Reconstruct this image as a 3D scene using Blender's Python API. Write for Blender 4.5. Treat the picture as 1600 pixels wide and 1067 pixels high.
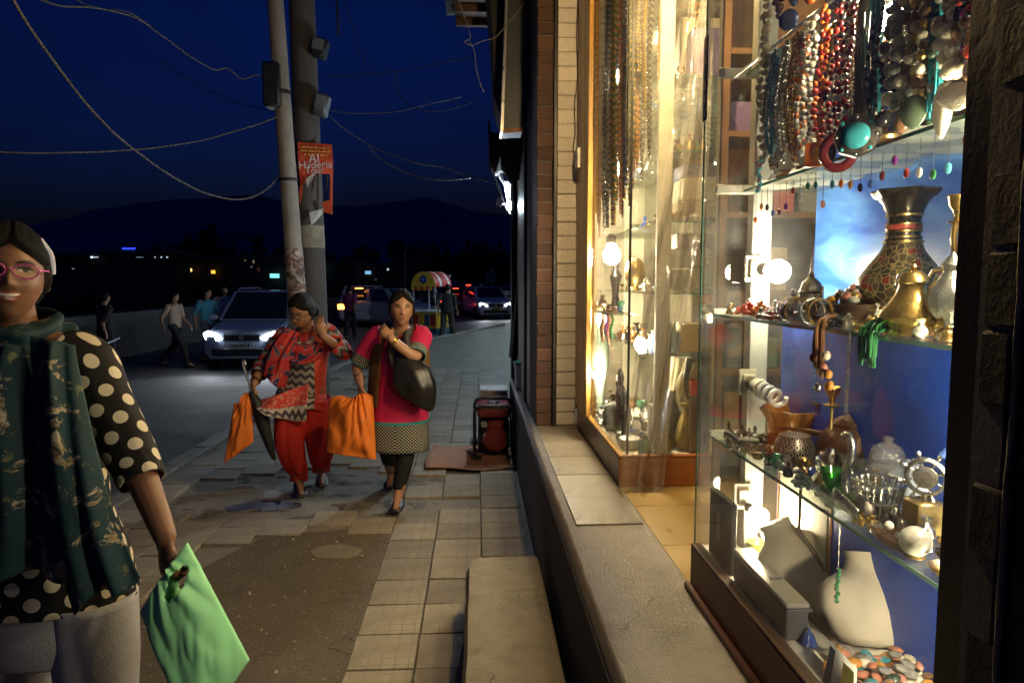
import bpy, bmesh, math, random
from mathutils import Vector, Matrix, noise
V = Vector
PI = math.pi
rad = math.radians
sc = bpy.context.scene
for _o in list(bpy.data.objects): bpy.data.objects.remove(_o)
C = sc.collection
RN = random.Random(11)

# ---------------------------------------------------------------- camera
CAM_H = 1.52; TH = rad(5.01); PS = rad(2.94)
cam = bpy.data.cameras.new('camera'); camo = bpy.data.objects.new('camera', cam); C.objects.link(camo)
cam.lens = 24; cam.sensor_width = 36; cam.clip_start = 0.05; cam.clip_end = 6000
camo.location = (0, 0, CAM_H); camo.rotation_euler = (PI/2 - TH, 0, -PS)
sc.camera = camo
# ---------------------------------------------------------------- dusk sky
w = bpy.data.worlds.new('World'); sc.world = w; w.use_nodes = True
nt = w.node_tree; nt.nodes.clear()
_out = nt.nodes.new('ShaderNodeOutputWorld'); _bg = nt.nodes.new('ShaderNodeBackground')
_sky = nt.nodes.new('ShaderNodeTexSky'); _sky.sky_type = 'NISHITA'; _sky.sun_disc = False
_sky.sun_elevation = rad(-1.2); _sky.sun_rotation = rad(200); _sky.ozone_density = 3.0
_mul = nt.nodes.new('ShaderNodeMix'); _mul.data_type = 'RGBA'; _mul.blend_type = 'MULTIPLY'; _mul.inputs[0].default_value = 1
_mul.inputs[7].default_value = (0.13, 0.34, 1.15, 1)
_tc = nt.nodes.new('ShaderNodeTexCoord'); _cn = nt.nodes.new('ShaderNodeTexNoise'); _cn.inputs['Scale'].default_value = 2.6; _cn.inputs['Detail'].default_value = 7; _cn.inputs['Roughness'].default_value = .6; _cn.inputs['Distortion'].default_value = .6
nt.links.new(_tc.outputs['Generated'], _cn.inputs['Vector'])
_cr = nt.nodes.new('ShaderNodeMapRange'); _cr.inputs[1].default_value = .3; _cr.inputs[2].default_value = .7; _cr.inputs[3].default_value = .78; _cr.inputs[4].default_value = 1.25; nt.links.new(_cn.outputs[0], _cr.inputs[0])
_m2 = nt.nodes.new('ShaderNodeMix'); _m2.data_type = 'RGBA'; _m2.blend_type = 'MULTIPLY'; _m2.inputs[0].default_value = 1   # thin uneven dusk cloud
nt.links.new(_sky.outputs[0], _mul.inputs[6]); nt.links.new(_mul.outputs[2], _m2.inputs[6]); nt.links.new(_cr.outputs[0], _m2.inputs[7]); nt.links.new(_m2.outputs[2], _bg.inputs[0])
nt.links.new(_bg.outputs[0], _out.inputs[0]); _bg.inputs[1].default_value = 0.15
# ---------------------------------------------------------------- exposure
sc.view_settings.view_transform = 'Standard'; sc.view_settings.look = 'None'
sc.view_settings.exposure = 0.0; sc.view_settings.gamma = 1.0
sc.view_settings.use_curve_mapping = False
cy = sc.cycles
cy.use_denoising = True; cy.max_bounces = 10; cy.transparent_max_bounces = 24
cy.diffuse_bounces = 3; cy.glossy_bounces = 4; cy.transmission_bounces = 6
cy.caustics_reflective = False; cy.caustics_refractive = False; cy.sample_clamp_indirect = 4.0; cy.blur_glossy = 0.6

# ---------------------------------------------------------------- helpers: sight lines used to measure the place
def ray(px, py):
    f = V((math.sin(PS)*math.cos(TH), math.cos(PS)*math.cos(TH), -math.sin(TH)))
    r = V((math.cos(PS), -math.sin(PS), 0)); u = r.cross(f)
    return f + r*((px-800)/1067) + u*((533.5-py)/1067)
def at(px, py, Y):
    d = ray(px, py); return V((0, 0, CAM_H)) + d*(Y/d.y)
def atz(px, py, Z):
    d = ray(px, py); return V((0, 0, CAM_H)) + d*((Z-CAM_H)/d.z)
def atx(px, py, X):
    d = ray(px, py); return V((0, 0, CAM_H)) + d*(X/d.x)

# ---------------------------------------------------------------- helpers: materials
MC = {}
def _base(name):
    m = bpy.data.materials.new(name); m.use_nodes = True
    return m, m.node_tree, m.node_tree.nodes['Principled BSDF']
def nmath(nt, op, a, b=None, c=None):
    n = nt.nodes.new('ShaderNodeMath'); n.operation = op
    for i, x in enumerate((a, b, c)):
        if x is None: continue
        if isinstance(x, (int, float)): n.inputs[i].default_value = x
        else: nt.links.new(x, n.inputs[i])
    return n.outputs[0]
def nmix(nt, f, a, b, bt='MIX'):
    n = nt.nodes.new('ShaderNodeMix'); n.data_type = 'RGBA'; n.blend_type = bt
    for i, x in ((0, f), (6, a), (7, b)):
        if isinstance(x, (int, float)): n.inputs[i].default_value = x
        elif isinstance(x, (tuple, list)): n.inputs[i].default_value = (x[0], x[1], x[2], 1)
        else: nt.links.new(x, n.inputs[i])
    return n.outputs[2]
def nnoise(nt, co, scale, detail=4, rough=.6, dist=0):
    n = nt.nodes.new('ShaderNodeTexNoise'); n.inputs['Scale'].default_value = scale
    n.inputs['Detail'].default_value = detail; n.inputs['Roughness'].default_value = rough; n.inputs['Distortion'].default_value = dist
    if co is not None: nt.links.new(co, n.inputs['Vector'])
    return n.outputs[0]
def nramp(nt, f, stops):
    n = nt.nodes.new('ShaderNodeValToRGB'); e = n.color_ramp.elements
    while len(e) < len(stops): e.new(.5)
    for k, (p, c) in enumerate(stops):
        e[k].position = p; e[k].color = (c, c, c, 1) if isinstance(c, (int, float)) else (c[0], c[1], c[2], 1)
    nt.links.new(f, n.inputs[0]); return n.outputs[0]
def ncoord(nt, kind='Object', scale=None):
    n = nt.nodes.new('ShaderNodeTexCoord'); o = n.outputs[kind]
    if scale:
        m = nt.nodes.new('ShaderNodeMapping'); nt.links.new(o, m.inputs[0]); m.inputs['Scale'].default_value = scale; o = m.outputs[0]
    return o
def nbump(nt, p, h, strength=.3, dist=.01):
    b = nt.nodes.new('ShaderNodeBump'); b.inputs['Strength'].default_value = strength; b.inputs['Distance'].default_value = dist
    nt.links.new(h, b.inputs['Height']); nt.links.new(b.outputs[0], p.inputs['Normal'])
def mat(name, col, rough=.6, metal=0, var=.2, scale=6, bump=0, bscale=40, spec=.5, coat=0, sss=0, stretch=None, rvar=.1, dirt=0, rand=0):
    if name in MC: return MC[name]
    m, nt, p = _base(name); MC[name] = m
    co = ncoord(nt, 'Object', stretch)
    n = nnoise(nt, co, scale, 5)
    f = nramp(nt, n, [(.3, 0), (.7, 1)])
    c = nmix(nt, f, tuple(x*(1-var) for x in col), tuple(min(1, x*(1+var)) for x in col))
    if dirt:
        d = nramp(nt, nnoise(nt, co, scale*.45, 8, .75), [(.42, 0), (.68, 1)])
        c = nmix(nt, nmath(nt, 'MULTIPLY', d, dirt), c, tuple(x*.25 for x in col))
    if rand:
        oi = nt.nodes.new('ShaderNodeObjectInfo')
        h = nt.nodes.new('ShaderNodeHueSaturation'); nt.links.new(c, h.inputs['Color'])
        nt.links.new(nmath(nt, 'MULTIPLY_ADD', oi.outputs['Random'], 2*rand, 1-rand), h.inputs['Value']); c = h.outputs[0]
    nt.links.new(c, p.inputs['Base Color'])
    nt.links.new(nmath(nt, 'MULTIPLY_ADD', n, rvar*2, max(.02, rough-rvar)), p.inputs['Roughness'])
    p.inputs['Metallic'].default_value = metal; p.inputs['Specular IOR Level'].default_value = spec
    if coat: p.inputs['Coat Weight'].default_value = coat; p.inputs['Coat Roughness'].default_value = .08
    if sss:
        p.inputs['Subsurface Weight'].default_value = sss; p.inputs['Subsurface Radius'].default_value = (.02, .008, .004); p.inputs['Subsurface Scale'].default_value = .5
    if bump: nbump(nt, p, nnoise(nt, co, bscale, 6, .65), bump, .01)
    return m
def emat(name, col, s):
    if name in MC: return MC[name]
    m, nt, p = _base(name); MC[name] = m
    p.inputs['Base Color'].default_value = (*[.8*x for x in col], 1); p.inputs['Emission Color'].default_value = (*col, 1); p.inputs['Emission Strength'].default_value = s
    return m
def glassmat(name, tint=(.95, 1, .97), dust=.04, rough=.01, refl=1.0, dcol=(.8, .8, .75), dscale=5, bump=0, bscale=20):
    """thin pane: clear, mirrors by Fresnel, a film of dust"""
    if name in MC: return MC[name]
    m = bpy.data.materials.new(name); m.use_nodes = True; MC[name] = m
    nt = m.node_tree; nt.nodes.clear(); N = nt.nodes.new; L = nt.links.new
    out = N('ShaderNodeOutputMaterial'); tr = N('ShaderNodeBsdfTransparent'); tr.inputs[0].default_value = (*tint, 1)
    gl = N('ShaderNodeBsdfGlossy'); gl.inputs['Roughness'].default_value = rough; df = N('ShaderNodeBsdfDiffuse'); df.inputs[0].default_value = (*dcol, 1)
    fr = N('ShaderNodeLayerWeight'); fr.inputs[0].default_value = .5
    frv = nmath(nt, 'MULTIPLY_ADD', nmath(nt, 'POWER', fr.outputs['Facing'], 5.0), .95, .04)
    m1 = N('ShaderNodeMixShader'); m2 = N('ShaderNodeMixShader')
    co = ncoord(nt); d = nramp(nt, nnoise(nt, co, dscale, 8, .7), [(.35, 0), (.75, 1)])
    L(nmath(nt, 'MULTIPLY_ADD', d, dust*1.4, dust*.3), m1.inputs[0]); L(tr.outputs[0], m1.inputs[1]); L(df.outputs[0], m1.inputs[2])
    L(nmath(nt, 'MULTIPLY', frv, refl), m2.inputs[0]); L(m1.outputs[0], m2.inputs[1]); L(gl.outputs[0], m2.inputs[2])
    if bump:
        b = N('ShaderNodeBump'); b.inputs['Strength'].default_value = bump; b.inputs['Distance'].default_value = .02
        L(nnoise(nt, co, bscale, 5, .6, .6), b.inputs['Height']); L(b.outputs[0], gl.inputs['Normal']); L(b.outputs[0], fr.inputs['Normal'])
    L(m2.outputs[0], out.inputs[0]); return m

# ---------------------------------------------------------------- helpers: meshes
WM = {}
class MB:
    def __init__(s): s.v = []; s.f = []; s.uv = []; s.mi = []; s.cm = 0
    def add(s, vs, fs, uv=None):
        o = len(s.v); s.v += [V(x) for x in vs]; s.f += [tuple(i+o for i in f) for f in fs]; s.mi += [s.cm]*len(fs)
        s.uv += list(uv) if uv else [(0, 0)]*len(vs)
        return s
    def box(s, lo, hi, M=None):
        x0, y0, z0 = lo; x1, y1, z1 = hi
        vs = [V((x, y, z)) for z in (z0, z1) for y in (y0, y1) for x in (x0, x1)]
        if M: vs = [M @ p for p in vs]
        return s.add(vs, [(0, 2, 3, 1), (4, 5, 7, 6), (0, 1, 5, 4), (2, 6, 7, 3), (0, 4, 6, 2), (1, 3, 7, 5)])
    def cbox(s, c, d, M=None):
        c = V(c); T = Matrix.Translation(c) @ (M.to_4x4() if M else Matrix())
        return s.box([-x/2 for x in d], [x/2 for x in d], T)
    def loft(s, rings, cap=True, closed=True, uvs=None):
        n = len(rings[0]); vs = [p for r in rings for p in r]; fs = []
        for i in range(len(rings)-1):
            for j in range(n if closed else n-1):
                k = (j+1) % n; fs.append((i*n+j, i*n+k, (i+1)*n+k, (i+1)*n+j))
        if cap and closed: fs.append(tuple(range(n-1, -1, -1))); fs.append(tuple((len(rings)-1)*n+j for j in range(n)))
        return s.add(vs, fs, uvs)
    def tube(s, pts, r, n=8, cap=True, flat=None, up=None):
        pts = [V(p) for p in pts]; m = len(pts)
        if not isinstance(r, (list, tuple)): r = [r]*m
        rings = []; uv = []; prev = None; L = 0
        for i in range(m):
            t = (pts[min(i+1, m-1)] - pts[max(i-1, 0)])
            t = t.normalized() if t.length > 1e-9 else V((0, 0, 1))
            if prev is None:
                a = V(up) if up else (V((0, 0, 1)) if abs(t.z) < .9 else V((1, 0, 0)))
                e = (a - t*a.dot(t)).normalized()
            else: e = (prev - t*prev.dot(t)).normalized()
            prev = e; b = t.cross(e)
            if i: L += (pts[i]-pts[i-1]).length
            fl = flat[i] if isinstance(flat, (list, tuple)) else (flat or 1)
            rings.append([pts[i] + e*(math.cos(2*PI*k/n)*r[i]) + b*(math.sin(2*PI*k/n)*r[i]*fl) for k in range(n)])
            uv += [(2*PI*r[i]*(abs(k-n/2)/n), L) for k in range(n)]
        return s.loft(rings, cap, True, uv)
    def lathe(s, prof, n=20, c=(0, 0, 0), M=None, wob=None):
        c = V(c); rings = []
        for (r, z) in prof:
            ring = []
            for k in range(n):
                a = 2*PI*k/n; rr = r*(wob(a, z) if wob else 1)
                p = V((rr*math.cos(a), rr*math.sin(a), z)); ring.append(c + ((M @ p) if M else p))
            rings.append(ring)
        return s.loft(rings)
    def ball(s, c, r, nu=10, nv=6, M=None, fn=None):
        c = V(c); r = r if isinstance(r, (tuple, list)) else (r, r, r); vs = []; fs = []
        for i in range(nv+1):
            t = PI*i/nv
            for j in range(nu):
                a = 2*PI*j/nu; d = V((math.sin(t)*math.cos(a), math.sin(t)*math.sin(a), math.cos(t)))
                p = fn(d) if fn else V((d.x*r[0], d.y*r[1], d.z*r[2]))
                vs.append(c + ((M @ p) if M else p))
        for i in range(nv):
            for j in range(nu):
                k = (j+1) % nu; fs.append((i*nu+j, (i+1)*nu+j, (i+1)*nu+k, i*nu+k))
        return s.add(vs, fs)
    def sheet(s, fn, nu, nv, thick=0):
        vs = [V(fn(i/nu, j/nv)) for j in range(nv+1) for i in range(nu+1)]; uv = [(i/nu, j/nv) for j in range(nv+1) for i in range(nu+1)]
        fs = [(j*(nu+1)+i, j*(nu+1)+i+1, (j+1)*(nu+1)+i+1, (j+1)*(nu+1)+i) for j in range(nv) for i in range(nu)]
        return s.add(vs, fs, uv)
    def turn(s, c, ang, start=0):
        c = V(c); Mz = Matrix.Rotation(ang, 3, 'Z'); s.v = s.v[:start] + [c + Mz @ (p - c) for p in s.v[start:]]; return s
    def build(s, name, m, parent=None, smooth=True, bevel=0, local=False, solid=0, angle=40, remesh=0, smooth_it=0, segs=1):
        if not s.v: return None
        xs = [p.x for p in s.v]; ys = [p.y for p in s.v]; zs = [p.z for p in s.v]
        c = V(((min(xs)+max(xs))/2, (min(ys)+max(ys))/2, min(zs)))
        me = bpy.data.meshes.new(name); me.from_pydata([p - c for p in s.v], [], s.f); 
        ul = me.uv_layers.new(name='UVMap'); li = [0]*len(me.loops); me.loops.foreach_get('vertex_index', li)
        ul.data.foreach_set('uv', [x for i in li for x in s.uv[i]])
        me.polygons.foreach_set('material_index', s.mi)
        for q in (m if isinstance(m, (list, tuple)) else [m]): me.materials.append(q)
        o = bpy.data.objects.new(name, me); C.objects.link(o); o.location = c
        if bevel or True:
            bm = bmesh.new(); bm.from_mesh(me)
            bmesh.ops.remove_doubles(bm, verts=bm.verts, dist=1e-5)
            bmesh.ops.recalc_face_normals(bm, faces=bm.faces)
            if bevel: bmesh.ops.bevel(bm, geom=list(bm.edges), offset=bevel, segments=segs, affect='EDGES', profile=.6, clamp_overlap=True)
            bm.to_mesh(me); bm.free()
        if solid:
            md = o.modifiers.new('solid', 'SOLIDIFY'); md.thickness = solid; md.offset = 0
        if remesh:
            md = o.modifiers.new('r', 'REMESH'); md.mode = 'VOXEL'; md.voxel_size = remesh
            if smooth_it: sm = o.modifiers.new('s', 'SMOOTH'); sm.iterations = smooth_it; sm.factor = .5
            dg = bpy.context.evaluated_depsgraph_get(); e = o.evaluated_get(dg)
            m2 = bpy.data.meshes.new_from_object(e); o.modifiers.clear(); o.data = m2; me = m2
        if smooth:
            me.polygons.foreach_set('use_smooth', [True]*len(me.polygons))
            if not remesh: me.set_sharp_from_angle(angle=rad(angle))
        if parent is not None:
            o.parent = parent
            if local: WM[o.name] = WM[parent.name] @ Matrix.Translation(c)
            else: o.matrix_parent_inverse = WM[parent.name].inverted(); WM[o.name] = Matrix.Translation(c)
        else: WM[o.name] = Matrix.Translation(c)
        return o
def tag(o, label, cat, group=None):
    o['label'] = label; o['category'] = cat
    if group: o['group'] = group
    return o
def thing(name, label, cat, loc=(0, 0, 0), rz=0, group=None):
    o = bpy.data.objects.new(name, None); C.objects.link(o); o.location = loc; o.rotation_euler = (0, 0, rz); o.empty_display_size = .1
    WM[o.name] = Matrix.Translation(V(loc)) @ Matrix.Rotation(rz, 4, 'Z')
    return tag(o, label, cat, group)
def copy_tree(o, parent=None):
    c = o.copy(); C.objects.link(c); c.parent = parent; WM[c.name] = WM[o.name].copy()
    for ch in list(o.children): copy_tree(ch, c)
    return c
def struct(o): o['kind'] = 'structure'; return o
def stuff(o): o['kind'] = 'stuff'; return o
def lerp(a, b, t): return a + (b-a)*t
def catmull(pts, n=8):
    pts = [V(p) for p in pts]; out = []
    for i in range(len(pts)-1):
        p0 = pts[max(i-1, 0)]; p1 = pts[i]; p2 = pts[i+1]; p3 = pts[min(i+2, len(pts)-1)]
        for k in range(n):
            t = k/n; out.append(.5*((2*p1) + (p2-p0)*t + (2*p0-5*p1+4*p2-p3)*t*t + (3*p1-p0-3*p2+p3)*t**3))
    return out + [pts[-1]]
def sag(a, b, s, n=16):
    a = V(a); b = V(b); return [a.lerp(b, i/n) - V((0, 0, s*4*(i/n)*(1-i/n))) for i in range(n+1)]
def lettering(txt, size, M, m, parent, name='lettering', ext=.0008):
    cu = bpy.data.curves.new('t', 'FONT'); cu.body = txt; cu.size = size; cu.align_x = 'CENTER'; cu.extrude = ext
    o = bpy.data.objects.new('t', cu); C.objects.link(o); dg = bpy.context.evaluated_depsgraph_get()
    me = bpy.data.meshes.new_from_object(o.evaluated_get(dg)); bpy.data.objects.remove(o)
    me.transform(M); me.materials.append(m)
    q = bpy.data.objects.new(name, me); C.objects.link(q); q.parent = parent; q.matrix_parent_inverse = WM[parent.name].inverted(); WM[q.name] = Matrix()
    return q
# ================================================================ the setting
def dirtmat(name, c1, c2, c3, sc1=1.3, sc2=9, rough=.8, bump=.5, bscale=60, speck=0, wet=0, speckc=(.35, .33, .28)):
    m, nt, p = _base(name); MC[name] = m; co = ncoord(nt)
    a = nramp(nt, nnoise(nt, co, sc1, 7, .65, .4), [(.35, 0), (.65, 1)]); b = nramp(nt, nnoise(nt, co, sc2, 8, .7), [(.35, 0), (.7, 1)])
    c = nmix(nt, b, nmix(nt, a, c1, c2), c3)
    if speck:
        v = nt.nodes.new('ShaderNodeTexVoronoi'); v.inputs['Scale'].default_value = speck; nt.links.new(co, v.inputs['Vector'])
        d = nmath(nt, 'LESS_THAN', v.outputs['Distance'], .2); g = nmath(nt, 'GREATER_THAN', nnoise(nt, co, speck*.6, 2), .56)
        c = nmix(nt, nmath(nt, 'MULTIPLY', d, g), c, speckc)
    e = nt.nodes.new('ShaderNodeTexVoronoi'); e.feature = 'DISTANCE_TO_EDGE'; e.inputs['Scale'].default_value = 1.7
    wv = nt.nodes.new('ShaderNodeVectorMath'); wv.operation = 'MULTIPLY_ADD'; wv.inputs[1].default_value = (.35, .35, .35); nn = nt.nodes.new('ShaderNodeTexNoise'); nn.inputs['Scale'].default_value = 5; nn.inputs['Detail'].default_value = 6; nt.links.new(co, nn.inputs['Vector']); nt.links.new(nn.outputs['Color'], wv.inputs[0]); nt.links.new(co, wv.inputs[2]); nt.links.new(wv.outputs[0], e.inputs['Vector'])
    ck = nmath(nt, 'MULTIPLY', nmath(nt, 'LESS_THAN', e.outputs['Distance'], .006), nmath(nt, 'GREATER_THAN', nnoise(nt, co, 2.3, 3), .5))
    c = nmix(nt, nmath(nt, 'MULTIPLY', ck, .75), c, tuple(x*.25 for x in c2)); st_ = nramp(nt, nnoise(nt, co, 3.7, 8, .75, 1.2), [(.55, 0), (.75, .7)]); c = nmix(nt, st_, c, tuple(x*.45 for x in c2))
    nt.links.new(c, p.inputs['Base Color']); nt.links.new(nmath(nt, 'MULTIPLY_ADD', a, -wet, rough), p.inputs['Roughness'])
    nbump(nt, p, nnoise(nt, co, bscale, 8, .7), bump, .012); return m
m_asph = dirtmat('asphalt', (.085, .085, .085), (.13, .13, .13), (.06, .06, .06), .35, 4, .85, .35, 90, 0, .2)
m_conc = dirtmat('patch_concrete', (.165, .135, .09), (.085, .068, .045), (.125, .10, .068), 1.4, 12, .85, .9, 60, 55, .1, (.36, .31, .24))
m_mud = dirtmat('bare_earth', (.13, .10, .068), (.06, .045, .032), (.19, .155, .11), 1.1, 7, .8, .9, 26, 30, .35)
m_paveb = dirtmat('pavement_bed', (.20, .18, .14), (.13, .115, .09), (.25, .225, .175), .6, 5, .75, .5, 40, 0, .25)
m_soil = mat('soil', (.05, .045, .035), .9, bump=.4, bscale=3, scale=.2)
m_cem = dirtmat('plinth_cement', (.19, .165, .13), (.105, .09, .072), (.235, .205, .165), 2.2, 14, .44, .3, 130, 85, .16, (.26, .235, .20))
m_slab = dirtmat('slab_cement', (.20, .17, .115), (.13, .105, .07), (.245, .215, .155), 2.6, 10, .7, .45, 90, 75, .1, (.30, .26, .20))
def tilemat(name, col, nb):
    """paving tile: moulded grid of small squares, worn and stained"""
    m, nt, p = _base(name); MC[name] = m; co = ncoord(nt)
    g = nt.nodes.new('ShaderNodeSeparateXYZ'); nt.links.new(co, g.inputs[0])
    def line(o):
        f = nmath(nt, 'FRACT', nmath(nt, 'MULTIPLY_ADD', o, nb/.27, 10.5)); return nmath(nt, 'LESS_THAN', nmath(nt, 'ABSOLUTE', nmath(nt, 'SUBTRACT', f, .5)), .06)
    ln = nmath(nt, 'MAXIMUM', line(g.outputs[0]), line(g.outputs[1]))
    ln = nmath(nt, 'MULTIPLY', ln, nramp(nt, nnoise(nt, co, 5, 3), [(.42, .1), (.62, 1)]))
    oi = nt.nodes.new('ShaderNodeObjectInfo')
    a = nramp(nt, nnoise(nt, co, 6, 8, .7), [(.3, 0), (.75, 1)])
    h = nt.nodes.new('ShaderNodeHueSaturation'); nt.links.new(nmix(nt, a, tuple(x*.62 for x in col), tuple(x*1.15 for x in col)), h.inputs['Color'])
    nt.links.new(nmath(nt, 'MULTIPLY_ADD', oi.outputs['Random'], .42, .74), h.inputs['Value'])
    c = nmix(nt, nmath(nt, 'MULTIPLY', ln, .42), h.outputs[0], tuple(x*.3 for x in col))
    nt.links.new(c, p.inputs['Base Color']); p.inputs['Roughness'].default_value = .72
    nbump(nt, p, nmath(nt, 'SUBTRACT', nnoise(nt, co, 60, 5), nmath(nt, 'MULTIPLY', ln, .6)), .35, .006); return m
m_tile = tilemat('paving_tile', (.32, .275, .205), 5)

# ground, lake, road
struct(MB().box((-3000, -500, -1.6), (3000, 4000, -1.3)).build('ground', m_soil, smooth=False))
m_water = mat('lake_water', (.004, .007, .014), .08, bump=.25, bscale=.7, var=.1, scale=.1)
struct(MB().add([(-900, -60, -1.0), (-8.6, -60, -1.0), (-8.6, 20, -1.0), (10, 75, -1.0), (120, 150, -1.0), (120, 420, -1.0), (-900, 420, -1.0)], [(0, 1, 2, 3, 4, 5, 6)]).build('lake_water', m_water, smooth=False))
WL = [(-8.4, -8), (-8.4, 20), (-7.6, 28), (-4.5, 40), (3, 55), (16, 70)]
def strip(ptsL, ptsR, z0, z1):
    mb = MB(); n = len(ptsL)
    mb.add([(x, y, z1) for x, y in ptsL] + [(x, y, z1) for x, y in ptsR], [(i, n+i, n+i+1, i+1) for i in range(n-1)])
    mb.add([(x, y, z1) for x, y in ptsL] + [(x, y, z0) for x, y in ptsL], [(i, i+1, n+i+1, n+i) for i in range(n-1)]); return mb
KL = [(-2.6, -8), (-2.6, 12.5), (-2.42, 14.5), (-1.95, 16.5), (-1.3, 18.4), (-.2, 21.5), (1.3, 25.7), (6, 34), (16, 44)]
struct(strip(WL, [(60, y) for x, y in WL], -1.4, -.24).build('road', m_asph, smooth=False))
struct(strip([(x+.13, y) for x, y in KL], [(60, y*.8) for x, y in KL], -.239, -.022).build('pavement', m_paveb, smooth=False))
PAV = bpy.data.objects['pavement']
m_kerb = mat('kerb_concrete', (.27, .25, .21), .75, bump=.5, dirt=.6, rand=.2)
for k in range(len(KL)-1):   # kerb stones
    a = V((*KL[k], 0)); b = V((*KL[k+1], 0)); L = (b-a).length; n = max(1, int(L/.62)); d = (b-a)/n
    for i in range(n):
        p = a + d*i; q = p + d*.985; t = d.normalized(); s = V((t.y, -t.x, 0))
        if p.y < .5 or p.y > 24: continue
        dz = RN.uniform(-.008, .008)
        mb = MB().add([V((x.x, x.y, z+dz*(z > -.1))) for z in (-.245, .012) for x in (p, p+s*.15, q+s*.15, q)], [(0, 1, 2, 3), (7, 6, 5, 4), (0, 4, 5, 1), (1, 5, 6, 2), (2, 6, 7, 3), (3, 7, 4, 0)])
        mb.build('kerb_stone', m_kerb, PAV, bevel=.012)
# paving tiles: each a piece, bare ground where they are missing
tile_me = None; TS = .272
def in_patch(x, y):
    if x < -.40 and y < 4.18 and x > -1.62 - .12*math.sin(y*5) + (.25 if y > 3.7 else 0)*(y-3.7)*4: return True      # concrete patch
    if 4.46 < y < 5.55 + .18*math.sin(x*4) and -2.05 < x < -.22 + .25*math.sin(y*6): return True                        # bare earth
    return False
nx = 0
for i in range(11):
    for j in range(38):
        x = .29 - TS*(i+.5) - .0; y = 1.5 + TS*(j+.5) + (0 if i < 3 else .11*(i % 2))
        if in_patch(x, y) or x < -2.46: continue
        if y > 8 and i > 3 and RN.random() < .25: continue
        if tile_me is None:
            h = TS/2 - .004
            o = MB().box((-h, -h, -.03), (h, h, 0)).build('tile', m_tile, PAV, bevel=.003); tile_me = o
        else:
            o = tile_me.copy(); C.objects.link(o)
        o.location = (x, y, -.03 + RN.uniform(-.003, .003)); o.rotation_euler = (RN.gauss(0, .006), RN.gauss(0, .006), RN.gauss(0, .006)); nx += 1
# concrete patch with a ragged left edge, bare earth with a puddle
def blob(name, pts, z, m, n=3, j=.03):
    P = catmull([V((x, y, z)) for x, y in pts + pts[:1]], n)[:-1]
    P = [p + V((RN.uniform(-j, j), RN.uniform(-j, j), 0)) for p in P]
    mb = MB(); k = len(P); mb.add(P, [tuple(range(k))]); mb.add(P + [p - V((0, 0, .03)) for p in P], [(i, (i+1) % k, k+(i+1) % k, k+i) for i in range(k)])
    return mb.build(name, m, PAV, smooth=False)
blob('concrete_patch', [(-.405, .8), (-.405, 1.6), (-.404, 2.4), (-.405, 3.2), (-.40, 4.16), (-.8, 4.15), (-1.25, 4.05), (-1.45, 3.6), (-1.6, 3.0), (-1.5, 2.5), (-1.65, 2.0), (-1.5, 1.4), (-1.6, .8)], -.004, m_conc)
blob('concrete_patch', [(-.9, 3.72), (-.72, 3.7), (-.66, 3.82), (-.8, 3.9), (-.95, 3.84)], -.0015, m_slab, j=.01)
eo = MB().sheet(lambda u, v: (lerp(-2.2, -.05, u), lerp(4.38, 5.8, v), -.026 + .034*noise.fractal(V((u*7, v*6, 3)), .8, 2, 5) * min(1, 6*u*(1-u)*2, 12*v*(1-v))), 90, 70).build('bare_earth', m_mud, PAV)
m_pud = mat('puddle_water', (.018, .013, .009), .22, var=.05, bump=.03, bscale=8)
blob('puddle', [(-1.70, 4.58), (-1.5, 4.55), (-1.34, 4.58), (-1.2, 4.68), (-1.32, 4.76), (-1.55, 4.78), (-1.72, 4.68)], -.017, m_pud, j=.015)
# grit and litter on the patch
mb = MB()
for k in range(420):
    y = RN.uniform(1.9, 4.1); x = RN.uniform(-1.55, -.42); r = abs(RN.gauss(0, .0035)) + .0015
    mb.ball((x, y, -.002), (r, r*RN.uniform(.7, 1.6), r*.6), 5, 3)
stuff(mb.build('grit', mat('grit_stone', (.36, .33, .27), .8), PAV))
# far shore wall
wl = thing('parapet_wall', 'long low grey concrete parapet wall along the dark lakeside', 'wall', (-8.4, 14, -.24))
mb = MB(); L = [V((x-.15, y, 0)) for x, y in WL]; Rr = [V((x+.15, y, 0)) for x, y in WL]; n = len(L)
rings = [[L[i]+V((0, 0, -.9)), L[i]+V((0, 0, .72)), Rr[i]+V((0, 0, .72)), Rr[i]+V((0, 0, -.35))] for i in range(n)]
mb.loft(rings); mb.build('wall_body', mat('wall_concrete', (.15, .145, .135), .85, bump=.4, dirt=.5, scale=1.2), wl, smooth=False)
rings = [[L[i]+V((-.04, 0, .722)), L[i]+V((-.04, 0, .79)), Rr[i]+V((.04, 0, .79)), Rr[i]+V((.04, 0, .722))] for i in range(n)]
MB().loft(rings).build('coping', MC['wall_concrete'], wl, smooth=False)
# hills behind the lake
RIDGE = [(-900, 380), (-500, 372), (-250, 366), (-60, 362), (60, 352), (150, 328), (260, 312), (400, 304), (480, 318), (560, 322), (625, 313), (668, 308), (705, 319), (750, 332), (810, 337), (900, 330), (1100, 318), (1500, 340), (2200, 380)]
def ridge(px):
    for (a, b), (c, d) in zip(RIDGE, RIDGE[1:]):
        if a <= px <= c: return lerp(b, d, (px-a)/(c-a))
    return 380
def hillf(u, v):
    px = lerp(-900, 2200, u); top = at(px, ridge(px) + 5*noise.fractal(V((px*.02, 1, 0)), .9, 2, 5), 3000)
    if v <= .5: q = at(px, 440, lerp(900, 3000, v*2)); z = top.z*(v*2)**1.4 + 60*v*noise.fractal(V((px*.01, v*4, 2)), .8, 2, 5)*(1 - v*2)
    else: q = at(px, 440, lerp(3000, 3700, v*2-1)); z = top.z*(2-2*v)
    return (q.x, q.y, z - 2)
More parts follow.
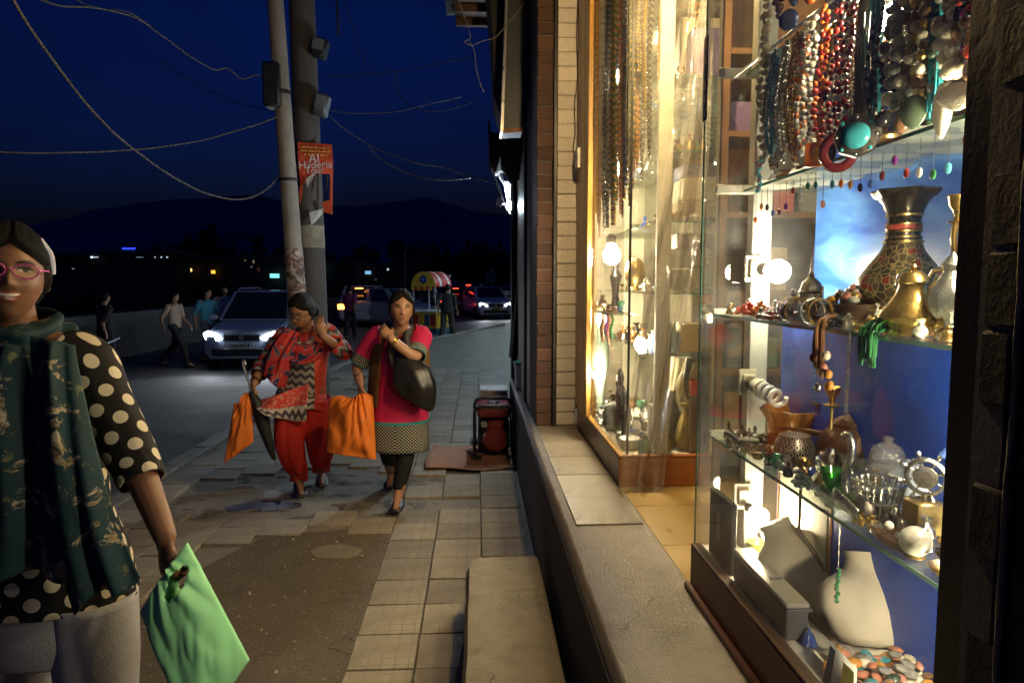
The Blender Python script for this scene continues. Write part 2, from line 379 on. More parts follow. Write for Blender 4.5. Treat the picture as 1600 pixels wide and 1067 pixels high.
struct(MB().sheet(hillf, 180, 24).build('hills', mat('hill_forest_haze', (.10, .13, .16), .95, scale=.004, var=.5)))  # dusk haze put into the colour: paler and bluer than forest
# far wood along the shore: one dark mass
mb = MB()
for k in range(230):
    px = RN.uniform(-300, 1000); Y = RN.uniform(150, 240); c = at(px, 440, Y); h = RN.uniform(5, 11)*(1.5 if RN.random() < .08 else 1); wd = h*RN.uniform(.3, .55) if h < 11 else h*.16
    mb.tube([(c.x, Y, -1.2), (c.x, Y, h*.6)], [.25, .1], 4)
    for q in range(70):
        d = V((RN.gauss(0, 1), RN.gauss(0, 1), RN.gauss(0, 1))).normalized()*RN.random()**.4
        p = V((c.x + d.x*wd, Y + d.y*wd, h*.55 + d.z*h*.48)); a = V((RN.uniform(-1, 1), RN.uniform(-1, 1), RN.uniform(-1, 1)))*h*.09; b = a.cross(V((RN.uniform(-1, 1), RN.uniform(-1, 1), RN.uniform(-1, 1)))).normalized()*h*.07
        mb.add([p-a, p-b, p+a, p+b], [(0, 1, 2, 3)])
stuff(tag(mb.build('far_wood', mat('far_leaves', (.03, .04, .02), .9)), 'dark far-off wood along the lake shore', 'wood'))
# shore land
struct(MB().box((-900, 135, -1.3), (600, 600, -.6)).build('shore', m_soil, smooth=False))
# houseboats with lit windows
m_hb = mat('houseboat_wood', (.05, .035, .025), .8); m_hbroof = mat('houseboat_roof', (.06, .06, .065), .7)
def lampm(n, c, s): return emat(n, c, s)
HB = [  # px0, px1, Y, roof py, label, lights[(px,py,wpx,hpx,mat)]
 (40, 190, 62, 392, 'dark houseboat with one short row of tiny white lamps', [(143, 402, 2.5, 2.5, 'w'), (149, 402, 8, 1.6, 'w2'), (114, 420, 3, 2, 'w3')]),
 (190, 285, 58, 388, 'dark houseboat with a bright blue neon strip on its roof edge', [(201, 388.5, 19, 2.6, 'bl'), (218, 402, 10, 1.4, 'w3'), (242, 402, 1.6, 1.6, 'w2'), (252, 402, 2, 2, 'w2'), (261, 402, 2.2, 2.2, 'w2')]),
 (285, 372, 64, 398, 'dark houseboat with two warm yellow lamps on its veranda', [(297, 422, 5, 4.5, 'y'), (333, 425, 6, 5, 'y2'), (276, 423, 7, 5, 'br'), (246, 431, 7, 4, 'w4')]),
 (372, 470, 60, 396, 'dark houseboat with one pale cyan lit window', [(429, 431, 14, 6.5, 'cy'), (383, 407, 2, 2, 'y3'), (396, 409, 2.4, 5, 'y3'), (393, 417, 2, 2, 'w3'), (404, 421, 4, 6, 'br')]),
 (490, 560, 70, 404, 'dark houseboat with one small blue-white window behind the poles', [(504, 422, 6, 8, 'cy')]),
 (555, 660, 75, 408, 'dark houseboat with a small blue window and a white roof lamp', [(575, 426, 9, 5, 'bw'), (606, 421, 3, 3, 'w2'), (587, 437, 3, 3, 'w4'), (703, 431, 2.5, 2.5, 'w3')])]
LM = dict(w=lampm('lamp_white', (.75, .9, 1), 2.2), w2=lampm('lamp_white_dim', (.7, .85, 1), .7), w3=lampm('lamp_white_faint', (.6, .75, .9), .18), w4=lampm('lamp_grey_faint', (.5, .55, .6), .06), bl=lampm('neon_blue', (.03, .06, 1), 1.6), y=lampm('lamp_yellow', (1, .62, .16), 2.5), y2=lampm('lamp_amber', (1, .5, .06), 1.6), y3=lampm('lamp_yellow_faint', (.8, .6, .3), .2), br=lampm('window_brown', (.6, .2, .08), .05), cy=lampm('window_cyan', (.3, .95, 1), 1.1), bw=lampm('window_blue', (.3, .65, 1), .75))
for (a, b, Y, rp, lab, lights) in HB:
    p0 = at(a, 440, Y); p1 = at(b, 440, Y); z = at((a+b)/2, rp, Y).z; t = thing('houseboat', lab, 'houseboat', ((p0.x+p1.x)/2, Y+2, -1.0), 0, 'houseboats moored on the lake')
    mb = MB(); x0, x1 = p0.x, p1.x
    mb.loft([[(x, Y + s*w_, zz) for s, zz in ((-1, -1.1), (1, -1.1), (1.15, .1), (-1.15, .1))] for x, w_ in ((x0-1.5, .4), (x0, 2), (x1, 2), (x1+1.5, .4))])
    mb.build('hull', m_hb, t, smooth=False)
    MB().box((x0, Y-1.7, .1), (x1, Y+1.7, z-.5)).build('cabin', m_hb, t, smooth=False)
    MB().box((x0-.5, Y-2.2, z-.5), (x1+.5, Y+2.2, z-.25)).build('roof', m_hbroof, t, smooth=False, bevel=.05)
    n = max(3, int((x1-x0)/1.4))
    mb = MB()
    for k in range(n+1):
        x = lerp(x0, x1, k/n); mb.tube([(x, Y-2.1, .1), (x, Y-2.1, z-.5)], .05, 6)
    stuff(mb.build('veranda_posts', m_hb, t))
    for (lx, ly, lw, lh, lm) in lights:
        q = at(lx, ly, Y-2.26); s = q.y/1067
        MB().cbox(q, (lw*s, .05, lh*s)).build('lit_window' if lw > 4 else 'lamp', LM[lm], t, smooth=False)
# street poles
m_pole1 = mat('pole_concrete', (.34, .30, .24), .7, bump=.3, bscale=20, dirt=.5, scale=3); m_pole2 = mat('pole_dark', (.10, .085, .07), .75, bump=.5, bscale=18, dirt=.6, scale=3, stretch=(1, 1, .25))
m_dark = mat('dark_metal', (.03, .03, .032), .55, metal=.4); m_grey = mat('grey_metal', (.17, .17, .17), .5, metal=.5, dirt=.4)
b1 = at(478, 662, 7.3); t1 = at(416, -190, 7.3)
pl = thing('street_pole', 'leaning pale concrete street pole with torn paper posters wrapped round it', 'pole', (b1.x, b1.y, 0))
MB().tube([b1.lerp(t1, k/8) + (V((0, 0, -.05)) if k == 0 else V()) for k in range(9)], [.098 - .0028*k for k in range(9)], 20).build('shaft', m_pole1, pl)
def postmat():
    m, nt, p = _base('torn_posters'); co = ncoord(nt)
    a = nramp(nt, nnoise(nt, co, 11, 3, .5, 1), [(.47, 0), (.53, 1)]); b = nramp(nt, nnoise(nt, co, 19, 5, .7), [(.45, 0), (.6, 1)])
    c = nmix(nt, a, nmix(nt, b, (.32, .27, .21), (.55, .46, .38)), nmix(nt, b, (.09, .065, .05), (.25, .12, .09)))
    nt.links.new(c, p.inputs['Base Color']); p.inputs['Roughness'].default_value = .8; return m
m_post = postmat()
def onpole(b, t, z0, z1, r0, r1, n, m, name, parent, off=.004):
    f = lambda z: b.lerp(t, (z - b.z)/(t.z - b.z))
    MB().tube([f(lerp(z0, z1, k/6)) for k in range(7)], [lerp(r0, r1, k/6) + off for k in range(7)], n, cap=False).build(name, m, parent)
onpole(b1, t1, 1.42, 1.86, .094, .092, 20, m_post, 'poster', pl)
onpole(b1, t1, 1.05, 1.40, .096, .095, 20, m_post, 'poster', pl, .003)
q = at(427, 135, 7.25); MB().cbox(q, (.17, .2, .44)).build('junction_box', m_dark, pl, bevel=.02)
onpole(b1, t1, 3.42, 3.46, .086, .086, 16, m_dark, 'clamp_band', pl, .006); onpole(b1, t1, 2.55, 2.58, .09, .09, 16, m_dark, 'clamp_band', pl, .006)
b2 = at(496, 643, 8.0); b2.z = 0; t2 = at(464, -190, 8.0)
p2 = thing('street_pole', 'thick dark upright street pole with a red banner and boxes fixed to it', 'pole', (b2.x, b2.y, 0))
MB().tube([b2.lerp(t2, k/8) for k in range(9)], [.16 - .003*k for k in range(9)], 20).build('shaft', m_pole2, p2)
onpole(b2, t2, 1.9, 2.15, .15, .15, 20, mat('old_paper', (.36, .31, .22), .8, dirt=.8, scale=14), 'poster', p2)
for (x, y, sx, sz) in ((500, 76, .16, .2), (503, 165, .14, .24)):
    q = at(x, y, 7.8); o = MB().cbox(q, (sx, .16, sz), Matrix.Rotation(.25, 3, 'Y')).build('lamp_box', m_grey if y > 100 else m_dark, p2, bevel=.02)
    MB().cbox(q + V((0, -.085, .02)), (sx*.75, .01, sz*.6), Matrix.Rotation(.25, 3, 'Y')).build('lens', mat('box_lens', (.16, .165, .16), .2), o)
    MB().tube([b2.lerp(t2, (q.z)/(t2.z)), q], .02, 6).build('bracket', m_dark, p2)
# torn red banner
m_ban = mat('banner_vinyl', (.72, .10, .035), .5, var=.18, scale=5, dirt=.25); m_white = mat('white_print', (.75, .74, .7), .6)
Yb = 7.78
ban = thing('torn_banner', 'torn orange-red vinyl banner with white lettering tied to the dark pole', 'banner', at(492, 335, Yb))
def wav(p): return p + V((0, .03*math.sin(p.z*9 + p.x*7), 0))
def poly(pts, Y, name, m, par, n=1):
    P = [wav(at(x, y, Y)) for x, y in pts]; mb = MB().add(P, [tuple(range(len(P)))]); return mb.build(name, m, par, smooth=False, solid=.004)
poly([(464, 221), (480, 223), (519, 226), (519.5, 250), (519.5, 273), (508, 272), (496, 271), (490, 277), (480, 285), (470, 291), (467, 260)], Yb, 'banner_sheet', m_ban, ban)
poly([(469, 290), (474, 286), (471, 305), (468, 318), (466.5, 300)], Yb+.01, 'torn_strip', m_ban, ban)
poly([(515.5, 273), (519.4, 273), (519, 335), (514.5, 334)], Yb+.01, 'torn_strip', m_ban, ban)
poly([(503, 316), (516, 313), (516, 334), (506, 332)], Yb+.02, 'torn_strip', m_ban, ban)
poly([(509, 274), (513, 276), (511, 300), (508, 303)], Yb+.01, 'torn_strip', MC['dark_metal'], ban)
poly([(482, 332), (499, 327), (505, 325), (503, 334), (493, 345), (486, 352)], Yb-.05, 'torn_flap', m_white, ban)
poly([(478, 281), (487, 274), (494, 270), (488, 283), (481, 293)], Yb-.03, 'torn_flap', mat('banner_back', (.5, .42, .4), .6), ban)
MR = Matrix.Rotation(PI/2, 4, 'X')
for txt, x, y, s in (('Al', 491, 254, .135), ('Hyderia', 493, 263, .115), ('Tour', 492, 271, .10)):
    p = at(x, y, Yb-.035); lettering(txt, s, Matrix.Translation(p) @ Matrix.Rotation(rad(-3), 4, 'Y') @ MR, m_white, ban)
m_yel = mat('banner_yellow_print', (.8, .45, .08), .6)
for k, (y, w0, w1) in enumerate(((231, 472, 514), (236.5, 470, 515), (242, 475, 511))):
    mb = MB(); x = w0
    while x < w1:
        L = RN.uniform(3, 7); a = at(x, y + (x-490)*.05, Yb-.034); b = at(min(x+L, w1), y + (x-490)*.05, Yb-.034); mb.box((a.x, a.y-.001, a.z-.009), (b.x, a.y, a.z+.009)); x += L + 2.2
    stuff(mb.build('small_print', m_yel, ban, smooth=False))
# overhead cables
m_cab = mat('cable_rubber', (.12, .11, .095), .7); m_cabd = mat('cable_dark', (.02, .02, .022), .6); m_cabw = mat('cable_pale', (.20, .20, .195), .7)
def cable(name, lab, pts, r, m, n=8, grp=None):
    P = catmull([at(x, y, Y) for x, y, Y in pts], n); o = MB().tube([q + V((0, 0, .010*noise.noise(q*2.3))) for q in P], r*.68, 6).build(name, m); tag(o, lab, 'cable', grp); return o
cable('overhead_cable', 'thick grey cable sagging in a deep curve up to the leaning pole', [(-60, -170, 3.2), (20, 0, 3.6), (75, 85, 4), (150, 180, 4.6), (215, 238, 5.2), (300, 293, 6), (350, 310, 6.5), (385, 310, 6.9), (415, 297, 7.15), (438, 274, 7.3)], .011, m_cab)
cable('overhead_cable', 'thin pale cable running almost level to the leaning pole', [(-40, 237, 5), (60, 239, 5.3), (160, 237, 5.8), (250, 230, 6.3), (330, 216, 6.8), (400, 195, 7.1), (445, 178, 7.3)], .009, m_cab)
cable('overhead_cable', 'knotted pale cable wandering along the sky to the junction box', [(40, -10, 5), (90, 8, 5.2), (140, 12, 5.5), (175, 18, 5.8), (215, 31, 6), (250, 55, 6.3), (300, 90, 6.7), (335, 110, 6.9), (355, 108, 7), (378, 124, 7.1), (402, 118, 7.2), (425, 128, 7.25)], .010, m_cab)
cable('overhead_cable', 'second thin strand joining the knotted pale cable', [(100, -14, 5.2), (130, 6, 5.5), (165, 15, 5.8), (200, 20, 5.9), (235, 42, 6.2)], .006, m_cab)
cable('overhead_cable', 'faint dark wire reaching the pole below the junction box', [(250, 95, 8), (320, 138, 8), (370, 160, 7.8), (420, 172, 7.5), (440, 176, 7.3)], .007, m_cabd)
cable('overhead_cable', 'dark straight wire from the thick pole to the building', [(495, 122, 7.9), (560, 117, 7.5), (640, 108, 7), (740, 88, 6.4)], .006, m_cabd)
cable('overhead_cable', 'pale slack wire looping from the grey lamp box, topmost of three', [(512, 172, 7.8), (550, 178, 7.7), (610, 176, 7.5), (660, 166, 7.2), (720, 152, 6.8)], .007, m_cab)
cable('overhead_cable', 'pale crinkled wire dropping from the grey lamp box to the awning bulb', [(512, 180, 7.8), (545, 207, 7.7), (590, 233, 7.5), (640, 252, 7.2), (690, 262, 6.9), (730, 275, 6.6), (776, 288, 6.35)], .007, m_cabw)
cable('overhead_cable', 'pale crinkled wire hanging lowest between the poles and the awning', [(575, 228, 7.6), (600, 252, 7.4), (640, 272, 7.2), (690, 282, 6.9), (735, 279, 6.6)], .007, m_cabw)
cable('overhead_cable', 'dim twisted wire crossing the sky above the crinkled ones', [(620, 110, 7), (625, 150, 7), (660, 173, 6.9), (700, 172, 6.8), (740, 160, 6.5)], .006, m_cabd)
cable('overhead_cable', 'short dark wire end dangling beside the thick pole', [(524, -20, 7), (527, 20, 7), (529, 56, 7)], .016, m_cabd)
cable('overhead_cable', 'thin dark wire curling down from the top between the poles', [(535, -10, 7), (550, 40, 7), (560, 75, 7), (575, 105, 7), (590, 120, 7)], .006, m_cabd)
# ================================================================ the shop building
m_wbrick = mat('whitewashed_brick', (.74, .68, .62), .85, bump=.9, bscale=45, dirt=.5, scale=16, rand=.10)
m_wmort = mat('whitewashed_joint', (.46, .42, .37), .9, bump=.6, bscale=70, dirt=.6, scale=20)
m_rbrick = mat('brown_brick', (.085, .042, .03), .9, bump=.9, bscale=45, dirt=.6, scale=11, rand=.35)
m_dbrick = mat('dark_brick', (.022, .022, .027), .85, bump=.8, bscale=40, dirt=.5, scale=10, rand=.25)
m_mort = mat('mortar', (.16, .14, .115), .9, bump=.5, bscale=80)
m_dwood = mat('dark_wood', (.075, .04, .024), .5, bump=.2, bscale=14, stretch=(1, 1, .12), scale=12, var=.4)
m_black = mat('black_paint', (.012, .011, .011), .45, bump=.15, bscale=30)
m_ywood = mat('varnished_wood', (.46, .25, .06), .38, coat=.3, stretch=(1, 1, .1), scale=14, var=.35)
m_owood = mat('orange_wood', (.35, .115, .03), .4, coat=.2, stretch=(.12, 1, 1), scale=14, var=.4, dirt=.4)
m_wpaint = mat('white_paint', (.62, .60, .54), .55, dirt=.25, scale=5, bump=.1)
m_cream = mat('cream_wall', (.66, .60, .47), .7, dirt=.15, scale=3)
m_ftile = mat('floor_marble', (.50, .36, .15), .3, var=.22, scale=5, dirt=.35, rand=.1)
m_steel = mat('steel', (.55, .55, .54), .3, metal=1)
SB = thing('shop_building', 'brick shop building with raised cement plinth along the pavement', 'building', (.6, 3, 0))
PT = .6
prof = [(.325, -.03), (.325, PT-.05), (.331, PT-.012), (.342, PT), (.70, PT), (.70, -.03)]
rings = []
for k in range(61):
    y = lerp(-1.5, 6.7, k/60); rings.append([(x + (.006*noise.noise(V((0, y*5, z*9))) if x < .4 else 0), y, z + (.004*noise.noise(V((x*4, y*6, 1))) if z > .5 else 0)) for x, z in prof])
PLN = MB().loft(rings).build('plinth', m_cem, SB, angle=50)
MB().box((.3195, -1.5, -.02), (.3235, 6.69, PT-.06)).build('shade_facing', mat('shade_cement', (.045, .042, .04), .85, dirt=.5, scale=4, bump=.5), PLN, smooth=False)  # added dark strip: shade on the plinth's upright face put into the colour
for k in range(6):   # worn cement flags on the plinth top
    y0 = 2.50 + .335*k; y1 = min(y0 + .332, 4.27)
    if y1 - y0 > .05: MB().box((.372, y0, PT-.02), (.628, y1, PT+.0045+RN.uniform(-.0012, .0012))).build('flagstone', m_cem, PLN, bevel=.002)
# pier of bricks between the display case and the next shop
def pier(x0, x1, y, z0, z1, m, name, ch, wave=.004, nb=1, depth=.6, mm=None):
    pr = MB().box((x0+.004, y+.012, z0), (x1-.004, y+depth, z1)).build(name, mm or m_mort, SB, smooth=False)
    z = z0; k = 0
    while z < z1 - ch*.5:
        cuts = [x0] + ([lerp(x0, x1, (i + (.5 if k % 2 else 0))/nb) for i in range(1, nb+1)] if nb > 1 else []) + [x1]
        cuts = sorted(set(min(x1, max(x0, c)) for c in cuts))
        for a, b in zip(cuts, cuts[1:]):
            if b - a < .02: continue
            dy = RN.uniform(-.005, .005)
            MB().box((a+.003+RN.uniform(-wave, wave), y+dy+.004*(mm is not None), z+.0032), (b-.003+RN.uniform(-wave, wave), y+.05, z+ch-.0032+RN.uniform(-.002, .002))).build('brick', m, pr, bevel=.004)
        z += ch; k += 1
    return pr
pier(.500, .632, 4.30, PT, 3.5, m_wbrick, 'white_pier', .086, mm=m_wmort)
pier(.372, .474, 4.27, PT, 3.5, m_rbrick, 'brown_pier', .083)
MB().box((.474, 4.255, PT), (.500, 4.36, 3.5)).build('pier_post', m_black, SB, bevel=.004)
MB().box((.40, 4.32, 0), (.645, 4.9, PT-.01)).build('pier_foot', m_mort, SB, smooth=False)
# next shop: boarded front, posts
nf = MB().box((.40, 4.88, PT), (2, 6.62, 4.2)).build('boarded_front', m_dwood, SB, smooth=False)
for k in range(9): MB().box((.378, 4.9 + k*.19, PT), (.402, 5.075 + k*.19, 3.2)).build('board', m_dwood, nf, bevel=.004)
MB().tube([(.375, 5.2, PT), (.375, 5.2, 3.3)], .02, 8).build('drain_pipe', m_black, SB); MB().tube([(.35, 6.5, PT), (.35, 6.5, 3.2)], .03, 8).build('drain_pipe', m_black, SB)
# near pier: black frame post and dark brick wall
MB().box((.620, .80, .3), (.80, .862, 3.0)).build('frame_post', m_black, SB, bevel=.004)
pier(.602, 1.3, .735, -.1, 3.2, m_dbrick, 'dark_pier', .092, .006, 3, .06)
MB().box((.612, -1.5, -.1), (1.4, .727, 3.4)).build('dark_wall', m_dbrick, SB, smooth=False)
# ragged cement seam where the brick meets the frame
MB().tube([(.604+.004*noise.noise(V((0, 0, z*9))), .732, z) for z in [i*.03 for i in range(100)]], [.004+.003*noise.noise(V((3, 0, z*14))) for z in [i*.03 for i in range(100)]], 6).build('cement_seam', m_slab, SB)
# shop interior: floor, walls, ceiling
fl = MB().box((.640, 1.2, PT-.1), (4.2, 4.4, PT-.006)).build('shop_floor', m_mort, SB, smooth=False)
for i in range(5):
    for j in range(3):
        MB().box((.642+i*.42, 1.87+j*.42, PT-.02), (1.058+i*.42, 2.286+j*.42, PT+.002)).build('floor_tile', m_ftile, fl, bevel=.002)
MB().box((4.2, .5, PT), (4.3, 4.6, 3)).build('back_wall', m_cream, SB, smooth=False)
MB().box((1.05, 4.36, PT), (4.2, 4.5, 3)).build('side_wall', m_cream, SB, smooth=False)
MB().box((.97, .87, PT), (4.2, .93, 3)).build('side_wall', m_cream, SB, smooth=False)
MB().box((1.075, .9, 2.95), (4.3, 4.55, 3.1)).build('ceiling', m_cream, SB, smooth=False); MB().box((.62, .87, 2.955), (1.074, 2.955, 3.1)).build('ceiling', m_cream, SB, smooth=False)
MB().box((.50, -1.5, 3.56), (4.3, 6.6, 4.8)).build('upper_wall', m_dwood, SB, smooth=False)
MB().box((.60, .87, 2.86), (.68, 2.95, 3.55)).build('lintel', m_dwood, SB, bevel=.005); MB().box((.60, 2.951, 3.50), (1.07, 4.28, 3.555)).build('lintel', m_dwood, SB, bevel=.005)
# eave over the next shop
ev = MB().box((-.17, 3.0, 3.74), (.9, 6.1, 3.80)).build('eave', m_dwood, SB, smooth=False)
for k in range(11): MB().box((-.165, 3.1+k*.29, 3.68), (.5, 3.15+k*.29, 3.738)).build('rafter', m_dwood, ev)
mb = MB(); mb.loft([[(-.25 + .012*0, lerp(2.9, 6.2, k/80), 3.815 + .012*math.sin(k*1.2)), (.9, lerp(2.9, 6.2, k/80), 3.95 + .012*math.sin(k*1.2)), (.9, lerp(2.9, 6.2, k/80), 3.955 + .012*math.sin(k*1.2)), (-.25, lerp(2.9, 6.2, k/80), 3.82 + .012*math.sin(k*1.2))] for k in range(81)])
mb.build('roof_sheet', m_dark, ev)
# projecting sheet-metal sign box, unlit
m_zinc = mat('zinc_sheet', (.06, .065, .08), .5, metal=.6, dirt=.35, scale=3, var=.2)
sg = thing('projecting_sign', 'dull grey sheet-metal box sign projecting from the brick pier, unlit', 'sign', at(810, 205, 4.95))
P = [at(x, y, 4.9) for x, y in ((794, -30), (836, -30), (833, 62), (816, 205), (785, 207))]
MB().loft([P, [p + V((0, .16, 0)) for p in P]]).build('box', m_zinc, sg, bevel=.006)
P = [at(x, y, 4.88) for x, y in ((791, -30), (795, -30), (786.5, 207), (782, 207))]; MB().loft([P, [p + V((0, .2, 0)) for p in P]]).build('edge_trim', m_steel, sg)
P = [at(x, y, 4.88) for x, y in ((785, 201), (816, 199.5), (816, 206), (785, 208))]; MB().loft([P, [p + V((0, .2, 0)) for p in P]]).build('edge_trim', mat('rusty_trim', (.28, .13, .07), .7), sg)
P = [at(x, y, 5.2) for x, y in ((760, -40), (796, -40), (785, 190), (772, 150), (768, 60))]; MB().loft([P, [p + V((0, .5, 0)) for p in P]]).build('back_board', m_dark, sg, bevel=.01)
MB().tube([at(822, 150, 4.98), at(838, 150, 4.9)], .015, 6).build('bracket', m_black, sg)
# tattered awning with lamps under it
m_canv = mat('dark_canvas', (.035, .03, .03), .85, bump=.4, bscale=25); m_wsheet = mat('white_sheet_board', (.6, .6, .62), .6, dirt=.2)
aw = thing('shop_awning', 'tattered dark canvas awning with a lit bulb below its edge', 'awning', (.35, 6.2, 2.2))
def awf(u, v):
    a = at(lerp(764, 840, u), lerp(203 + 8*math.sin(u*9), 180, u), 5.9); b = at(lerp(767, 838, u), lerp(262, 300, u) + 7*math.sin(u*17), 6.05)
    p = a.lerp(b, v); p.y += .05*math.sin(u*11 + v*5) + .1*v; return p
MB().sheet(awf, 24, 12).build('canvas', m_canv, aw, solid=.006)
def awg(u, v):
    a = at(lerp(764, 772, u), 203 + 8*u, 5.9 + u*1.0); b = at(lerp(767, 790, u), lerp(240, 300, u), 6.0 + u*.7); p = a.lerp(b, v); p.z += .02*math.sin(u*9+v*6); return p
MB().sheet(awg, 14, 8).build('canvas', m_canv, aw, solid=.006)
P = [at(x, y, 6.75) for x, y in ((786, 283), (800, 300), (809, 318), (809, 346), (795, 332))]; MB().loft([P, [p + V((0.05, .03, 0)) for p in P]]).build('lamp_board', m_wsheet, aw)
MB().tube([at(768, 262, 6.05), at(792, 330, 6.5)], .008, 6).build('strut', m_steel, aw); MB().tube([at(764, 190, 5.9), at(766, 265, 6.0)], .01, 6).build('strut', m_black, aw)
def bulb(name, lab, p, r, m, cord=None, grp=None, base=V((0, 0, 1)), nosock=False):
    """glass bulb with screw socket"""
    t = thing(name, lab, 'light bulb', p, 0, grp); base = base.normalized(); Q = base.to_track_quat('Z', 'Y').to_matrix()
    MB().lathe([(.001, -r*1.02), (r*.5, -r*.88), (r*.87, -r*.5), (r, 0), (r*.9, r*.5), (r*.6, r*1.0), (r*.45, r*1.4)], 14, p, Q).build('globe', m, t)
    MB().lathe([(r*.46, r*1.38), (r*.5, r*1.5), (r*.55, r*2.2), (r*.3, r*2.5), (.001, r*2.55)], 12, p, Q).build('socket', mat('socket_bakelite', (.05, .045, .04), .4), t)
    if cord: MB().tube(catmull([p + base*(r*2.4)] + cord, 5), .003, 5).build('cord', m_cabd, t)
    return t
m_cool = emat('bulb_cool', (.72, .88, 1), 1800); m_warm = emat('bulb_warm', (1, .80, .46), 260); m_off = mat('bulb_off', (.75, .75, .75), .2, coat=.5)
bulb('hanging_bulb', 'lit white bulb hanging under the tattered awning', at(797, 323, 6.6), .034, m_cool, [at(797, 300, 6.6), at(790, 285, 6.5)])
bulb('hanging_bulb', 'unlit white bulb hanging beside the lit one under the awning', at(780.5, 317, 6.4), .034, m_off, [at(779, 295, 6.4), at(776, 285, 6.4)])
# loose wires under the eave
cable('loose_wire', 'tangled pale wire hanging off the eave beside the metal sign', [(713, -10, 5.0), (728, 35, 5.0), (735, 60, 4.95), (726, 66, 4.9), (737, 72, 4.9), (752, 66, 4.88), (775, 58, 4.86), (792, 38, 4.84), (812, 14, 4.82), (830, -10, 4.8)], .004, m_cabw)
cable('loose_wire', 'pale wire end dangling below the tangle at the eave', [(733, 64, 4.9), (741, 80, 4.9), (744, 105, 4.9), (750, 130, 4.9), (756, 143, 4.9)], .0035, m_cabw)
cable('loose_wire', 'thin dark wire running down the edge of the white brick pier', [(904, -20, 4.27), (901, 60, 4.27), (903, 115, 4.27), (898, 165, 4.27), (899, 205, 4.27), (896, 232, 4.27), (899, 250, 4.27)], .0035, m_cabd)
sw = thing('switch_box', 'small white switch box fixed on the wooden frame beside the white brick pier', 'switch box', (.61, 4.15, 2.19))
MB().box((.596, 4.09, 2.19), (.6165, 4.19, 2.31)).build('cover', mat('white_plastic', (.75, .74, .7), .35), sw, bevel=.004); MB().box((.604, 4.20, 2.20), (.6205, 4.26, 2.30)).build('back_box', m_dark, sw, bevel=.003)
# lamp over the doorway
DL = V((.57, 2.42, 2.70))
bulb('doorway_lamp', 'bright warm bulb hanging over the shop doorway', DL, .05, emat('bulb_door', (1, .68, .29), 900), [V((.57, 2.42, 2.9)), V((.60, 2.42, 3.0))])
bulb('added_ceiling_lamp', 'added unseen warm bulb on the ceiling inside the shop', V((2.2, 2.6, 2.7)), .05, emat('bulb_inside_added', (1, .78, .45), 160), [V((2.2, 2.6, 2.92))])  # out of view, added to light the shop interior
# things on the ground by the plinth
m_step = m_slab
st = MB(); N = 30
rings = []
for k in range(N+1):
    y = lerp(-.6, 3.06, k/N); j = .007*noise.noise(V((1, y*6, 0))) + (.03 if k == N else 0); e = .012 if k in (0, N) else 0
    rings.append([(-.045+j, y, -.02), (-.052+j+.006*noise.noise(V((5, y*9, 0))), y, .235-e), (-.038+j, y, .262-e), (.262, y, .268-e+.003*noise.noise(V((2, y*4, 0)))), (.276, y, .255-e), (.276, y, -.02)])
tag(st.loft(rings).build('step_slab', m_step, angle=50), 'long chipped cement step block beside the shop plinth', 'step')
# generator
gp = atz(778, 716, 0); gx, gy = .14, 5.72
GN = thing('generator', 'portable red generator in a black tubular frame beside the plinth', 'generator', (gx, gy+.2, .012))
m_gred = mat('generator_red', (.22, .025, .018), .45, coat=.3, dirt=.4, scale=10); m_gblk = mat('generator_black', (.015, .015, .016), .5)
for y in (gy, gy+.38):
    P = [(gx-.15, y, .02), (gx-.15, y, .38), (gx-.135, y, .415), (gx-.10, y, .43), (gx+.10, y, .43), (gx+.135, y, .415), (gx+.15, y, .38), (gx+.15, y, .02)]
    MB().tube(P, .013, 8).build('frame_hoop', m_gblk, GN)
for s in (-1, 1):
    MB().tube([(gx+s*.15, gy, .05), (gx+s*.15, gy+.38, .05)], .012, 8).build('frame_rail', m_gblk, GN)
    MB().tube([(gx+s*.15, gy, .3), (gx+s*.15, gy+.38, .3)], .010, 8).build('frame_rail', m_gblk, GN)
tk = MB().box((gx-.13, gy+.015, .335), (gx+.13, gy+.36, .418)).build('fuel_tank', m_gred, GN, bevel=.025, segs=3)
MB().lathe([(.03, 0), (.032, .012), (.026, .028), (.001, .03)], 14, (gx+.0, gy+.12, .418)).build('fuel_cap', m_steel, tk); MB().box((gx-.05, gy+.2, .418), (gx+.05, gy+.27, .428)).build('gauge_plate', m_gblk, tk, bevel=.004)
MB().box((gx-.125, gy+.12, .05), (gx+.125, gy+.36, .30)).build('alternator', m_gblk, GN, bevel=.03, segs=2)
MB().lathe([(.001, 0), (.085, .0), (.1, .02), (.1, .08), (.09, .1), (.001, .1)], 24, (gx+.015, gy+.13, .16), Matrix.Rotation(PI/2, 3, 'X')).build('recoil_cover', m_gred, GN)
MB().lathe([(.05, 0), (.055, .012), (.03, .016), (.001, .016)], 18, (gx+.015, gy+.03, .13), Matrix.Rotation(PI/2, 3, 'X')).build('starter_disc', m_gred, GN)
MB().box((gx-.05, gy+.05, .21), (gx+.08, gy+.15, .31)).build('engine_block', m_gred, GN, bevel=.02)
MB().lathe([(.001, 0), (.026, .0), (.026, .03), (.001, .03)], 14, (gx-.075, gy+.05, .285), Matrix.Rotation(PI/2, 3, 'X')).build('choke_knob', m_steel, GN)
for s in (-1, 1): MB().cbox((gx+s*.12, gy+.03, .022), (.05, .05, .03)).build('rubber_foot', m_gblk, GN, bevel=.006)
GN.scale = (1.1, 1.1, 1.1)
m_card = mat('cardboard', (.42, .21, .12), .8, dirt=.45, scale=4, var=.25, bump=.2)
def cardf(u, v): return (lerp(-.42, .30, u) + .03*math.sin(v*5)*(u-.5), lerp(5.42, 6.2, v) + .02*math.sin(u*7), .011 + .006*math.sin(u*8+v*3) + (.018*(1-u)**6))
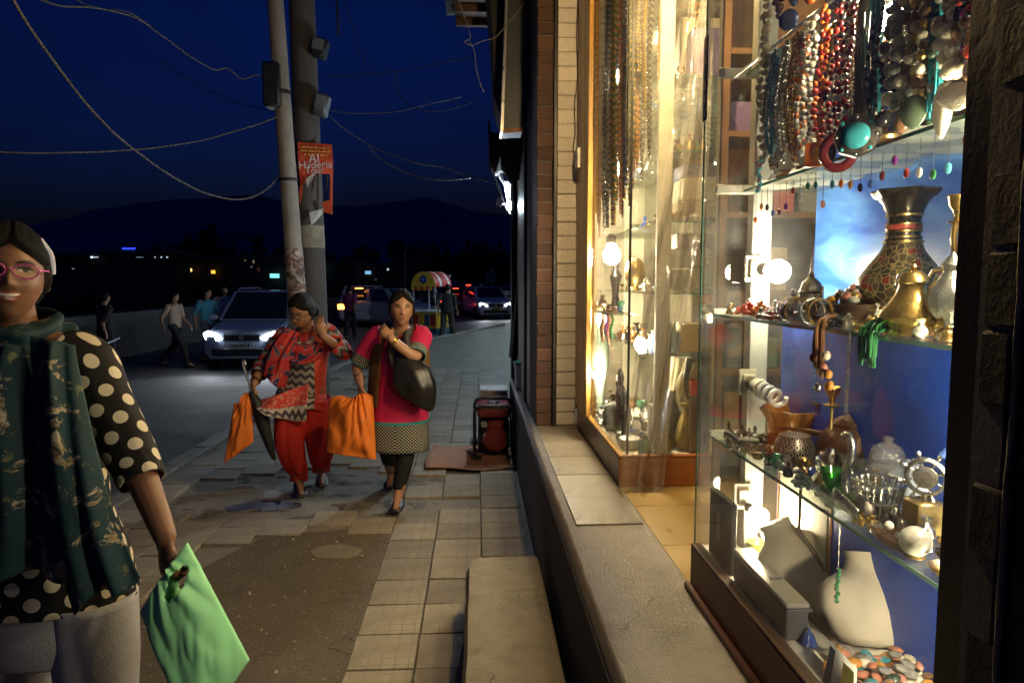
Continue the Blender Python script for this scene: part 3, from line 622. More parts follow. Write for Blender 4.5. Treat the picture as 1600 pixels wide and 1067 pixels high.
tag(MB().sheet(cardf, 16, 12).build('cardboard_sheet', m_card, solid=.004), 'flattened reddish cardboard sheet under the generator', 'cardboard')
bx = MB().box((.02, 6.28, .0), (.29, 6.58, .52)).build('storage_box', mat('grey_box', (.38, .36, .34), .6, dirt=.4), bevel=.01); tag(bx, 'pale grey box standing behind the generator', 'box')
bk = thing('paint_bucket', 'white plastic bucket with a green rim standing on the plinth', 'bucket', (.42, 5.9, PT))
MB().lathe([(.001, 0), (.085, .0), (.1, .2), (.1, .21)], 18, (.42, 5.9, PT)).build('pail', mat('bucket_white', (.6, .62, .66), .4), bk); MB().lathe([(.1, .205), (.107, .205), (.107, .225), (.001, .222)], 18, (.42, 5.9, PT)).build('lid', mat('bucket_green', (.05, .3, .15), .4), bk)
def cloth(u, v):
    p = at(lerp(803, 812, u) + lerp(4, -7, v)*(1-u), lerp(430, 558, v), 6.35); return p + V((0, .05*math.sin(u*9+v*2), 0))
tag(MB().sheet(cloth, 12, 18).build('hanging_cloth', m_canv, solid=.01), 'dark cloth hanging from the far corner of the building', 'cloth')

# unseen shop added behind the near building; its tube lamps light the far pavement
nb = thing('added_lit_shop', 'unseen set-back shop added for light, with cold tube lamps under its flat canopy', 'building', (3.5, 16, 0))
MB().box((2.6, 9.0, 0), (9, 24, 5)).build('wall', m_cream, nb, smooth=False); MB().box((1.6, 9.0, 3.0), (2.6, 24, 3.15)).build('canopy', m_wpaint, nb, smooth=False)
for k in range(5): sh_ = MB().box((2.56, 9.5+2.9*k, .15), (2.598, 11.9+2.9*k, 2.6)).build('shutter', m_grey, nb, smooth=False)
m_tube = emat('added_tube_cool', (.60, .82, 1), 210)
for k in range(6): MB().tube([(1.72, 9.8+2.4*k, 2.93), (1.72, 11.0+2.4*k, 2.93)], .016, 8).build('added_tube_lamp', m_tube, nb); MB().box((1.69, 9.75+2.4*k, 2.955), (1.75, 11.05+2.4*k, 2.998)).build('tube_batten', m_wpaint, nb, smooth=False)
n2 = copy_tree(nb); n2.location = V(n2.location) + V((4.6, 16.5, 0)); n2['label'] = 'second unseen shop added for light, with tube lamps, where the road bends'  # unseen copy added to light the far cars
# ================================================================ display cases
m_pane = glassmat('window_pane', (.985, .99, .98), .05, .015, .9); m_shelf = glassmat('shelf_glass', (.93, .98, .95), .05, .02, 1.0)
m_gedge = mat('glass_edge', (.05, .16, .12), .15, coat=.5, var=.1)
m_rwood = mat('red_wood', (.10, .035, .02), .38, coat=.2, stretch=(1, .12, 1), scale=14, var=.4, dirt=.3)
def backmat():
    m, nt, p = _base('blue_backdrop_print'); co = ncoord(nt, 'Object', (1, .55, 1.6)); n = nnoise(nt, co, 3.2, 4, .55, 2.2)
    s = nnoise(nt, ncoord(nt, 'Object', (1, 1.2, 14)), 2.4, 6, .6, .7)
    c = nmix(nt, nramp(nt, n, [(.42, 0), (.72, 1)]), (.010, .075, .40), (.10, .27, .66)); c = nmix(nt, nramp(nt, s, [(.5, 0), (.8, .3)]), c, (.22, .42, .74))
    nt.links.new(c, p.inputs['Base Color']); p.inputs['Roughness'].default_value = .3; return m
m_back = backmat(); m_back2 = mat('navy_cloth', (.005, .055, .42), .4, var=.4, scale=3, bump=.1, bscale=6)
RD = thing('display_case', 'near glass display case with blue backdrop packed with necklaces and brassware', 'display case', (.8, 1.45, PT))
MB().box((.637, .865, PT), (.655, 1.955, .735)).build('base_board', m_rwood, RD, bevel=.003)
MB().box((.62, .865, PT+.001), (.637, 1.96, PT+.022)).build('base_skirting', m_rwood, RD, bevel=.004)
MB().box((.655, .865, PT), (1.0, 1.955, .735)).build('base_box', m_wpaint, RD, smooth=False)
MB().box((.637, .865, .735), (.668, 1.955, .742)).build('base_trim', m_dwood, RD, bevel=.002)
MB().box((.648, .866, .742), (.654, 1.952, 2.85)).build('front_pane', m_pane, RD, smooth=False)
MB().box((.656, 1.946, .742), (1.0, 1.952, 2.85)).build('side_pane', m_pane, RD, smooth=False)
MB().box((.6455, 1.944, .742), (.6475, 1.954, 2.85)).build('pane_edge', m_gedge, RD, smooth=False)
MB().box((.955, .865, .735), (.87, 1.90, 1.428)).build('lower_backdrop', m_back2, RD, smooth=False)
MB().box((.955, .865, 1.45), (.963, 1.90, 1.83)).build('backdrop', m_back, RD, smooth=False)
MB().box((.957, .865, 1.835), (.967, 1.90, 2.85)).build('upper_back_panel', mat('mirror', (.80, .80, .77), .06, metal=1, var=.04, rvar=.03), RD, smooth=False)
MB().box((.95, .865, .745), (.954, 1.85, .92)).build('blue_liner', m_back, RD, smooth=False)
MB().box((.775, 1.90, .735), (.83, 1.944, 2.85)).build('post', m_wpaint, RD, bevel=.003)
SHZ = {'low': 1.08, 'mid': 1.43, 'up': 1.775, 'top': 2.09}
for k, z in SHZ.items():
    x0 = .672 if k in ('low', 'mid') else .745
    s = MB().box((x0, .869, z-.008), (.950, 1.895, z)).build('glass_shelf', m_shelf, RD, smooth=False)
    MB().box((x0-.0022, .869, z-.0075), (x0-.0003, 1.895, z-.0005)).build('shelf_edge', m_gedge, s, smooth=False)
    MB().box((.668, 1.898, z-.012), (.775, 1.915, z+.014)).build('shelf_bracket', mat('cream_bracket', (.6, .57, .46), .4), RD, bevel=.003)
MB().sheet(lambda u, v: (.748+.2*v, lerp(.88, 1.89, u), 1.777 + .006*math.sin(u*30+v*5) + .004*math.sin(u*71)), 60, 6).build('shelf_cloth', mat('white_satin', (.7, .68, .6), .35, bump=.2, bscale=10), RD)
stk = MB().box((.642, 1.925, 1.97), (.6445, 1.955, 2.20)).build('sticker_strip', mat('navy_sticker', (.02, .03, .07), .4), RD, smooth=False)
for k in range(6): MB().box((.640, 1.929, 1.98+k*.036), (.6417, 1.951, 2.008+k*.036)).build('sticker', [mat('sticker_blue', (.04, .07, .16), .4), mat('sticker_grey', (.12, .12, .16), .4), mat('sticker_mauve', (.14, .09, .13), .4)][k % 3], stk, smooth=False)
m_rod = mat('steel_rod', (.5, .5, .48), .3, metal=1)
for z in (2.075, 2.46): MB().tube([(.705, .87, z), (.705, 1.89, z)], .004, 8).build('hanging_rod', m_rod, RD)
MB().tube([(.775, .87, 2.075), (.775, 1.89, 2.075)], .004, 8).build('hanging_rod', m_rod, RD)
# bulb sockets on the post
def plate(px, py, par=RD, Y=1.892):
    p = at(px, py, Y); o = MB().cbox(p, (.052, .012, .075)).build('socket_plate', mat('socket_cream', (.66, .6, .46), .35), par, bevel=.004, segs=2); MB().cbox(p - V((0, .014, 0)), (.034, .016, .05)).build('socket_boss', MC['socket_cream'], o, bevel=.004); return p
plate(1168, 597); plate(1160, 775); plate(1178, 420)
CF = thing('spiral_bulb', 'unlit spiral tube bulb sticking out of a cream wall socket', 'light bulb', at(1172, 600, 1.86))
a = at(1172, 597, 1.868); d = (at(1222, 627, 1.70) - a).normalized(); Q = d.to_track_quat('Z', 'Y').to_matrix()
MB().lathe([(.001, -.002), (.017, 0), (.019, .01), (.019, .035), (.001, .036)], 16, a, Q).build('holder', mat('holder_brown', (.16, .13, .09), .4), CF)
MB().lathe([(.001, .034), (.023, .036), (.026, .05), (.024, .066), (.001, .067)], 16, a, Q).build('ballast', mat('ballast_white', (.72, .68, .58), .35), CF)
MB().tube([a + Q @ V((.018*math.cos(t), .018*math.sin(t), .068+.0048*t)) for t in [k*.35 for k in range(56)]], .0062, 8).build('spiral_tube', mat('tube_white', (.85, .82, .76), .2, coat=.6), CF)
m_bw1 = emat('bulb_case', (1, .86, .60), 240); m_bw2 = emat('bulb_case_low', (1, .84, .55), 170)
GB = 'lit bulbs in the display cases'
bulb('case_bulb', 'dazzling lit bulb just above the purple beads in the near display case', at(1216, 424, 1.80), .032, m_bw1, base=V((-.2, 1, .1)), grp=GB)
bulb('case_bulb', 'lit bulb low beside the grey necklace bust', at(1188, 806, 1.80), .024, m_bw2, base=V((-.3, 1, .2)), grp=GB)
bulb('case_bulb', 'second small lit bulb just under the low one beside the grey bust', at(1204, 838, 1.76), .019, m_bw2, base=V((-.3, 1, -.2)), grp=GB)
bulb('case_bulb', 'lit bulb glaring behind the hanging stone necklaces', at(1404, 32, 1.30), .034, m_bw1, base=V((.3, 0, 1)), grp=GB)
for z in (2.30, 1.70, 1.34, 1.0): bulb('case_bulb', 'added unseen bulb behind the black post at the near end of the display case', V((.775, .92, z)), .026, emat('bulb_post_added', (1, .84, .55), 460), base=V((.3, -1, .2)), grp=GB)  # out of view, added to light the goods from the front
# ---------------------------------------------------------------- goods
m_brass = mat('brass', (.62, .40, .13), .28, metal=1, var=.25, scale=14, dirt=.3); m_brassd = mat('dull_brass', (.42, .30, .12), .42, metal=.9, dirt=.5, scale=12)
m_silver = mat('silver', (.62, .60, .55), .25, metal=1, var=.25, scale=20, dirt=.35, bump=.25, bscale=120); m_tarn = mat('tarnished_silver', (.30, .27, .22), .35, metal=1, dirt=.6, scale=16, bump=.4, bscale=90)
m_copper = mat('dark_copper', (.16, .085, .05), .35, metal=.8, dirt=.5, scale=14, bump=.6, bscale=70); m_amber = mat('amber_glass', (.33, .14, .03), .12, coat=.8, bump=.5, bscale=40); m_bust = mat('grey_bust', (.52, .47, .38), .7, var=.08)
m_pearl = mat('ivory', (.66, .60, .46), .35, var=.15); m_wood2 = mat('bead_wood', (.09, .045, .025), .4)
def cm(n, c, r=.28, **k): return mat(n, c, r, **k)
CO = {n: cm('stone_'+n, c, r) for n, c, r in [('teal', (.04, .22, .26), .3), ('turquoise', (.06, .42, .50), .2), ('orange', (.75, .16, .02), .25), ('red', (.45, .03, .015), .22), ('garnet', (.16, .02, .02), .2), ('black', (.015, .014, .016), .2), ('navy', (.012, .03, .12), .25), ('grey', (.24, .23, .21), .35), ('cream', (.58, .50, .36), .4), ('white', (.70, .66, .56), .35), ('brown', (.17, .085, .04), .3), ('amber', (.50, .22, .04), .2), ('green', (.03, .15, .055), .25), ('dgreen', (.035, .06, .04), .3), ('purple', (.22, .03, .26), .22), ('pink', (.62, .12, .42), .2), ('gold', (.5, .34, .09), .3), ('silver', (.5, .48, .44), .25), ('rose', (.5, .2, .13), .3), ('blue', (.05, .11, .36), .25)]}
for n in ('gold', 'silver'): MC['stone_'+n].node_tree.nodes['Principled BSDF'].inputs['Metallic'].default_value = 1
def xpos(px, X, z): p = atx(px, 440, X); return V((X, p.y, z))
bead_me = {}
def necklace(px, X, z0, drop, cols, r, lab, w=.014, pend=None, big=False, grp=None, strands=1, Y=None, name='necklace', cat='necklace'):
    p0 = V((X, Y, z0)) if Y else xpos(px, X, z0); t = thing(name, lab, cat, p0 - V((0, 0, drop)), 0, grp); meshes = {}
    for s in range(strands):
        wy = w*(1 + .35*s); dx = RN.uniform(-.006, .006); dr = drop*(1 - .05*s)*RN.uniform(.96, 1.02)
        path = []
        for k in range(41):
            a = k/40; q = 1 - abs(2*a-1); side = -1 if a < .5 else 1
            zz = z0 - dr*(1 - (1-q)**1.02) if False else z0 - dr*q
            yy = side*wy*math.sqrt(max(0, 1 - q**6))*(.55+.6*q) ; path.append(V((X + dx + .006*math.sin(q*7+s), p0.y + yy, zz)))
        L = [0]
        for a, b in zip(path, path[1:]): L.append(L[-1] + (b-a).length)
        d = 0; i = 0; k = 0
        while d < L[-1]:
            while i < len(L)-2 and L[i+1] < d: i += 1
            f = (d - L[i])/max(1e-6, L[i+1]-L[i]); p = path[i].lerp(path[i+1], min(1, f)); c = cols[k % len(cols)]; rr = r*RN.uniform(.78, 1.15) if big else r*RN.uniform(.9, 1.05)
            if big:
                key = ('b', c); sc_ = (rr*RN.uniform(.8, 1.1), rr*RN.uniform(.9, 1.3), rr)
                if key not in bead_me: o = MB().ball((0, 0, 0), 1, 10, 7).build('bead', CO[c], t); bead_me[key] = o.data; me = o.data
                else: o = bpy.data.objects.new('bead', bead_me[key]); C.objects.link(o); o.parent = t
                o.matrix_parent_inverse = WM[t.name].inverted(); o.location = p + V((RN.uniform(-.004, .004), 0, -rr)); o.scale = sc_; o.rotation_euler = (RN.uniform(-.5, .5), RN.uniform(-.5, .5), RN.uniform(0, 3))
            else: meshes.setdefault(c, MB()).ball(p, (rr, rr, rr*1.15), 6, 4)
            d += rr*2.08; k += 1
    for c, mb in meshes.items(): stuff(mb.build('bead_strand', CO[c], t))
    if pend: pend(t, V((X-.008, p0.y, z0-drop)))
    return t
def tassel(px, X, z0, z1, col, n, lab, wd=.012, cat='necklace'):
    p0 = xpos(px, X, z0); t = thing('thread_necklace', lab, cat, (X, p0.y, z1)); mb = MB()
    for k in range(n):
        a = RN.uniform(-1, 1); b = RN.uniform(-1, 1)
        mb.tube([(X+b*.008, p0.y+a*wd*.7, z0), (X+b*.010+.004*math.sin(k), p0.y+a*wd, lerp(z0, z1, .5)), (X+b*.008, p0.y+a*wd*1.1 + .004*math.sin(k*3), z1 + RN.uniform(-.01, .02))], .0016, 5)
    stuff(mb.build('thread', CO[col], t)); return t
TA = rad(52)
def P_oct(t, p):
    p = p - V((.012, 0, 0)); M = Matrix.Rotation(-PI/2, 3, 'Y')
    MB().lathe([(.001, -.006), (.037, -.005), (.039, 0), (.037, .006), (.026, .008), (.001, .008)], 8, p-V((0, 0, .03)), M).turn(p, TA).build('pendant_setting', m_tarn, t)
    MB().lathe([(.0235, .007), (.021, .011), (.012, .014), (.001, .015)], 20, p-V((0, 0, .03)), M).turn(p, TA).build('pendant_stone', CO['turquoise'], t)
    for k in range(8): MB().ball(p - V((.006, 0, .03)) + V((0, .032*math.cos(k*PI/4), .032*math.sin(k*PI/4))), .004, 8, 5).turn(p, TA).build('pendant_stud', CO['turquoise' if k % 2 else 'silver'], t)
def P_sq(t, p):
    o = MB().cbox(p-V((0, 0, .025)), (.012, .046, .05)).turn(p, TA).build('pendant', CO['orange'], t, bevel=.005, segs=2); MB().ball(p-V((.005, 0, .025)), (.006, .013, .014), 12, 8).turn(p, TA).build('pendant_stone', cm('stone_tangerine', (.85, .30, .02), .2), t)
def P_oval(c, a=.016, b=.026): return lambda t, p: MB().ball(p-V((0, 0, b)), (.007, a, b), 14, 9).turn(p, TA).build('pendant', CO[c], t)
def P_ring(c): return lambda t, p: MB().tube([p + V((0, .027*math.cos(k*PI/10), -.03+.03*math.sin(k*PI/10))) for k in range(21)], .009, 8).turn(p, TA).build('pendant_ring', CO[c], t)
def P_leaf(m, a=.020, b=.032): return lambda t, p: MB().sheet(lambda u, v: (p.x-.006*math.sin(u*PI)*math.sin(v*PI), p.y + (u-.5)*2*a*math.sin(PI*min(.97, .08+v*.9))**.8, p.z - b*1.6*v), 10, 10).turn(p, TA).build('pendant', m, t, solid=.004)
def P_clus(c): 
    def f(t, p):
        for k in range(14): MB().ball(p + V((RN.uniform(-.004, .004), RN.uniform(-.016, .016)*(1-k/18), -.006*k)), .0062, 8, 6).build('pendant_bead', CO[c if k % 3 else 'silver'], t)
    return f
H = ' hanging in the near display case'
NL = [  # px, X, z0, drop, colours, bead r, big, strands, pendant, label
 (1186, .700, 2.46, .64, ['white', 'cream'], .0095, 1, 1, P_clus('turquoise'), 'long white shell necklace ending in a turquoise bead cluster'),
 (1196, .700, 2.06, .25, ['teal'], .0035, 0, 3, None, 'fine teal bead necklace beside the white shell one'),
 (1213, .702, 2.06, .27, ['grey', 'silver'], .004, 0, 3, None, 'fine grey and silver bead necklace in three strands'),
 (1229, .700, 2.06, .28, ['brown', 'amber'], .0038, 0, 3, None, 'amber-brown small bead necklace between grey and cream ones'),
 (1243, .705, 2.06, .27, ['cream', 'white', 'orange'], .006, 0, 2, None, 'cream bead necklace with a few orange beads among them'),
 (1258, .700, 2.06, .25, ['white', 'cream', 'grey'], .007, 1, 1, None, 'white and grey pebble bead necklace'),
 (1275, .695, 2.06, .26, ['orange', 'orange', 'red'], .0062, 1, 1, P_sq, 'bright orange coral necklace with a square orange pendant'),
 (1292, .700, 2.06, .26, ['black', 'garnet', 'red'], .006, 1, 1, P_oval('black'), 'black and red bead necklace with a black oval pendant'),
 (1308, .695, 2.06, .265, ['red', 'garnet', 'silver'], .0058, 1, 1, P_ring('garnet'), 'dark red necklace with a reddish ring pendant'),
 (1322, .705, 2.06, .27, ['brown', 'cream', 'silver'], .0042, 0, 4, None, 'brown and pearl necklace of many fine strands'),
 (1346, .690, 2.06, .255, ['black', 'silver'], .0045, 0, 1, P_oct, 'black necklace with a large round turquoise stone in an octagonal setting'),
 (1373, .700, 2.06, .25, ['black', 'navy'], .0085, 1, 1, P_oval('black', .012, .014), 'navy and black stone bead necklace'),
 (1388, .695, 2.06, .26, ['grey', 'cream', 'grey'], .0105, 1, 1, None, 'chunky grey pebble necklace'),
 (1404, .700, 2.06, .27, ['brown', 'grey', 'white'], .012, 1, 1, P_oval('brown', .012, .015), 'chunky brown and white pebble necklace in front of the glare'),
 (1422, .695, 2.06, .25, ['cream', 'brown', 'gold'], .009, 1, 1, P_leaf(cm('jade_dark', (.05, .075, .045), .3)), 'brown and gold stone necklace with a dark green leaf pendant'),
 (1436, .700, 2.06, .255, ['dgreen', 'grey'], .0085, 1, 1, None, 'dark green stone bead necklace'),
 (1466, .695, 2.06, .25, ['white', 'cream'], .0135, 1, 1, P_leaf(m_pearl, .012, .05), 'large white shell necklace with an ivory spear pendant'),
 (1478, .700, 2.06, .25, ['red', 'rose', 'brown'], .010, 1, 1, None, 'carnelian red stone necklace'),
 (1489, .690, 2.06, .26, ['grey', 'brown', 'black'], .0105, 1, 1, P_leaf(mat('shell_white', (.66, .58, .48), .35, bump=.5, bscale=60), .026, .024), 'brown agate necklace with a fan shell pendant'),
 (1502, .698, 2.06, .24, ['pink', 'purple', 'brown'], .0095, 1, 1, None, 'pink and purple crystal necklace next to the black post'),
 (1512, .69, 2.06, .24, ['amber', 'brown', 'red'], .0095, 1, 1, None, 'amber stone necklace at the end of the row'),
 (1206, .70, 2.46, .33, ['black', 'brown', 'dgreen'], .010, 1, 1, None, 'dark brown stone necklace of the upper row'),
 (1224, .70, 2.46, .34, ['navy', 'black'], .008, 1, 1, P_oval('navy', .022, .024), 'navy bead necklace of the upper row with a navy oval pendant'),
 (1244, .70, 2.46, .33, ['grey', 'silver'], .006, 0, 3, None, 'silver-grey necklace of the upper row'),
 (1256, .70, 2.46, .345, ['purple', 'pink'], .008, 1, 1, P_oval('orange', .012, .012), 'purple crystal necklace of the upper row with an orange drop'),
 (1274, .70, 2.46, .33, ['purple', 'green', 'gold'], .006, 0, 2, None, 'purple and green fine bead necklace of the upper row'),
 (1292, .70, 2.46, .34, ['cream', 'gold'], .009, 1, 1, None, 'cream bead necklace of the upper row')]
for (px, X, z0, dr, co, r, big, ns, pe, lab) in NL: necklace(px, X, z0, dr, co, r, lab, pend=pe, big=bool(big), strands=ns)
tassel(1352, .705, 2.06, 1.80, 'teal', 34, 'thick teal thread necklace beside the turquoise octagon', .013)
tassel(1446, .705, 2.06, 1.78, 'turquoise', 30, 'pale turquoise thread necklace beside the large white shells', .010)
tassel(1333, .705, 2.06, 1.80, 'brown', 20, 'brown cord necklace beside the thick teal threads', .008)
fine = ['silver', 'cream', 'brown', 'grey', 'gold', 'black', 'garnet', 'dgreen']
for k in range(30):
    y = 1.02 + .028*k; c = fine[k % 8]; 
    necklace(0, .775, 2.075, RN.uniform(.2, .27), [c, fine[(k*3+1) % 8]], RN.uniform(.0032, .005), 'fine %s and %s bead strand hanging behind the front necklaces' % (c.replace('dgreen', 'green'), fine[(k*3+1) % 8].replace('dgreen', 'green')), w=.009, Y=y, strands=2, grp='fine strands on the rear rod')
# mid shelf
zm = SHZ['mid'] + .001; zl = SHZ['low'] + .001; zb = .737
def cloismat():
    m, nt, p = _base('cloisonne_enamel'); co = ncoord(nt); v = nt.nodes.new('ShaderNodeTexVoronoi'); v.inputs['Scale'].default_value = 70; nt.links.new(co, v.inputs['Vector'])
    e = nt.nodes.new('ShaderNodeTexVoronoi'); e.feature = 'DISTANCE_TO_EDGE'; e.inputs['Scale'].default_value = 70; nt.links.new(co, e.inputs['Vector'])
    s = nt.nodes.new('ShaderNodeSeparateColor'); nt.links.new(v.outputs['Color'], s.inputs[0])
    c = nramp(nt, s.outputs[0], [(0, (.06, .05, .035)), (.35, (.16, .125, .07)), (.6, (.28, .035, .025)), (.68, (.045, .06, .035)), (.8, (.11, .085, .05))]); 
    for n in nt.nodes:
        if n.type == 'VALTORGB': n.color_ramp.interpolation = 'CONSTANT'
    f = nmath(nt, 'LESS_THAN', e.outputs['Distance'], .06); nt.links.new(nmix(nt, f, c, (.40, .29, .13)), p.inputs['Base Color']); p.inputs['Metallic'].default_value = .55; p.inputs['Roughness'].default_value = .32; return m
m_clois = cloismat(); m_bronze = mat('dark_bronze', (.05, .04, .035), .25, metal=.8)
p = xpos(1408, .865, zm); t = thing('vase', 'tall enamelled metal vase with flared wavy rim', 'vase', p)
MB().lathe([(.001, 0), (.05, 0), (.052, .01), (.046, .018), (.075, .045), (.087, .068), (.082, .092), (.062, .122), (.042, .148), (.034, .166)], 32, p).build('body', m_clois, t)
MB().lathe([(.034, .166), (.031, .18), (.030, .2), (.032, .222), (.041, .244), (.054, .262)], 32, p).build('neck', m_bronze, t)
MB().lathe([(.050, .257), (.056, .264), (.060, .27), (.058, .273), (.05, .266)], 40, p, None, lambda a, z: 1+.10*math.sin(a*6)).build('rim', m_bronze, t)
for z, r in ((.178, .033), (.190, .032), (.204, .032), (.222, .0335), (.169, .036)): MB().lathe([(r-.002, z-.003), (r+.0015, z-.0015), (r+.0015, z+.0015), (r-.002, z+.003)], 28, p).build('gilt_ring', m_brass, t)
MB().lathe([(.0325, .193), (.0335, .195), (.0335, .2005), (.0325, .2025)], 28, p).build('red_band', cm('enamel_red', (.4, .06, .04), .3), t)
p = xpos(1427, .722, zm); t = thing('brass_teapot', 'bell-shaped brass teapot with domed lid on the middle glass shelf', 'teapot', p)
MB().lathe([(.001, 0), (.034, 0), (.036, .005), (.034, .012), (.048, .022), (.0515, .03), (.049, .038), (.036, .052), (.0255, .068), (.021, .082), (.022, .086)], 32, p).build('body', m_brass, t)
MB().lathe([(.0225, .0865), (.024, .089), (.0215, .096), (.015, .104), (.007, .109), (.001, .110)], 28, p).build('lid', m_brass, t)
MB().lathe([(.003, .109), (.0055, .113), (.0035, .118), (.005, .122), (.001, .125)], 14, p).build('finial', m_brass, t)
MB().tube(catmull([p+V((0, -.046, .026)), p+V((0, -.062, .020)), p+V((0, -.073, .024))], 5), [.008, .0078, .0075, .007, .007, .0068, .0065, .0062, .006, .006, .006], 10).build('spout', m_brass, t)
MB().tube(catmull([p+V((0, .022, .088)), p+V((0, .038, .1)), p+V((0, .044, .08)), p+V((0, .036, .055))], 6), .0024, 8).build('handle', m_silver, t)
p = xpos(1488, .745, zm); t = thing('ewer', 'silvery pear-shaped ewer with curved handle on the middle shelf', 'ewer', p)
MB().lathe([(.001, 0), (.022, 0), (.018, .01), (.012, .018), (.03, .04), (.036, .058), (.031, .078), (.018, .095), (.013, .105), (.017, .115), (.01, .125), (.001, .135)], 28, p, None, lambda a, z: 1+.05*math.cos(a*12)).build('body', m_silver, t)
MB().tube(catmull([p+V((0, .034, .05)), p+V((0, .055, .07)), p+V((0, .045, .105)), p+V((0, .015, .108))], 6), .004, 8).build('handle', m_silver, t)
MB().tube(catmull([p+V((0, -.03, .06)), p+V((0, -.05, .08)), p+V((0, -.055, .11))], 6), [.008]*7+[.006]*6, 8).build('spout', m_silver, t)
p = xpos(1492, .84, zm); t = thing('candlestick', 'tall twisted brass candlestick behind the silvery ewer', 'candlestick', p)
MB().lathe([(.001, 0), (.035, 0), (.032, .012), (.008, .025)], 24, p).build('foot', m_brass, t)
for s in (0, PI): MB().tube([p + V((.0055*math.cos(a*6.5+s), .0055*math.sin(a*6.5+s), .02+.17*a)) for a in [k/40 for k in range(41)]], .0048, 8).build('twisted_stem', m_brass, t)
MB().lathe([(.005, .188), (.018, .192), (.007, .198), (.008, .21), (.0155, .222), (.017, .235), (.0195, .238), (.0165, .24), (.001, .232)], 22, p).build('cup', m_brass, t)
def beadheap(px, X, z, col, n, rx, rz, r, lab, name='bead_bundle'):
    p = xpos(px, X, z); t = thing(name, lab, 'beads', p); mb = MB()
    for k in range(n):
        a = RN.uniform(0, 2*PI); q = RN.random()**.5; mb.ball(p + V((rx*q*math.cos(a)*.8, rx*q*math.sin(a), r + rz*(1-q*q)*RN.random())), r*RN.uniform(.8, 1.1), 7, 5)
    stuff(mb.build('beads', CO[col], t)); return t
beadheap(1222, .765, zm, 'purple', 170, .05, .035, .0055, 'heap of purple beads below the dazzling bulb'); beadheap(1168, .71, zm, 'red', 90, .035, .03, .006, 'heap of glossy red beads at the corner of the middle shelf'); beadheap(1190, .73, zm, 'orange', 60, .03, .03, .0058, 'small heap of orange beads beside the red beads'); beadheap(1206, .69, zm, 'garnet', 90, .04, .012, .005, 'dark garnet beads spread at the shelf edge')
for px, X, zz, c, n, rx, lab in ((1255, .70, zm, 'silver', 110, .03, 'tangle of small silver beads in front of the tall silver pot'), (1305, .69, zm, 'black', 90, .028, 'tangle of small black beads at the middle shelf edge'), (1388, .70, zm, 'gold', 90, .026, 'tangle of small gold beads beside the brass teapot'),
        (1180, .70, zl, 'brown', 70, .025, 'tangle of small brown beads beside the iron cannon'), (1268, .70, zl, 'silver', 120, .03, 'tangle of small silver beads beside the carved pot'), (1335, .74, zl, 'grey', 120, .035, 'tangle of small grey beads behind the green goblet'), (1372, .70, zl, 'gold', 80, .024, 'tangle of small gold beads beside the swan ornament'), (1415, .745, zl, 'black', 90, .03, 'tangle of small black beads below the ship wheel')): beadheap(px, X, zz, c, n, rx, .022, .0042, lab, 'bead_tangle')
def lathe_thing(name, lab, cat, p, prof, m, n=24, wob=None, part='body', extra=None):
    t = thing(name, lab, cat, p); MB().lathe(prof, n, p, None, wob).build(part, m, t)
    if extra: extra(t, p)
    return t
p = xpos(1268, .755, zm)
def stupa(t, p):
    MB().lathe([(.024, .062), (.027, .066), (.024, .07), (.02, .086), (.01, .096), (.005, .1), (.007, .106), (.003, .112), (.0035, .12), (.001, .145)], 20, p).build('lid', m_tarn, t)
    MB().tube(catmull([p+V((0, -.02, .03)), p+V((0, -.045, .05)), p+V((0, -.05, .08))], 5), .004, 8).build('spout', m_tarn, t); MB().tube(catmull([p+V((0, .02, .02)), p+V((0, .05, .045)), p+V((0, .022, .062))], 5), .003, 8).build('handle', m_tarn, t)
lathe_thing('silver_pot', 'tall tarnished silver pot with pointed lid on the middle shelf', 'pot', p, [(.001, 0), (.032, 0), (.03, .006), (.014, .02), (.018, .03), (.026, .045), (.024, .062)], m_tarn, 24, lambda a, z: 1+.04*math.cos(a*10), extra=stupa)
p = xpos(1345, .80, zm); lathe_thing('wooden_bowl', 'wide dark wooden bowl heaped with stones on the middle shelf', 'bowl', p, [(.001, 0), (.035, 0), (.04, .008), (.066, .03), (.071, .042), (.067, .043), (.055, .028), (.001, .018)], m_wood2, 30)
for k in range(26):
    a = RN.uniform(0, 6.3); q = RN.random()**.5*.058; c = ['cream', 'gold', 'amber', 'brown', 'rose', 'white', 'grey'][k % 7]
    tag(MB().ball(p + V((q*math.cos(a), q*math.sin(a), .045 + .03*(1-q/.06)+RN.uniform(0, .008))), (RN.uniform(.009, .013), RN.uniform(.011, .017), RN.uniform(.008, .011)), 12, 8).build('tumbled_stone', CO[c]), 'polished %s stone heaped in the dark wooden bowl' % dict(gold='yellow', amber='amber', rose='pink').get(c, c), 'stone', 'stones heaped in the wooden bowl')
p = xpos(1318, .765, zm); t = thing('swan_figurine', 'small silver swan with curled neck on the middle shelf', 'figurine', p)
MB().ball(p+V((0, 0, .018)), (.016, .028, .018), 16, 10).build('body', m_silver, t); MB().tube(catmull([p+V((0, .02, .025)), p+V((0, .03, .05)), p+V((0, .012, .068)), p+V((0, -.004, .058)), p+V((0, .002, .046))], 6), .0055, 8).build('neck', m_silver, t)
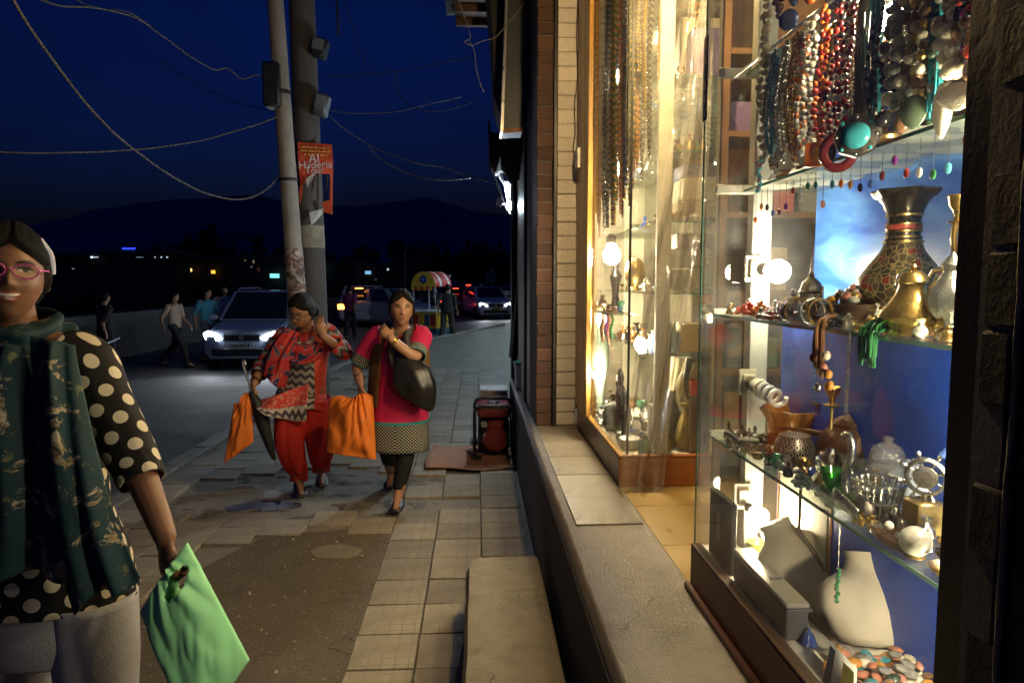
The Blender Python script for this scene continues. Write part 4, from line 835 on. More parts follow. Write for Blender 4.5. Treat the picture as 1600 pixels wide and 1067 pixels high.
def coil(px, X, ztop, zbot, col, n, wd, lab, r=.0022):
    p = xpos(px, X, zbot); t = thing('bead_hank', lab, 'beads', p); mb = MB()
    for k in range(n):
        a = RN.uniform(-1, 1)*wd; b = RN.uniform(.4, 1)*wd; zt = ztop + RN.uniform(-.005, .012); zz = lerp(zbot, ztop, RN.uniform(0, .35)); x = X + RN.uniform(-.008, .004)
        mb.tube(catmull([(X+.03, p.y+a*.4, zt), (x, p.y+a-b*.35, zt-.01), (x-.002, p.y+a-b*.3, lerp(zz, zt, .4)), (x, p.y+a, zz), (x-.002, p.y+a+b*.3, lerp(zz, zt, .4)), (x+.004, p.y+a+b*.35, zt-.01), (X+.03, p.y+a*.4, zt+.003)], 5), r, 5)
    stuff(mb.build('bead_strand', CO[col], t)); return t
coil(1362, .664, zm+.015, zm-.055, 'green', 26, .018, 'hank of fine dark green beads spilling over the middle shelf edge', .0017)
coil(1283, .664, zm+.012, zm-.10, 'brown', 12, .014, 'dark brown bead strings hanging down from the middle shelf edge', .0026)
for k, (px, z, c) in enumerate(((1276, zm-.06, 'garnet'), (1292, zm-.075, 'rose'), (1300, zm-.085, 'amber'), (1303, zm-.105, 'amber'), (1285, zm-.115, 'silver'), (1296, zm-.05, 'cream'))):
    p = xpos(px, .66, z); tag(MB().ball(p, (.008, .0085, .0095), 12, 8).build('loose_bead', CO[c]), {'garnet': 'dark red bead', 'rose': 'rose bead', 'amber': 'amber bead', 'silver': 'silver bead', 'cream': 'cream bead'}[c] + ' dangling under the middle shelf', 'bead', 'beads dangling under the middle shelf')
p0 = xpos(1331, .668, zm-.005); mb = MB()
for s in (-1, 1):
    for k in range(26):
        q = p0 + V((0, s*.0028, -.006*k)); mb.tube([q + V((.0016*math.cos(a)*(k % 2), .0016*math.cos(a)*(1-k % 2), .0042*math.sin(a))) for a in [j*PI/4 for j in range(9)]], .0008, 4, cap=False)
ch = thing('silver_chain', 'thin silver chain hanging straight down from the middle shelf', 'chain', p0 - V((0, 0, .15))); stuff(mb.build('chain_links', m_silver, ch))
# lower shelf
p = atz(1236, 694, zl); lathe_thing('amber_bowl', 'amber glass bowl with a deep wavy rim on the lower shelf', 'bowl', p, [(.001, 0), (.045, 0), (.05, .01), (.058, .04), (.066, .07), (.082, .098), (.078, .1), (.055, .06), (.04, .015), (.001, .012)], m_amber, 48, lambda a, z: 1+.06*math.sin(a*9)*(z/.1))
def potmat():
    m, nt, p = _base('carved_silver'); uv = nt.nodes.new('ShaderNodeTexCoord').outputs['Object']; s = nt.nodes.new('ShaderNodeSeparateXYZ'); nt.links.new(uv, s.inputs[0])
    a = nmath(nt, 'MULTIPLY', nmath(nt, 'ARCTAN2', s.outputs[1], s.outputs[0]), 22/(2*PI)); h = nmath(nt, 'MULTIPLY', s.outputs[2], 1/.0185)
    fx = nmath(nt, 'SUBTRACT', nmath(nt, 'FRACT', nmath(nt, 'ADD', a, 40)), .5); fz = nmath(nt, 'SUBTRACT', nmath(nt, 'FRACT', h), .5)
    d = nmath(nt, 'SQRT', nmath(nt, 'ADD', nmath(nt, 'MULTIPLY', fx, fx), nmath(nt, 'MULTIPLY', fz, fz))); rg = nmath(nt, 'LESS_THAN', nmath(nt, 'ABSOLUTE', nmath(nt, 'SUBTRACT', d, .32)), .075)
    ln = nmath(nt, 'GREATER_THAN', nmath(nt, 'ABSOLUTE', fz), .45); f = nmath(nt, 'MAXIMUM', rg, ln)
    nt.links.new(nmix(nt, f, (.045, .035, .03), (.55, .5, .42)), p.inputs['Base Color']); p.inputs['Metallic'].default_value = .7; p.inputs['Roughness'].default_value = .35; nbump(nt, p, f, .5, .002); return m
p = atz(1240, 722, zl); lathe_thing('carved_pot', 'round black and silver pot carved with rings on the lower shelf', 'pot', p, [(.001, 0), (.032, 0), (.042, .012), (.0465, .03), (.044, .05), (.036, .062), (.036, .068), (.030, .068), (.001, .055)], potmat(), 36)
p = atz(1146, 702, zl); t = thing('toy_cannon', 'little black iron cannon at the corner of the lower shelf', 'figurine', p)
MB().tube([p+V((0, .05, .034)), p+V((0, .02, .034)), p+V((0, -.05, .030))], [.008, .009, .006], 12).build('barrel', m_black, t)
for s in (-1, 1):
    w_ = MB().tube([p + V((s*.012, .015*math.cos(a), .016+.015*math.sin(a))) for a in [k*PI/10 for k in range(21)]], .0025, 6).build('wheel', m_black, t)
    for k in range(4): MB().tube([p + V((s*.012, .015*math.cos(k*PI/4), .016+.015*math.sin(k*PI/4))), p + V((s*.012, -.015*math.cos(k*PI/4), .016-.015*math.sin(k*PI/4)))], .0012, 5).build('spoke', m_black, w_)
p = atz(1298, 736, zl)
def se(t, p):
    MB().lathe([(.014, .045), (.011, .055), (.004, .06), (.005, .065), (.001, .07)], 18, p).build('lid', m_silver, t); MB().tube(catmull([p+V((0, -.018, .02)), p+V((0, -.036, .035)), p+V((0, -.034, .052))], 5), .0035, 8).build('spout', m_tarn, t)
    MB().tube(catmull([p+V((0, .018, .018)), p+V((0, .034, .035)), p+V((0, .012, .046))], 5), .0025, 8).build('handle', m_tarn, t)
lathe_thing('small_ewer', 'small engraved silver ewer beside the carved pot', 'ewer', p, [(.001, 0), (.016, 0), (.012, .006), (.02, .02), (.022, .03), (.014, .045)], m_tarn, 22, extra=se)
a = atz(1214, 668, zl+.055); b = atz(1398, 716, zl+.05); t = thing('dagger', 'long engraved dagger in a dark sheath lying across the lower shelf', 'dagger', a.lerp(b, .5) - V((0, 0, .02)))
MB().tube([a.lerp(b, k/10) + V((0, 0, .012*math.sin(k/10*PI))) for k in range(11)], [.003, .005, .007, .008, .009, .0095, .0105, .011, .0115, .012, .012], 10, flat=.6).build('sheath', m_copper, t)
MB().tube([b, b + (b-a)*.12 + V((0, 0, .004)), b + (b-a)*.22], [.009, .007, .01], 10).build('hilt', m_tarn, t); MB().tube([b + V((0, 0, -.022)), b + V((0, 0, .024))], .006, 8).build('guard', m_tarn, t)
p = xpos(1338, .875, zl); lathe_thing('copper_jar', 'squat dark embossed copper jar at the back of the lower shelf', 'jar', p, [(.001, 0), (.04, 0), (.06, .03), (.066, .055), (.058, .085), (.04, .1), (.042, .108), (.025, .12), (.01, .128), (.001, .135)], m_copper, 30, lambda a, z: 1+.05*math.cos(a*9))
p = xpos(1380, .90, zl); lathe_thing('copper_jar', 'small embossed copper vase beside the squat copper jar', 'vase', p, [(.001, 0), (.026, 0), (.036, .03), (.03, .06), (.016, .075), (.022, .09), (.001, .088)], m_copper, 24, lambda a, z: 1+.06*math.cos(a*8))
for px, X, hh, lab in ((1308, .83, .20, 'slim brass candlestick with two cups rising behind the dagger'), (1290, .88, .135, 'short brown candlestick behind the slim brass one')):
    p = xpos(px, X, zl); t = thing('candlestick', lab, 'candlestick', p); k = hh/.2
    MB().lathe([(.001, 0), (.03, 0), (.026, .01*k), (.006, .02*k), (.005, .06*k), (.01, .07*k), (.004, .08*k), (.0045, .145*k)], 20, p).build('stem', m_brassd if hh > .15 else m_copper, t)
    MB().lathe([(.004, .144*k), (.021, .15*k), (.022, .152*k), (.007, .156*k), (.008, .17*k), (.0165, .182*k), (.02, .192*k), (.019, .195*k), (.001, .185*k)], 22, p).build('cup', m_brass if hh > .15 else m_copper, t)
m_cglass = glassmat('crystal', (.88, .9, .88), .16, .03, 1.6, bump=.5, bscale=60); m_ggl = glassmat('green_glass', (.25, .75, .22), .2, .03, 1.3, (.1, .4, .08))
p = atz(1288, 792, zl); p.x = .70; lathe_thing('glass_dish', 'clear cut-glass dish at the lower shelf edge', 'dish', p, [(.001, .0), (.02, 0), (.022, .004), (.035, .022), (.04, .032), (.038, .033), (.02, .01), (.001, .006)], m_cglass, 28, lambda a, z: 1+.04*math.cos(a*10))
p = xpos(1318, .705, zl); lathe_thing('green_goblet', 'green glass goblet at the lower shelf edge', 'goblet', p, [(.001, 0), (.018, 0), (.006, .006), (.0045, .022), (.016, .032), (.027, .055), (.029, .07), (.027, .07), (.014, .036), (.001, .03)], m_ggl, 26)
p = xpos(1352, .705, zl); t = thing('swan_ornament', 'silver swan ornament with a tall curving neck on the lower shelf', 'figurine', p)
MB().ball(p+V((0, -.01, .024)), (.022, .045, .024), 22, 12, fn=lambda d: V((.022*d.x*(1+.06*math.sin(d.z*14)), .045*d.y, .024*d.z*(1+.3*max(0, -d.y))))).build('body', m_tarn, t)
MB().tube(catmull([p+V((0, .03, .03)), p+V((0, .038, .07)), p+V((0, .024, .1)), p+V((0, .018, .13)), p+V((0, .032, .15)), p+V((0, .05, .144)), p+V((0, .056, .13))], 7), [.009-.0001*k for k in range(43)], 10).build('neck', m_silver, t)
for s in (-1, 1): MB().sheet(lambda u, v: (p.x + s*(.023+.006*math.sin(v*PI)), p.y+.03-.085*u, p.z+.015+.035*v*(1-.5*u)), 12, 6).build('wing', m_silver, t, solid=.003)
p = xpos(1388, .735, zl); t = thing('wire_basket', 'oval silver wire basket with ribbed sides on the lower shelf', 'basket', p); 
MB().lathe([(.001, 0), (.03, 0), (.032, .004), (.001, .005)], 26, p).build('bottom', m_tarn, t)
for k in range(22):
    a = k*PI/11; MB().tube([p+V((.03*math.cos(a), .03*math.sin(a), .003)), p+V((.036*math.cos(a), .036*math.sin(a), .04)), p+V((.045*math.cos(a), .045*math.sin(a), .075))], .0018, 5).build('rib', m_silver, t)
for z, r in ((.04, .0365), (.075, .0455)): MB().tube([p+V((r*math.cos(a), r*math.sin(a), z)) for a in [k*PI/16 for k in range(33)]], .0026, 6).build('rim', m_silver, t)
p = xpos(1400, .80, zl); lathe_thing('crystal_jar', 'clear crystal jar with a domed lid behind the wire basket', 'jar', p, [(.001, 0), (.03, 0), (.038, .03), (.038, .07), (.03, .09), (.033, .095), (.025, .118), (.008, .128), (.01, .136), (.001, .14)], m_cglass, 28, lambda a, z: 1+.03*math.cos(a*12))
wc = atx(1447, 745, .775); t = thing('ship_wheel', 'silver ship-wheel desk ornament with round compass face', 'ornament', V((wc.x, wc.y, zl)))
M = Matrix.Rotation(rad(-40), 3, 'Z') @ Matrix.Rotation(PI/2, 3, 'X'); Q = lambda x, y, z=0: wc + M @ V((x, y, z))
MB().tube([Q(.03*math.cos(a), .03*math.sin(a)) for a in [k*PI/20 for k in range(41)]], .0055, 8, flat=.6).build('rim', m_silver, t)
MB().lathe([(.001, -.006), (.019, -.006), (.021, 0), (.019, .006), (.016, .007), (.001, .0075)], 28, wc, M).build('compass_face', m_silver, t); MB().lathe([(.010, .0075), (.011, .009), (.001, .0092)], 20, wc, M).build('dial', m_tarn, t)
for k in range(8):
    a = k*PI/4 + .3; o = MB().tube([Q(.019*math.cos(a), .019*math.sin(a)), Q(.036*math.cos(a), .036*math.sin(a)), Q(.041*math.cos(a), .041*math.sin(a)), Q(.046*math.cos(a), .046*math.sin(a))], [.002, .0025, .005, .003], 8).build('spoke', m_silver, t)
MB().tube([Q(.046*math.cos(1.08), .046*math.sin(1.08)), Q(.085*math.cos(1.0), .085*math.sin(1.0))], .006, 10).build('blue_handle', CO['blue'], t)
MB().tube([wc - V((0, 0, .03)), V((wc.x, wc.y, zl+.006))], .005, 8).build('stem', m_tarn, t); MB().lathe([(.001, 0), (.024, 0), (.02, .006), (.001, .009)], 22, (wc.x, wc.y, zl)).build('foot', m_tarn, t)
p = xpos(1452, .70, zl+.029); t = thing('globe_paperweight', 'pale stone globe at the end of the lower shelf', 'globe', p - V((0, 0, .029))); MB().ball(p - V((0, 0, .004)), .024, 24, 14).build('ball', mat('globe_stone', (.30, .28, .24), .3, var=.4, scale=40), t); MB().lathe([(.001, 0), (.016, 0), (.012, .004), (.012, .007)], 18, p - V((0, 0, .029))).build('stand', m_brassd, t)
p = xpos(1418, .70, zl); t = thing('oval_tray', 'dark oval metal tray holding small trinkets on the lower shelf', 'tray', p)
MB().lathe([(.001, 0), (.04, 0), (.05, .012), (.052, .016), (.048, .014), (.038, .004), (.001, .003)], 36, p, Matrix.Diagonal((.5, 1.15, 1))).build('dish', m_copper, t)
p = xpos(1440, .86, zl); lathe_thing('enamel_pot', 'white and blue enamel pot behind the ship wheel', 'pot', p, [(.001, 0), (.03, 0), (.045, .03), (.04, .06), (.025, .075), (.028, .082), (.001, .08)], mat('blue_white_enamel', (.45, .5, .62), .25, var=.6, scale=22), 28)
p = xpos(1365, .87, zl); lathe_thing('crystal_bowl', 'clear ribbed crystal bowl behind the swan ornament', 'bowl', p, [(.001, 0), (.03, 0), (.05, .03), (.058, .055), (.055, .056), (.03, .01), (.001, .008)], m_cglass, 32, lambda a, z: 1+.04*math.cos(a*14))
p = xpos(1392, .70, zl+.03); tag(MB().cbox(xpos(1463, .78, zl+.03), (.05, .05, .06)).build('trinket_box', m_brassd, bevel=.004), 'dull brass trinket box by the black post', 'box')
for k, (px, X, c, lab) in enumerate(((1425, .69, 'silver', 'silver'), (1408, .705, 'white', 'white'), (1436, .705, 'gold', 'gold'))):
    tag(MB().ball(xpos(px, X, zl+.022), .008, 12, 8).build('trinket', CO[c]), 'tiny %s trinket ball lying in the oval tray' % lab, 'trinket')
p = xpos(1329, .668, zl-.002); mb = MB(); t = thing('bead_drop', 'green bead drop on a long thread below the lower shelf', 'beads', p - V((0, 0, .13)))
MB().tube([p, p - V((0, 0, .09))], .0006, 5).build('thread', m_silver, t)
for k in range(9): MB().ball(p - V((RN.uniform(-.002, .002), RN.uniform(-.002, .002), .092+.0075*k)), .0042, 8, 6).build('bead', CO['green'], t)
# floor of the near case
p = xpos(1292, .845, zb); t = thing('necklace_bust', 'grey velvet necklace bust standing beside the low bulb', 'bust', p)
Mb = Matrix.Rotation(rad(18), 3, 'Z') @ Matrix.Rotation(rad(-28), 3, 'X') @ Matrix.Rotation(rad(-12), 3, 'Y')
def bustf(d):
    z = d.z*.105; w_ = .095*(1 - .45*max(0, d.z)**1.5) if d.z > -.2 else .09; return V((d.x*w_*.55*(1.1 if d.y < 0 else .8), d.y*w_, z + .0))
def bust(t, p, M, m):
    rings = []
    for zz, rx, ry, oy in ((0, .075, .05, 0), (.02, .10, .055, .0), (.07, .125, .056, .002), (.105, .122, .05, .006), (.128, .105, .044, .01), (.143, .075, .040, .014), (.155, .05, .038, .016), (.175, .041, .036, .018), (.192, .043, .037, .02)):
        rings.append([p + M @ V((rx*math.cos(a), oy + ry*math.sin(a), zz)) for a in [k*PI/14 for k in range(28)]])
    MB().loft(rings).build('torso', m, t, angle=70)
bust(t, p, Mb, m_bust)
MB().tube([p + Mb @ V((.022*math.sin(k*.12), -.05-.004*math.sin(k*.3), .165-.013*k)) for k in range(10)], .0042, 6, flat=2.2).build('strap_necklace', mat('bracelet', (.22, .19, .15), .4, metal=.6, bump=.6, bscale=200), t)
p = xpos(1398, .862, zb); t = thing('necklace_bust', 'pale velvet necklace bust standing behind the tray of stones', 'bust', p)
m_pb = mat('pale_bust', (.60, .54, .43), .8, var=.08, scale=9, bump=.15, bscale=200); bust(t, xpos(1398, .862, zb), Matrix.Rotation(rad(10), 3, 'Z') @ Matrix.Rotation(rad(-20), 3, 'X') @ Matrix.Rotation(rad(8), 3, 'Y'), m_pb)
p = xpos(1320, .80, zb); t = thing('bangle_stand', 'dark curved bangle stand between the two busts', 'stand', p); MB().tube(catmull([p+V((0, .05, 0)), p+V((0, .055, .05)), p+V((0, .02, .085)), p+V((0, -.03, .08)), p+V((0, -.05, .04)), p+V((0, -.055, 0))], 5), .013, 10).build('arch', m_bust, t); MB().box(p-V((.03, .06, 0)), p+V((.03, .06, .006))).build('base', m_wood2, t)
t = thing('jewellery_box', 'long low steel-grey jewellery box just inside the glass', 'box', (.70, 1.56, zb)); MB().box((.672, 1.40, zb), (.722, 1.71, .808)).build('tray', mat('box_grey', (.10, .105, .115), .4, metal=.3), t, bevel=.003); MB().box((.670, 1.398, .809), (.724, 1.712, .822)).build('lid', mat('box_lid', (.5, .48, .42), .35, metal=.6), t, bevel=.003); MB().cbox((.70, 1.52, .825), (.03, .006, .006)).build('clasp', m_steel, t, bevel=.001)
t = thing('card_stand', 'upright dark board with a slot standing behind the glass corner', 'stand', (.70, 1.78, zb)); MB().box((.672, 1.735, zb), (.690, 1.90, .93)).build('board', m_dark, t, bevel=.003); MB().box((.668, 1.80, .80), (.6715, 1.83, .88)).build('slot_plate', mat('slot_grey', (.25, .25, .25), .4), t)
p = xpos(1340, .675, zb); t = thing('leaflet', 'folded white, blue and yellow leaflet leaning on the glass', 'leaflet', p)
MB().add([p+V((.0, .06, 0)), p+V((0, -.05, 0)), p+V((.02, -.02, .075)), p+V((.02, .075, .075))], [(0, 1, 2, 3)]).build('front_page', m_white, t, solid=.001); MB().add([p+V((-.001, .06, .003)), p+V((-.001, .035, .003)), p+V((.017, .05, .07)), p+V((.0175, .07, .07))], [(0, 1, 2, 3)]).build('blue_print', CO['navy'], t); MB().add([p+V((-.001, .0, .003)), p+V((-.001, -.045, .003)), p+V((.016, -.018, .066)), p+V((.016, .02, .066))], [(0, 1, 2, 3)]).build('yellow_print', cm('print_yellow', (.7, .6, .08), .5), t)
tr = thing('stone_tray', 'shallow tray of polished stones at the foot of the black post', 'tray', (.76, 1.18, zb)); MB().box((.692, 1.05, zb), (.90, 1.30, zb+.006)).build('bottom', m_cream, tr)
for a, b in (((.686, 1.044), (.692, 1.306)), ((.90, 1.044), (.906, 1.306)), ((.692, 1.30), (.90, 1.306)), ((.692, 1.044), (.90, 1.05))): MB().box((*a, zb), (*b, zb+.028)).build('side', m_cream, tr)
SN = dict(dgreen='dark green', rose='pink', amber='orange'); pc = ['grey', 'rose', 'cream', 'white', 'teal', 'brown', 'dgreen', 'amber', 'rose', 'grey']; pm = {}
for k in range(150):
    x = RN.uniform(.70, .892); y = RN.uniform(1.06, 1.29); c = pc[k % 10]; s = RN.uniform(.8, 1.2)
    if c not in pm: o = MB().ball((0, 0, 0), (.011, .014, .006), 12, 7).build('polished_stone', CO[c]); pm[c] = o
    else: o = pm[c].copy(); C.objects.link(o)
    o.location = (x, y, zb + .012 + .022*RN.random()); o.scale = (s, s, s); o.rotation_euler = (RN.uniform(-.4, .4), RN.uniform(-.4, .4), RN.uniform(0, 6)); tag(o, 'polished oval %s stone in the shallow tray below the leaflet' % SN.get(c, c), 'stone', 'polished stones in the shallow tray')
p = xpos(1200, .86, zb); t = thing('framed_card', 'cream card in a thin wooden frame leaning on the back wall', 'frame', p); MB().box((.866, 1.60, .80), (.945, 1.88, 1.05)).build('card', m_cream, t)
for y in (1.60, 1.75, 1.88): MB().box((.925, y-.008, .79), (.866, y+.008, 1.06)).build('frame_bar', mat('frame_orange', (.45, .22, .09), .5), t)
p = xpos(1196, .80, zb); lathe_thing('enamel_cup', 'small yellow-green cup below the low bulbs', 'cup', p, [(.001, 0), (.018, 0), (.026, .02), (.029, .04), (.026, .04), (.001, .01)], cm('cup_green', (.35, .4, .12), .3), 22)
# ================================================================ far display case beside the doorway
LD = thing('display_case', 'far display case beyond the doorway with orange wooden base and bright lamps inside', 'display case', (.84, 3.6, PT))
Y0, Y1 = 2.985, 4.265
MB().box((.632, Y0, PT+.008), (.655, Y1, .735)).build('front_base_board', m_rwood, LD, bevel=.003)
MB().box((.632, Y0-.022, PT+.003), (1.05, Y0-.001, .735)).build('side_base_board', m_owood, LD, bevel=.003)
MB().box((.655, Y0, PT+.003), (1.05, Y1, .733)).build('base_box', m_cream, LD, smooth=False)
MB().box((.630, Y0-.024, .736), (.66, Y1, .748)).build('base_trim', m_ywood, LD, bevel=.003); MB().box((.661, Y0-.024, .736), (1.05, Y0+.005, .746)).build('base_trim', m_owood, LD, bevel=.003)
MB().box((.644, Y0+.002, .749), (.649, 3.815, 3.46)).build('front_pane', m_pane, LD, smooth=False)
MB().box((.652, Y0-.008, .749), (1.05, Y0-.003, 3.46)).build('side_pane', m_pane, LD, smooth=False)
MB().box((.664, Y0-.016, .749), (.674, Y0-.009, 3.46)).build('pane_edge', m_black, LD, smooth=False)
for a, b, m, x in ((4.075, 4.262, m_owood, .622), (3.955, 4.070, m_ywood, .617), (3.822, 3.950, m_ywood, .617)): MB().box((x, a, .75), (.645, b, 3.46)).build('frame_stile', m, LD, bevel=.004)
MB().box((.735, 4.255, .73), (1.05, 4.29, 3.46)).build('end_panel', m_cream, LD, smooth=False); MB().box((1.045, Y0, .73), (1.06, 4.29, 3.46)).build('back_panel', MC['mirror'], LD, smooth=False)
MB().box((.632, Y0-.02, 3.46), (1.06, 4.29, 3.49)).build('top_panel', m_cream, LD, smooth=False)
MB().box((.795, Y0+.012, .735), (.858, Y0+.045, 3.46)).build('post', m_wpaint, LD, bevel=.003)
ZS = [1.19, 1.47, 1.79, 2.10, 2.42, 2.74]
for z in ZS:
    s = MB().box((.80, Y0+.05, z-.008), (1.044, 4.25, z)).build('glass_shelf', m_shelf, LD, smooth=False); MB().box((.862, Y0+.0475, z-.0075), (1.044, Y0+.0495, z-.0005)).build('shelf_edge', m_gedge, s, smooth=False)
s = MB().box((.66, 3.35, 1.352), (.795, 4.23, 1.36)).build('glass_shelf', m_shelf, LD, smooth=False); MB().box((.6578, 3.35, 1.3525), (.6598, 4.23, 1.3595)).build('shelf_edge', m_gedge, s, smooth=False)
MB().tube([(.71, 3.02, 3.30), (.71, 4.24, 3.30)], .005, 8).build('hanging_rod', m_rod, LD)
m_bl = emat('bulb_far_case', (1, .82, .52), 520)
bulb('case_bulb', 'dazzling bulb in the far case just under the hanging necklaces', at(956, 400, 3.55), .046, m_bl, base=V((0, .2, 1)), grp=GB)
bulb('case_bulb', 'lit bulb behind the plastic sheet in the far case', at(1001, 538, 3.25), .030, m_bl, base=V((.2, .2, -1)), grp=GB)
bulb('case_bulb', 'lit bulb above the green-glazed lamp foot in the far case', at(939, 498, 3.85), .030, m_bl, base=V((0, 0, -1)), grp=GB)
bulb('case_bulb', 'lit lamp at the top of the far case beside the white post', at(1061, 62, 3.4), .028, m_bl, [at(1062, 20, 3.4)], grp=GB)
bulb('case_bulb', 'lit bulb near the floor of the far case above the white cloth', at(934, 586, 3.75), .028, m_bl, base=V((0, 1, .3)), grp=GB)
bulb('case_bulb', 'added bulb high among the hanging necklaces of the far case', at(968, 120, 3.6), .03, m_bl, base=V((.2, .2, 1)), grp=GB)  # extra bulb added to brighten the far case
bulb('case_bulb', 'added bulb behind the hanging necklaces of the far case above the dazzling one', at(972, 265, 3.7), .03, m_bl, base=V((.2, .2, 1)), grp=GB)  # another bulb added for more brightness in this case
# necklaces in dense rows
FN = [['dgreen', 'gold'], ['gold', 'brown'], ['gold', 'black'], ['silver', 'grey'], ['black', 'gold'], ['navy', 'black'], ['cream', 'orange'], ['white', 'silver'], ['brown', 'amber'], ['dgreen', 'black'], ['navy', 'silver'], ['green', 'gold'], ['black', 'silver'], ['garnet', 'brown']]
NMS = ['dark green and gold', 'gold and brown', 'gold and black', 'silver and grey', 'black and gold', 'navy and black', 'cream and orange', 'white and silver', 'brown and amber', 'dark green and black', 'navy and silver', 'green and gold', 'black and silver', 'garnet and brown']
for k in range(28):
    j = k % 14; back = k >= 14; y = 3.06 + .075*j + (.035 if back else 0); 
    if y > 4.15: continue
    necklace(0, .69 + (.05 if back else 0) + RN.uniform(-.008, .008), 3.30, RN.uniform(1.30, 1.55) if not back else RN.uniform(1.0, 1.5), FN[(j*5+3*back) % 14], RN.uniform(.006, .010), 'long %s bead necklace hanging in the far case%s' % (NMS[(j*5+3*back) % 14], ', rear row' if back else ''), w=.016, Y=y, strands=3)
for k in range(5): 
    p = at(1032+11*k, -8, 3.35); necklace(0, p.x, 2.80, RN.uniform(.10, .2), ['gold', 'brown', 'black'], .011, 'short bunch of dull gold trinkets hanging from the top of the far case', w=.02, Y=3.3+.02*k, strands=3, grp='gold trinket bunches')
# wrapped boxes and goods on the shelves
m_wrap = glassmat('wrap_plastic', (.9, .88, .84), .22, .06, 2.2, (.75, .70, .62), 9, bump=.9, bscale=14)
def wbox(px, Y, z, s, col, lab, wrap=True):
    p = atx(px, 440, 1) * 1; q = at(px, 440, Y); t = thing('wrapped_box', lab, 'box', (q.x, Y+s[1]/2, z))
    MB().box((q.x-s[0]/2, Y, z), (q.x+s[0]/2, Y+s[1], z+s[2])).build('carton', col, t, bevel=.003)
    if wrap: MB().sheet(lambda u, v: (q.x-s[0]*.56 + s[0]*1.12*u, Y-.012-.012*noise.noise(V((u*5, v*5, px))), z + s[2]*1.08*v), 12, 8).build('plastic_wrap', m_wrap, t)
    return t
bc = lambda n, c: mat('carton_'+n, c, .6, var=.2, scale=9)
wbox(1085, 3.12, 1.795, (.16, .2, .09), bc('tan', (.38, .27, .15)), 'tan carton in shiny plastic, bottom of the upper stack in the far case'); wbox(1088, 3.12, 1.89, (.14, .2, .10), bc('cream', (.55, .47, .34)), 'cream carton in shiny plastic on the tan carton'); wbox(1084, 3.14, 1.995, (.12, .18, .06), bc('navy', (.05, .05, .2)), 'navy carton lying on the cream carton'); wbox(1062, 3.3, 2.06, (.1, .15, .08), bc('brown', (.2, .1, .05)), 'brown carton beside the navy carton', False); wbox(1064, 3.3, 1.795, (.09, .15, .26), bc('sand', (.5, .42, .28)), 'upright sand-coloured carton behind the stack', False)
wbox(1075, 3.10, 1.475, (.20, .18, .10), bc('olive', (.26, .22, .13)), 'olive carton in crinkled plastic on the middle shelf of the far case'); wbox(1078, 3.12, 1.585, (.18, .16, .08), bc('grey', (.33, .3, .25)), 'grey carton in crinkled plastic on the olive carton'); wbox(1082, 3.12, 1.67, (.15, .16, .07), bc('plum', (.2, .13, .13)), 'plum carton in crinkled plastic on the grey carton')
wbox(1087, 3.10, 1.195, (.13, .12, .13), bc('gold', (.36, .25, .10)), 'gold-brown picture box on the lower shelf of the far case', False); wbox(1092, 3.10, 2.425, (.1, .15, .22), bc('violet', (.12, .08, .3)), 'violet carton on the top shelf of the far case', False); wbox(1068, 3.2, 2.425, (.08, .15, .3), bc('ivory', (.6, .56, .45)), 'ivory carton on the top shelf of the far case', False)
def on(px, Y, z): q = at(px, 440, Y); return V((q.x, Y, z))
p = on(1048, 3.14, 1.195)
for k in range(4): q = on(1042+7*k, 3.12+.02*(k % 2), 1.195); lathe_thing('glass_bottle', 'small blue-grey cut-glass bottle on the lower shelf of the far case', 'bottle', q, [(.001, 0), (.016, 0), (.018, .05), (.016, .09), (.006, .105), (.006, .13), (.009, .132), (.001, .14)], mat('bottle_glass', (.2, .26, .28), .12, coat=.7, bump=.6, bscale=90), 16)['group'] = 'cut-glass bottles in a row'
p = on(1062, 3.06, .738); lathe_thing('floor_vase', 'dark grey vase on the floor of the far case', 'vase', on(1047, 3.2, .738), [(.001, 0), (.05, 0), (.07, .1), (.065, .18), (.045, .24), (.05, .27), (.001, .26)], mat('vase_grey', (.13, .125, .11), .3, coat=.4), 26)
t = thing('beaded_bag', 'gold beaded pouch on the floor of the far case', 'bag', on(1078, 3.10, .738)); q = on(1078, 3.10, .738)
MB().loft([[q + V((rx*math.cos(a), ry*math.sin(a), z)) for a in [k*PI/12 for k in range(24)]] for z, rx, ry in ((0, .035, .03), (.03, .055, .04), (.09, .05, .038), (.15, .035, .03), (.19, .022, .02), (.22, .03, .03))]).build('pouch', mat('gold_beads', (.35, .25, .09), .35, metal=.7, bump=1.0, bscale=120), t); MB().tube(catmull([q+V((-.03, 0, .18)), q+V((-.05, 0, .30)), q+V((-.02, 0, .36)), q+V((0, 0, .28))], 6), .005, 6).build('strap', m_pearl, t)
lathe_thing('red_tin', 'small red tin behind the gold pouch', 'tin', on(1088, 3.3, .738), [(.001, 0), (.045, 0), (.045, .2), (.048, .21), (.001, .215)], CO['red'], 22)
t = thing('fluted_shade', 'pale gold fluted lamp shade leaning in the far case', 'lamp shade', on(1062, 3.15, .95)); MB().lathe([(.05, 0), (.055, .06), (.07, .14), (.10, .22), (.098, .22), (.05, .05)], 40, on(1060, 3.2, .93), Matrix.Rotation(.35, 3, 'Y'), lambda a, z: 1+.05*math.sin(a*14)).build('shade', mat('shade_gold', (.55, .45, .26), .5, bump=.4), t)
MB().box((.83, 3.15, .738), (.93, 3.25, .93)).build('pedestal', m_wpaint, t)
t = thing('curved_horn', 'black curved drinking horn hanging in the far case', 'horn', on(1081, 3.06, .98)); q = on(1081, 3.06, 1.17); MB().tube(catmull([q, q+V((-.012, 0, -.06)), q+V((-.018, 0, -.13)), q+V((-.006, 0, -.19))], 5), [.019-.001*k for k in range(16)], 10).build('horn', m_black, t)
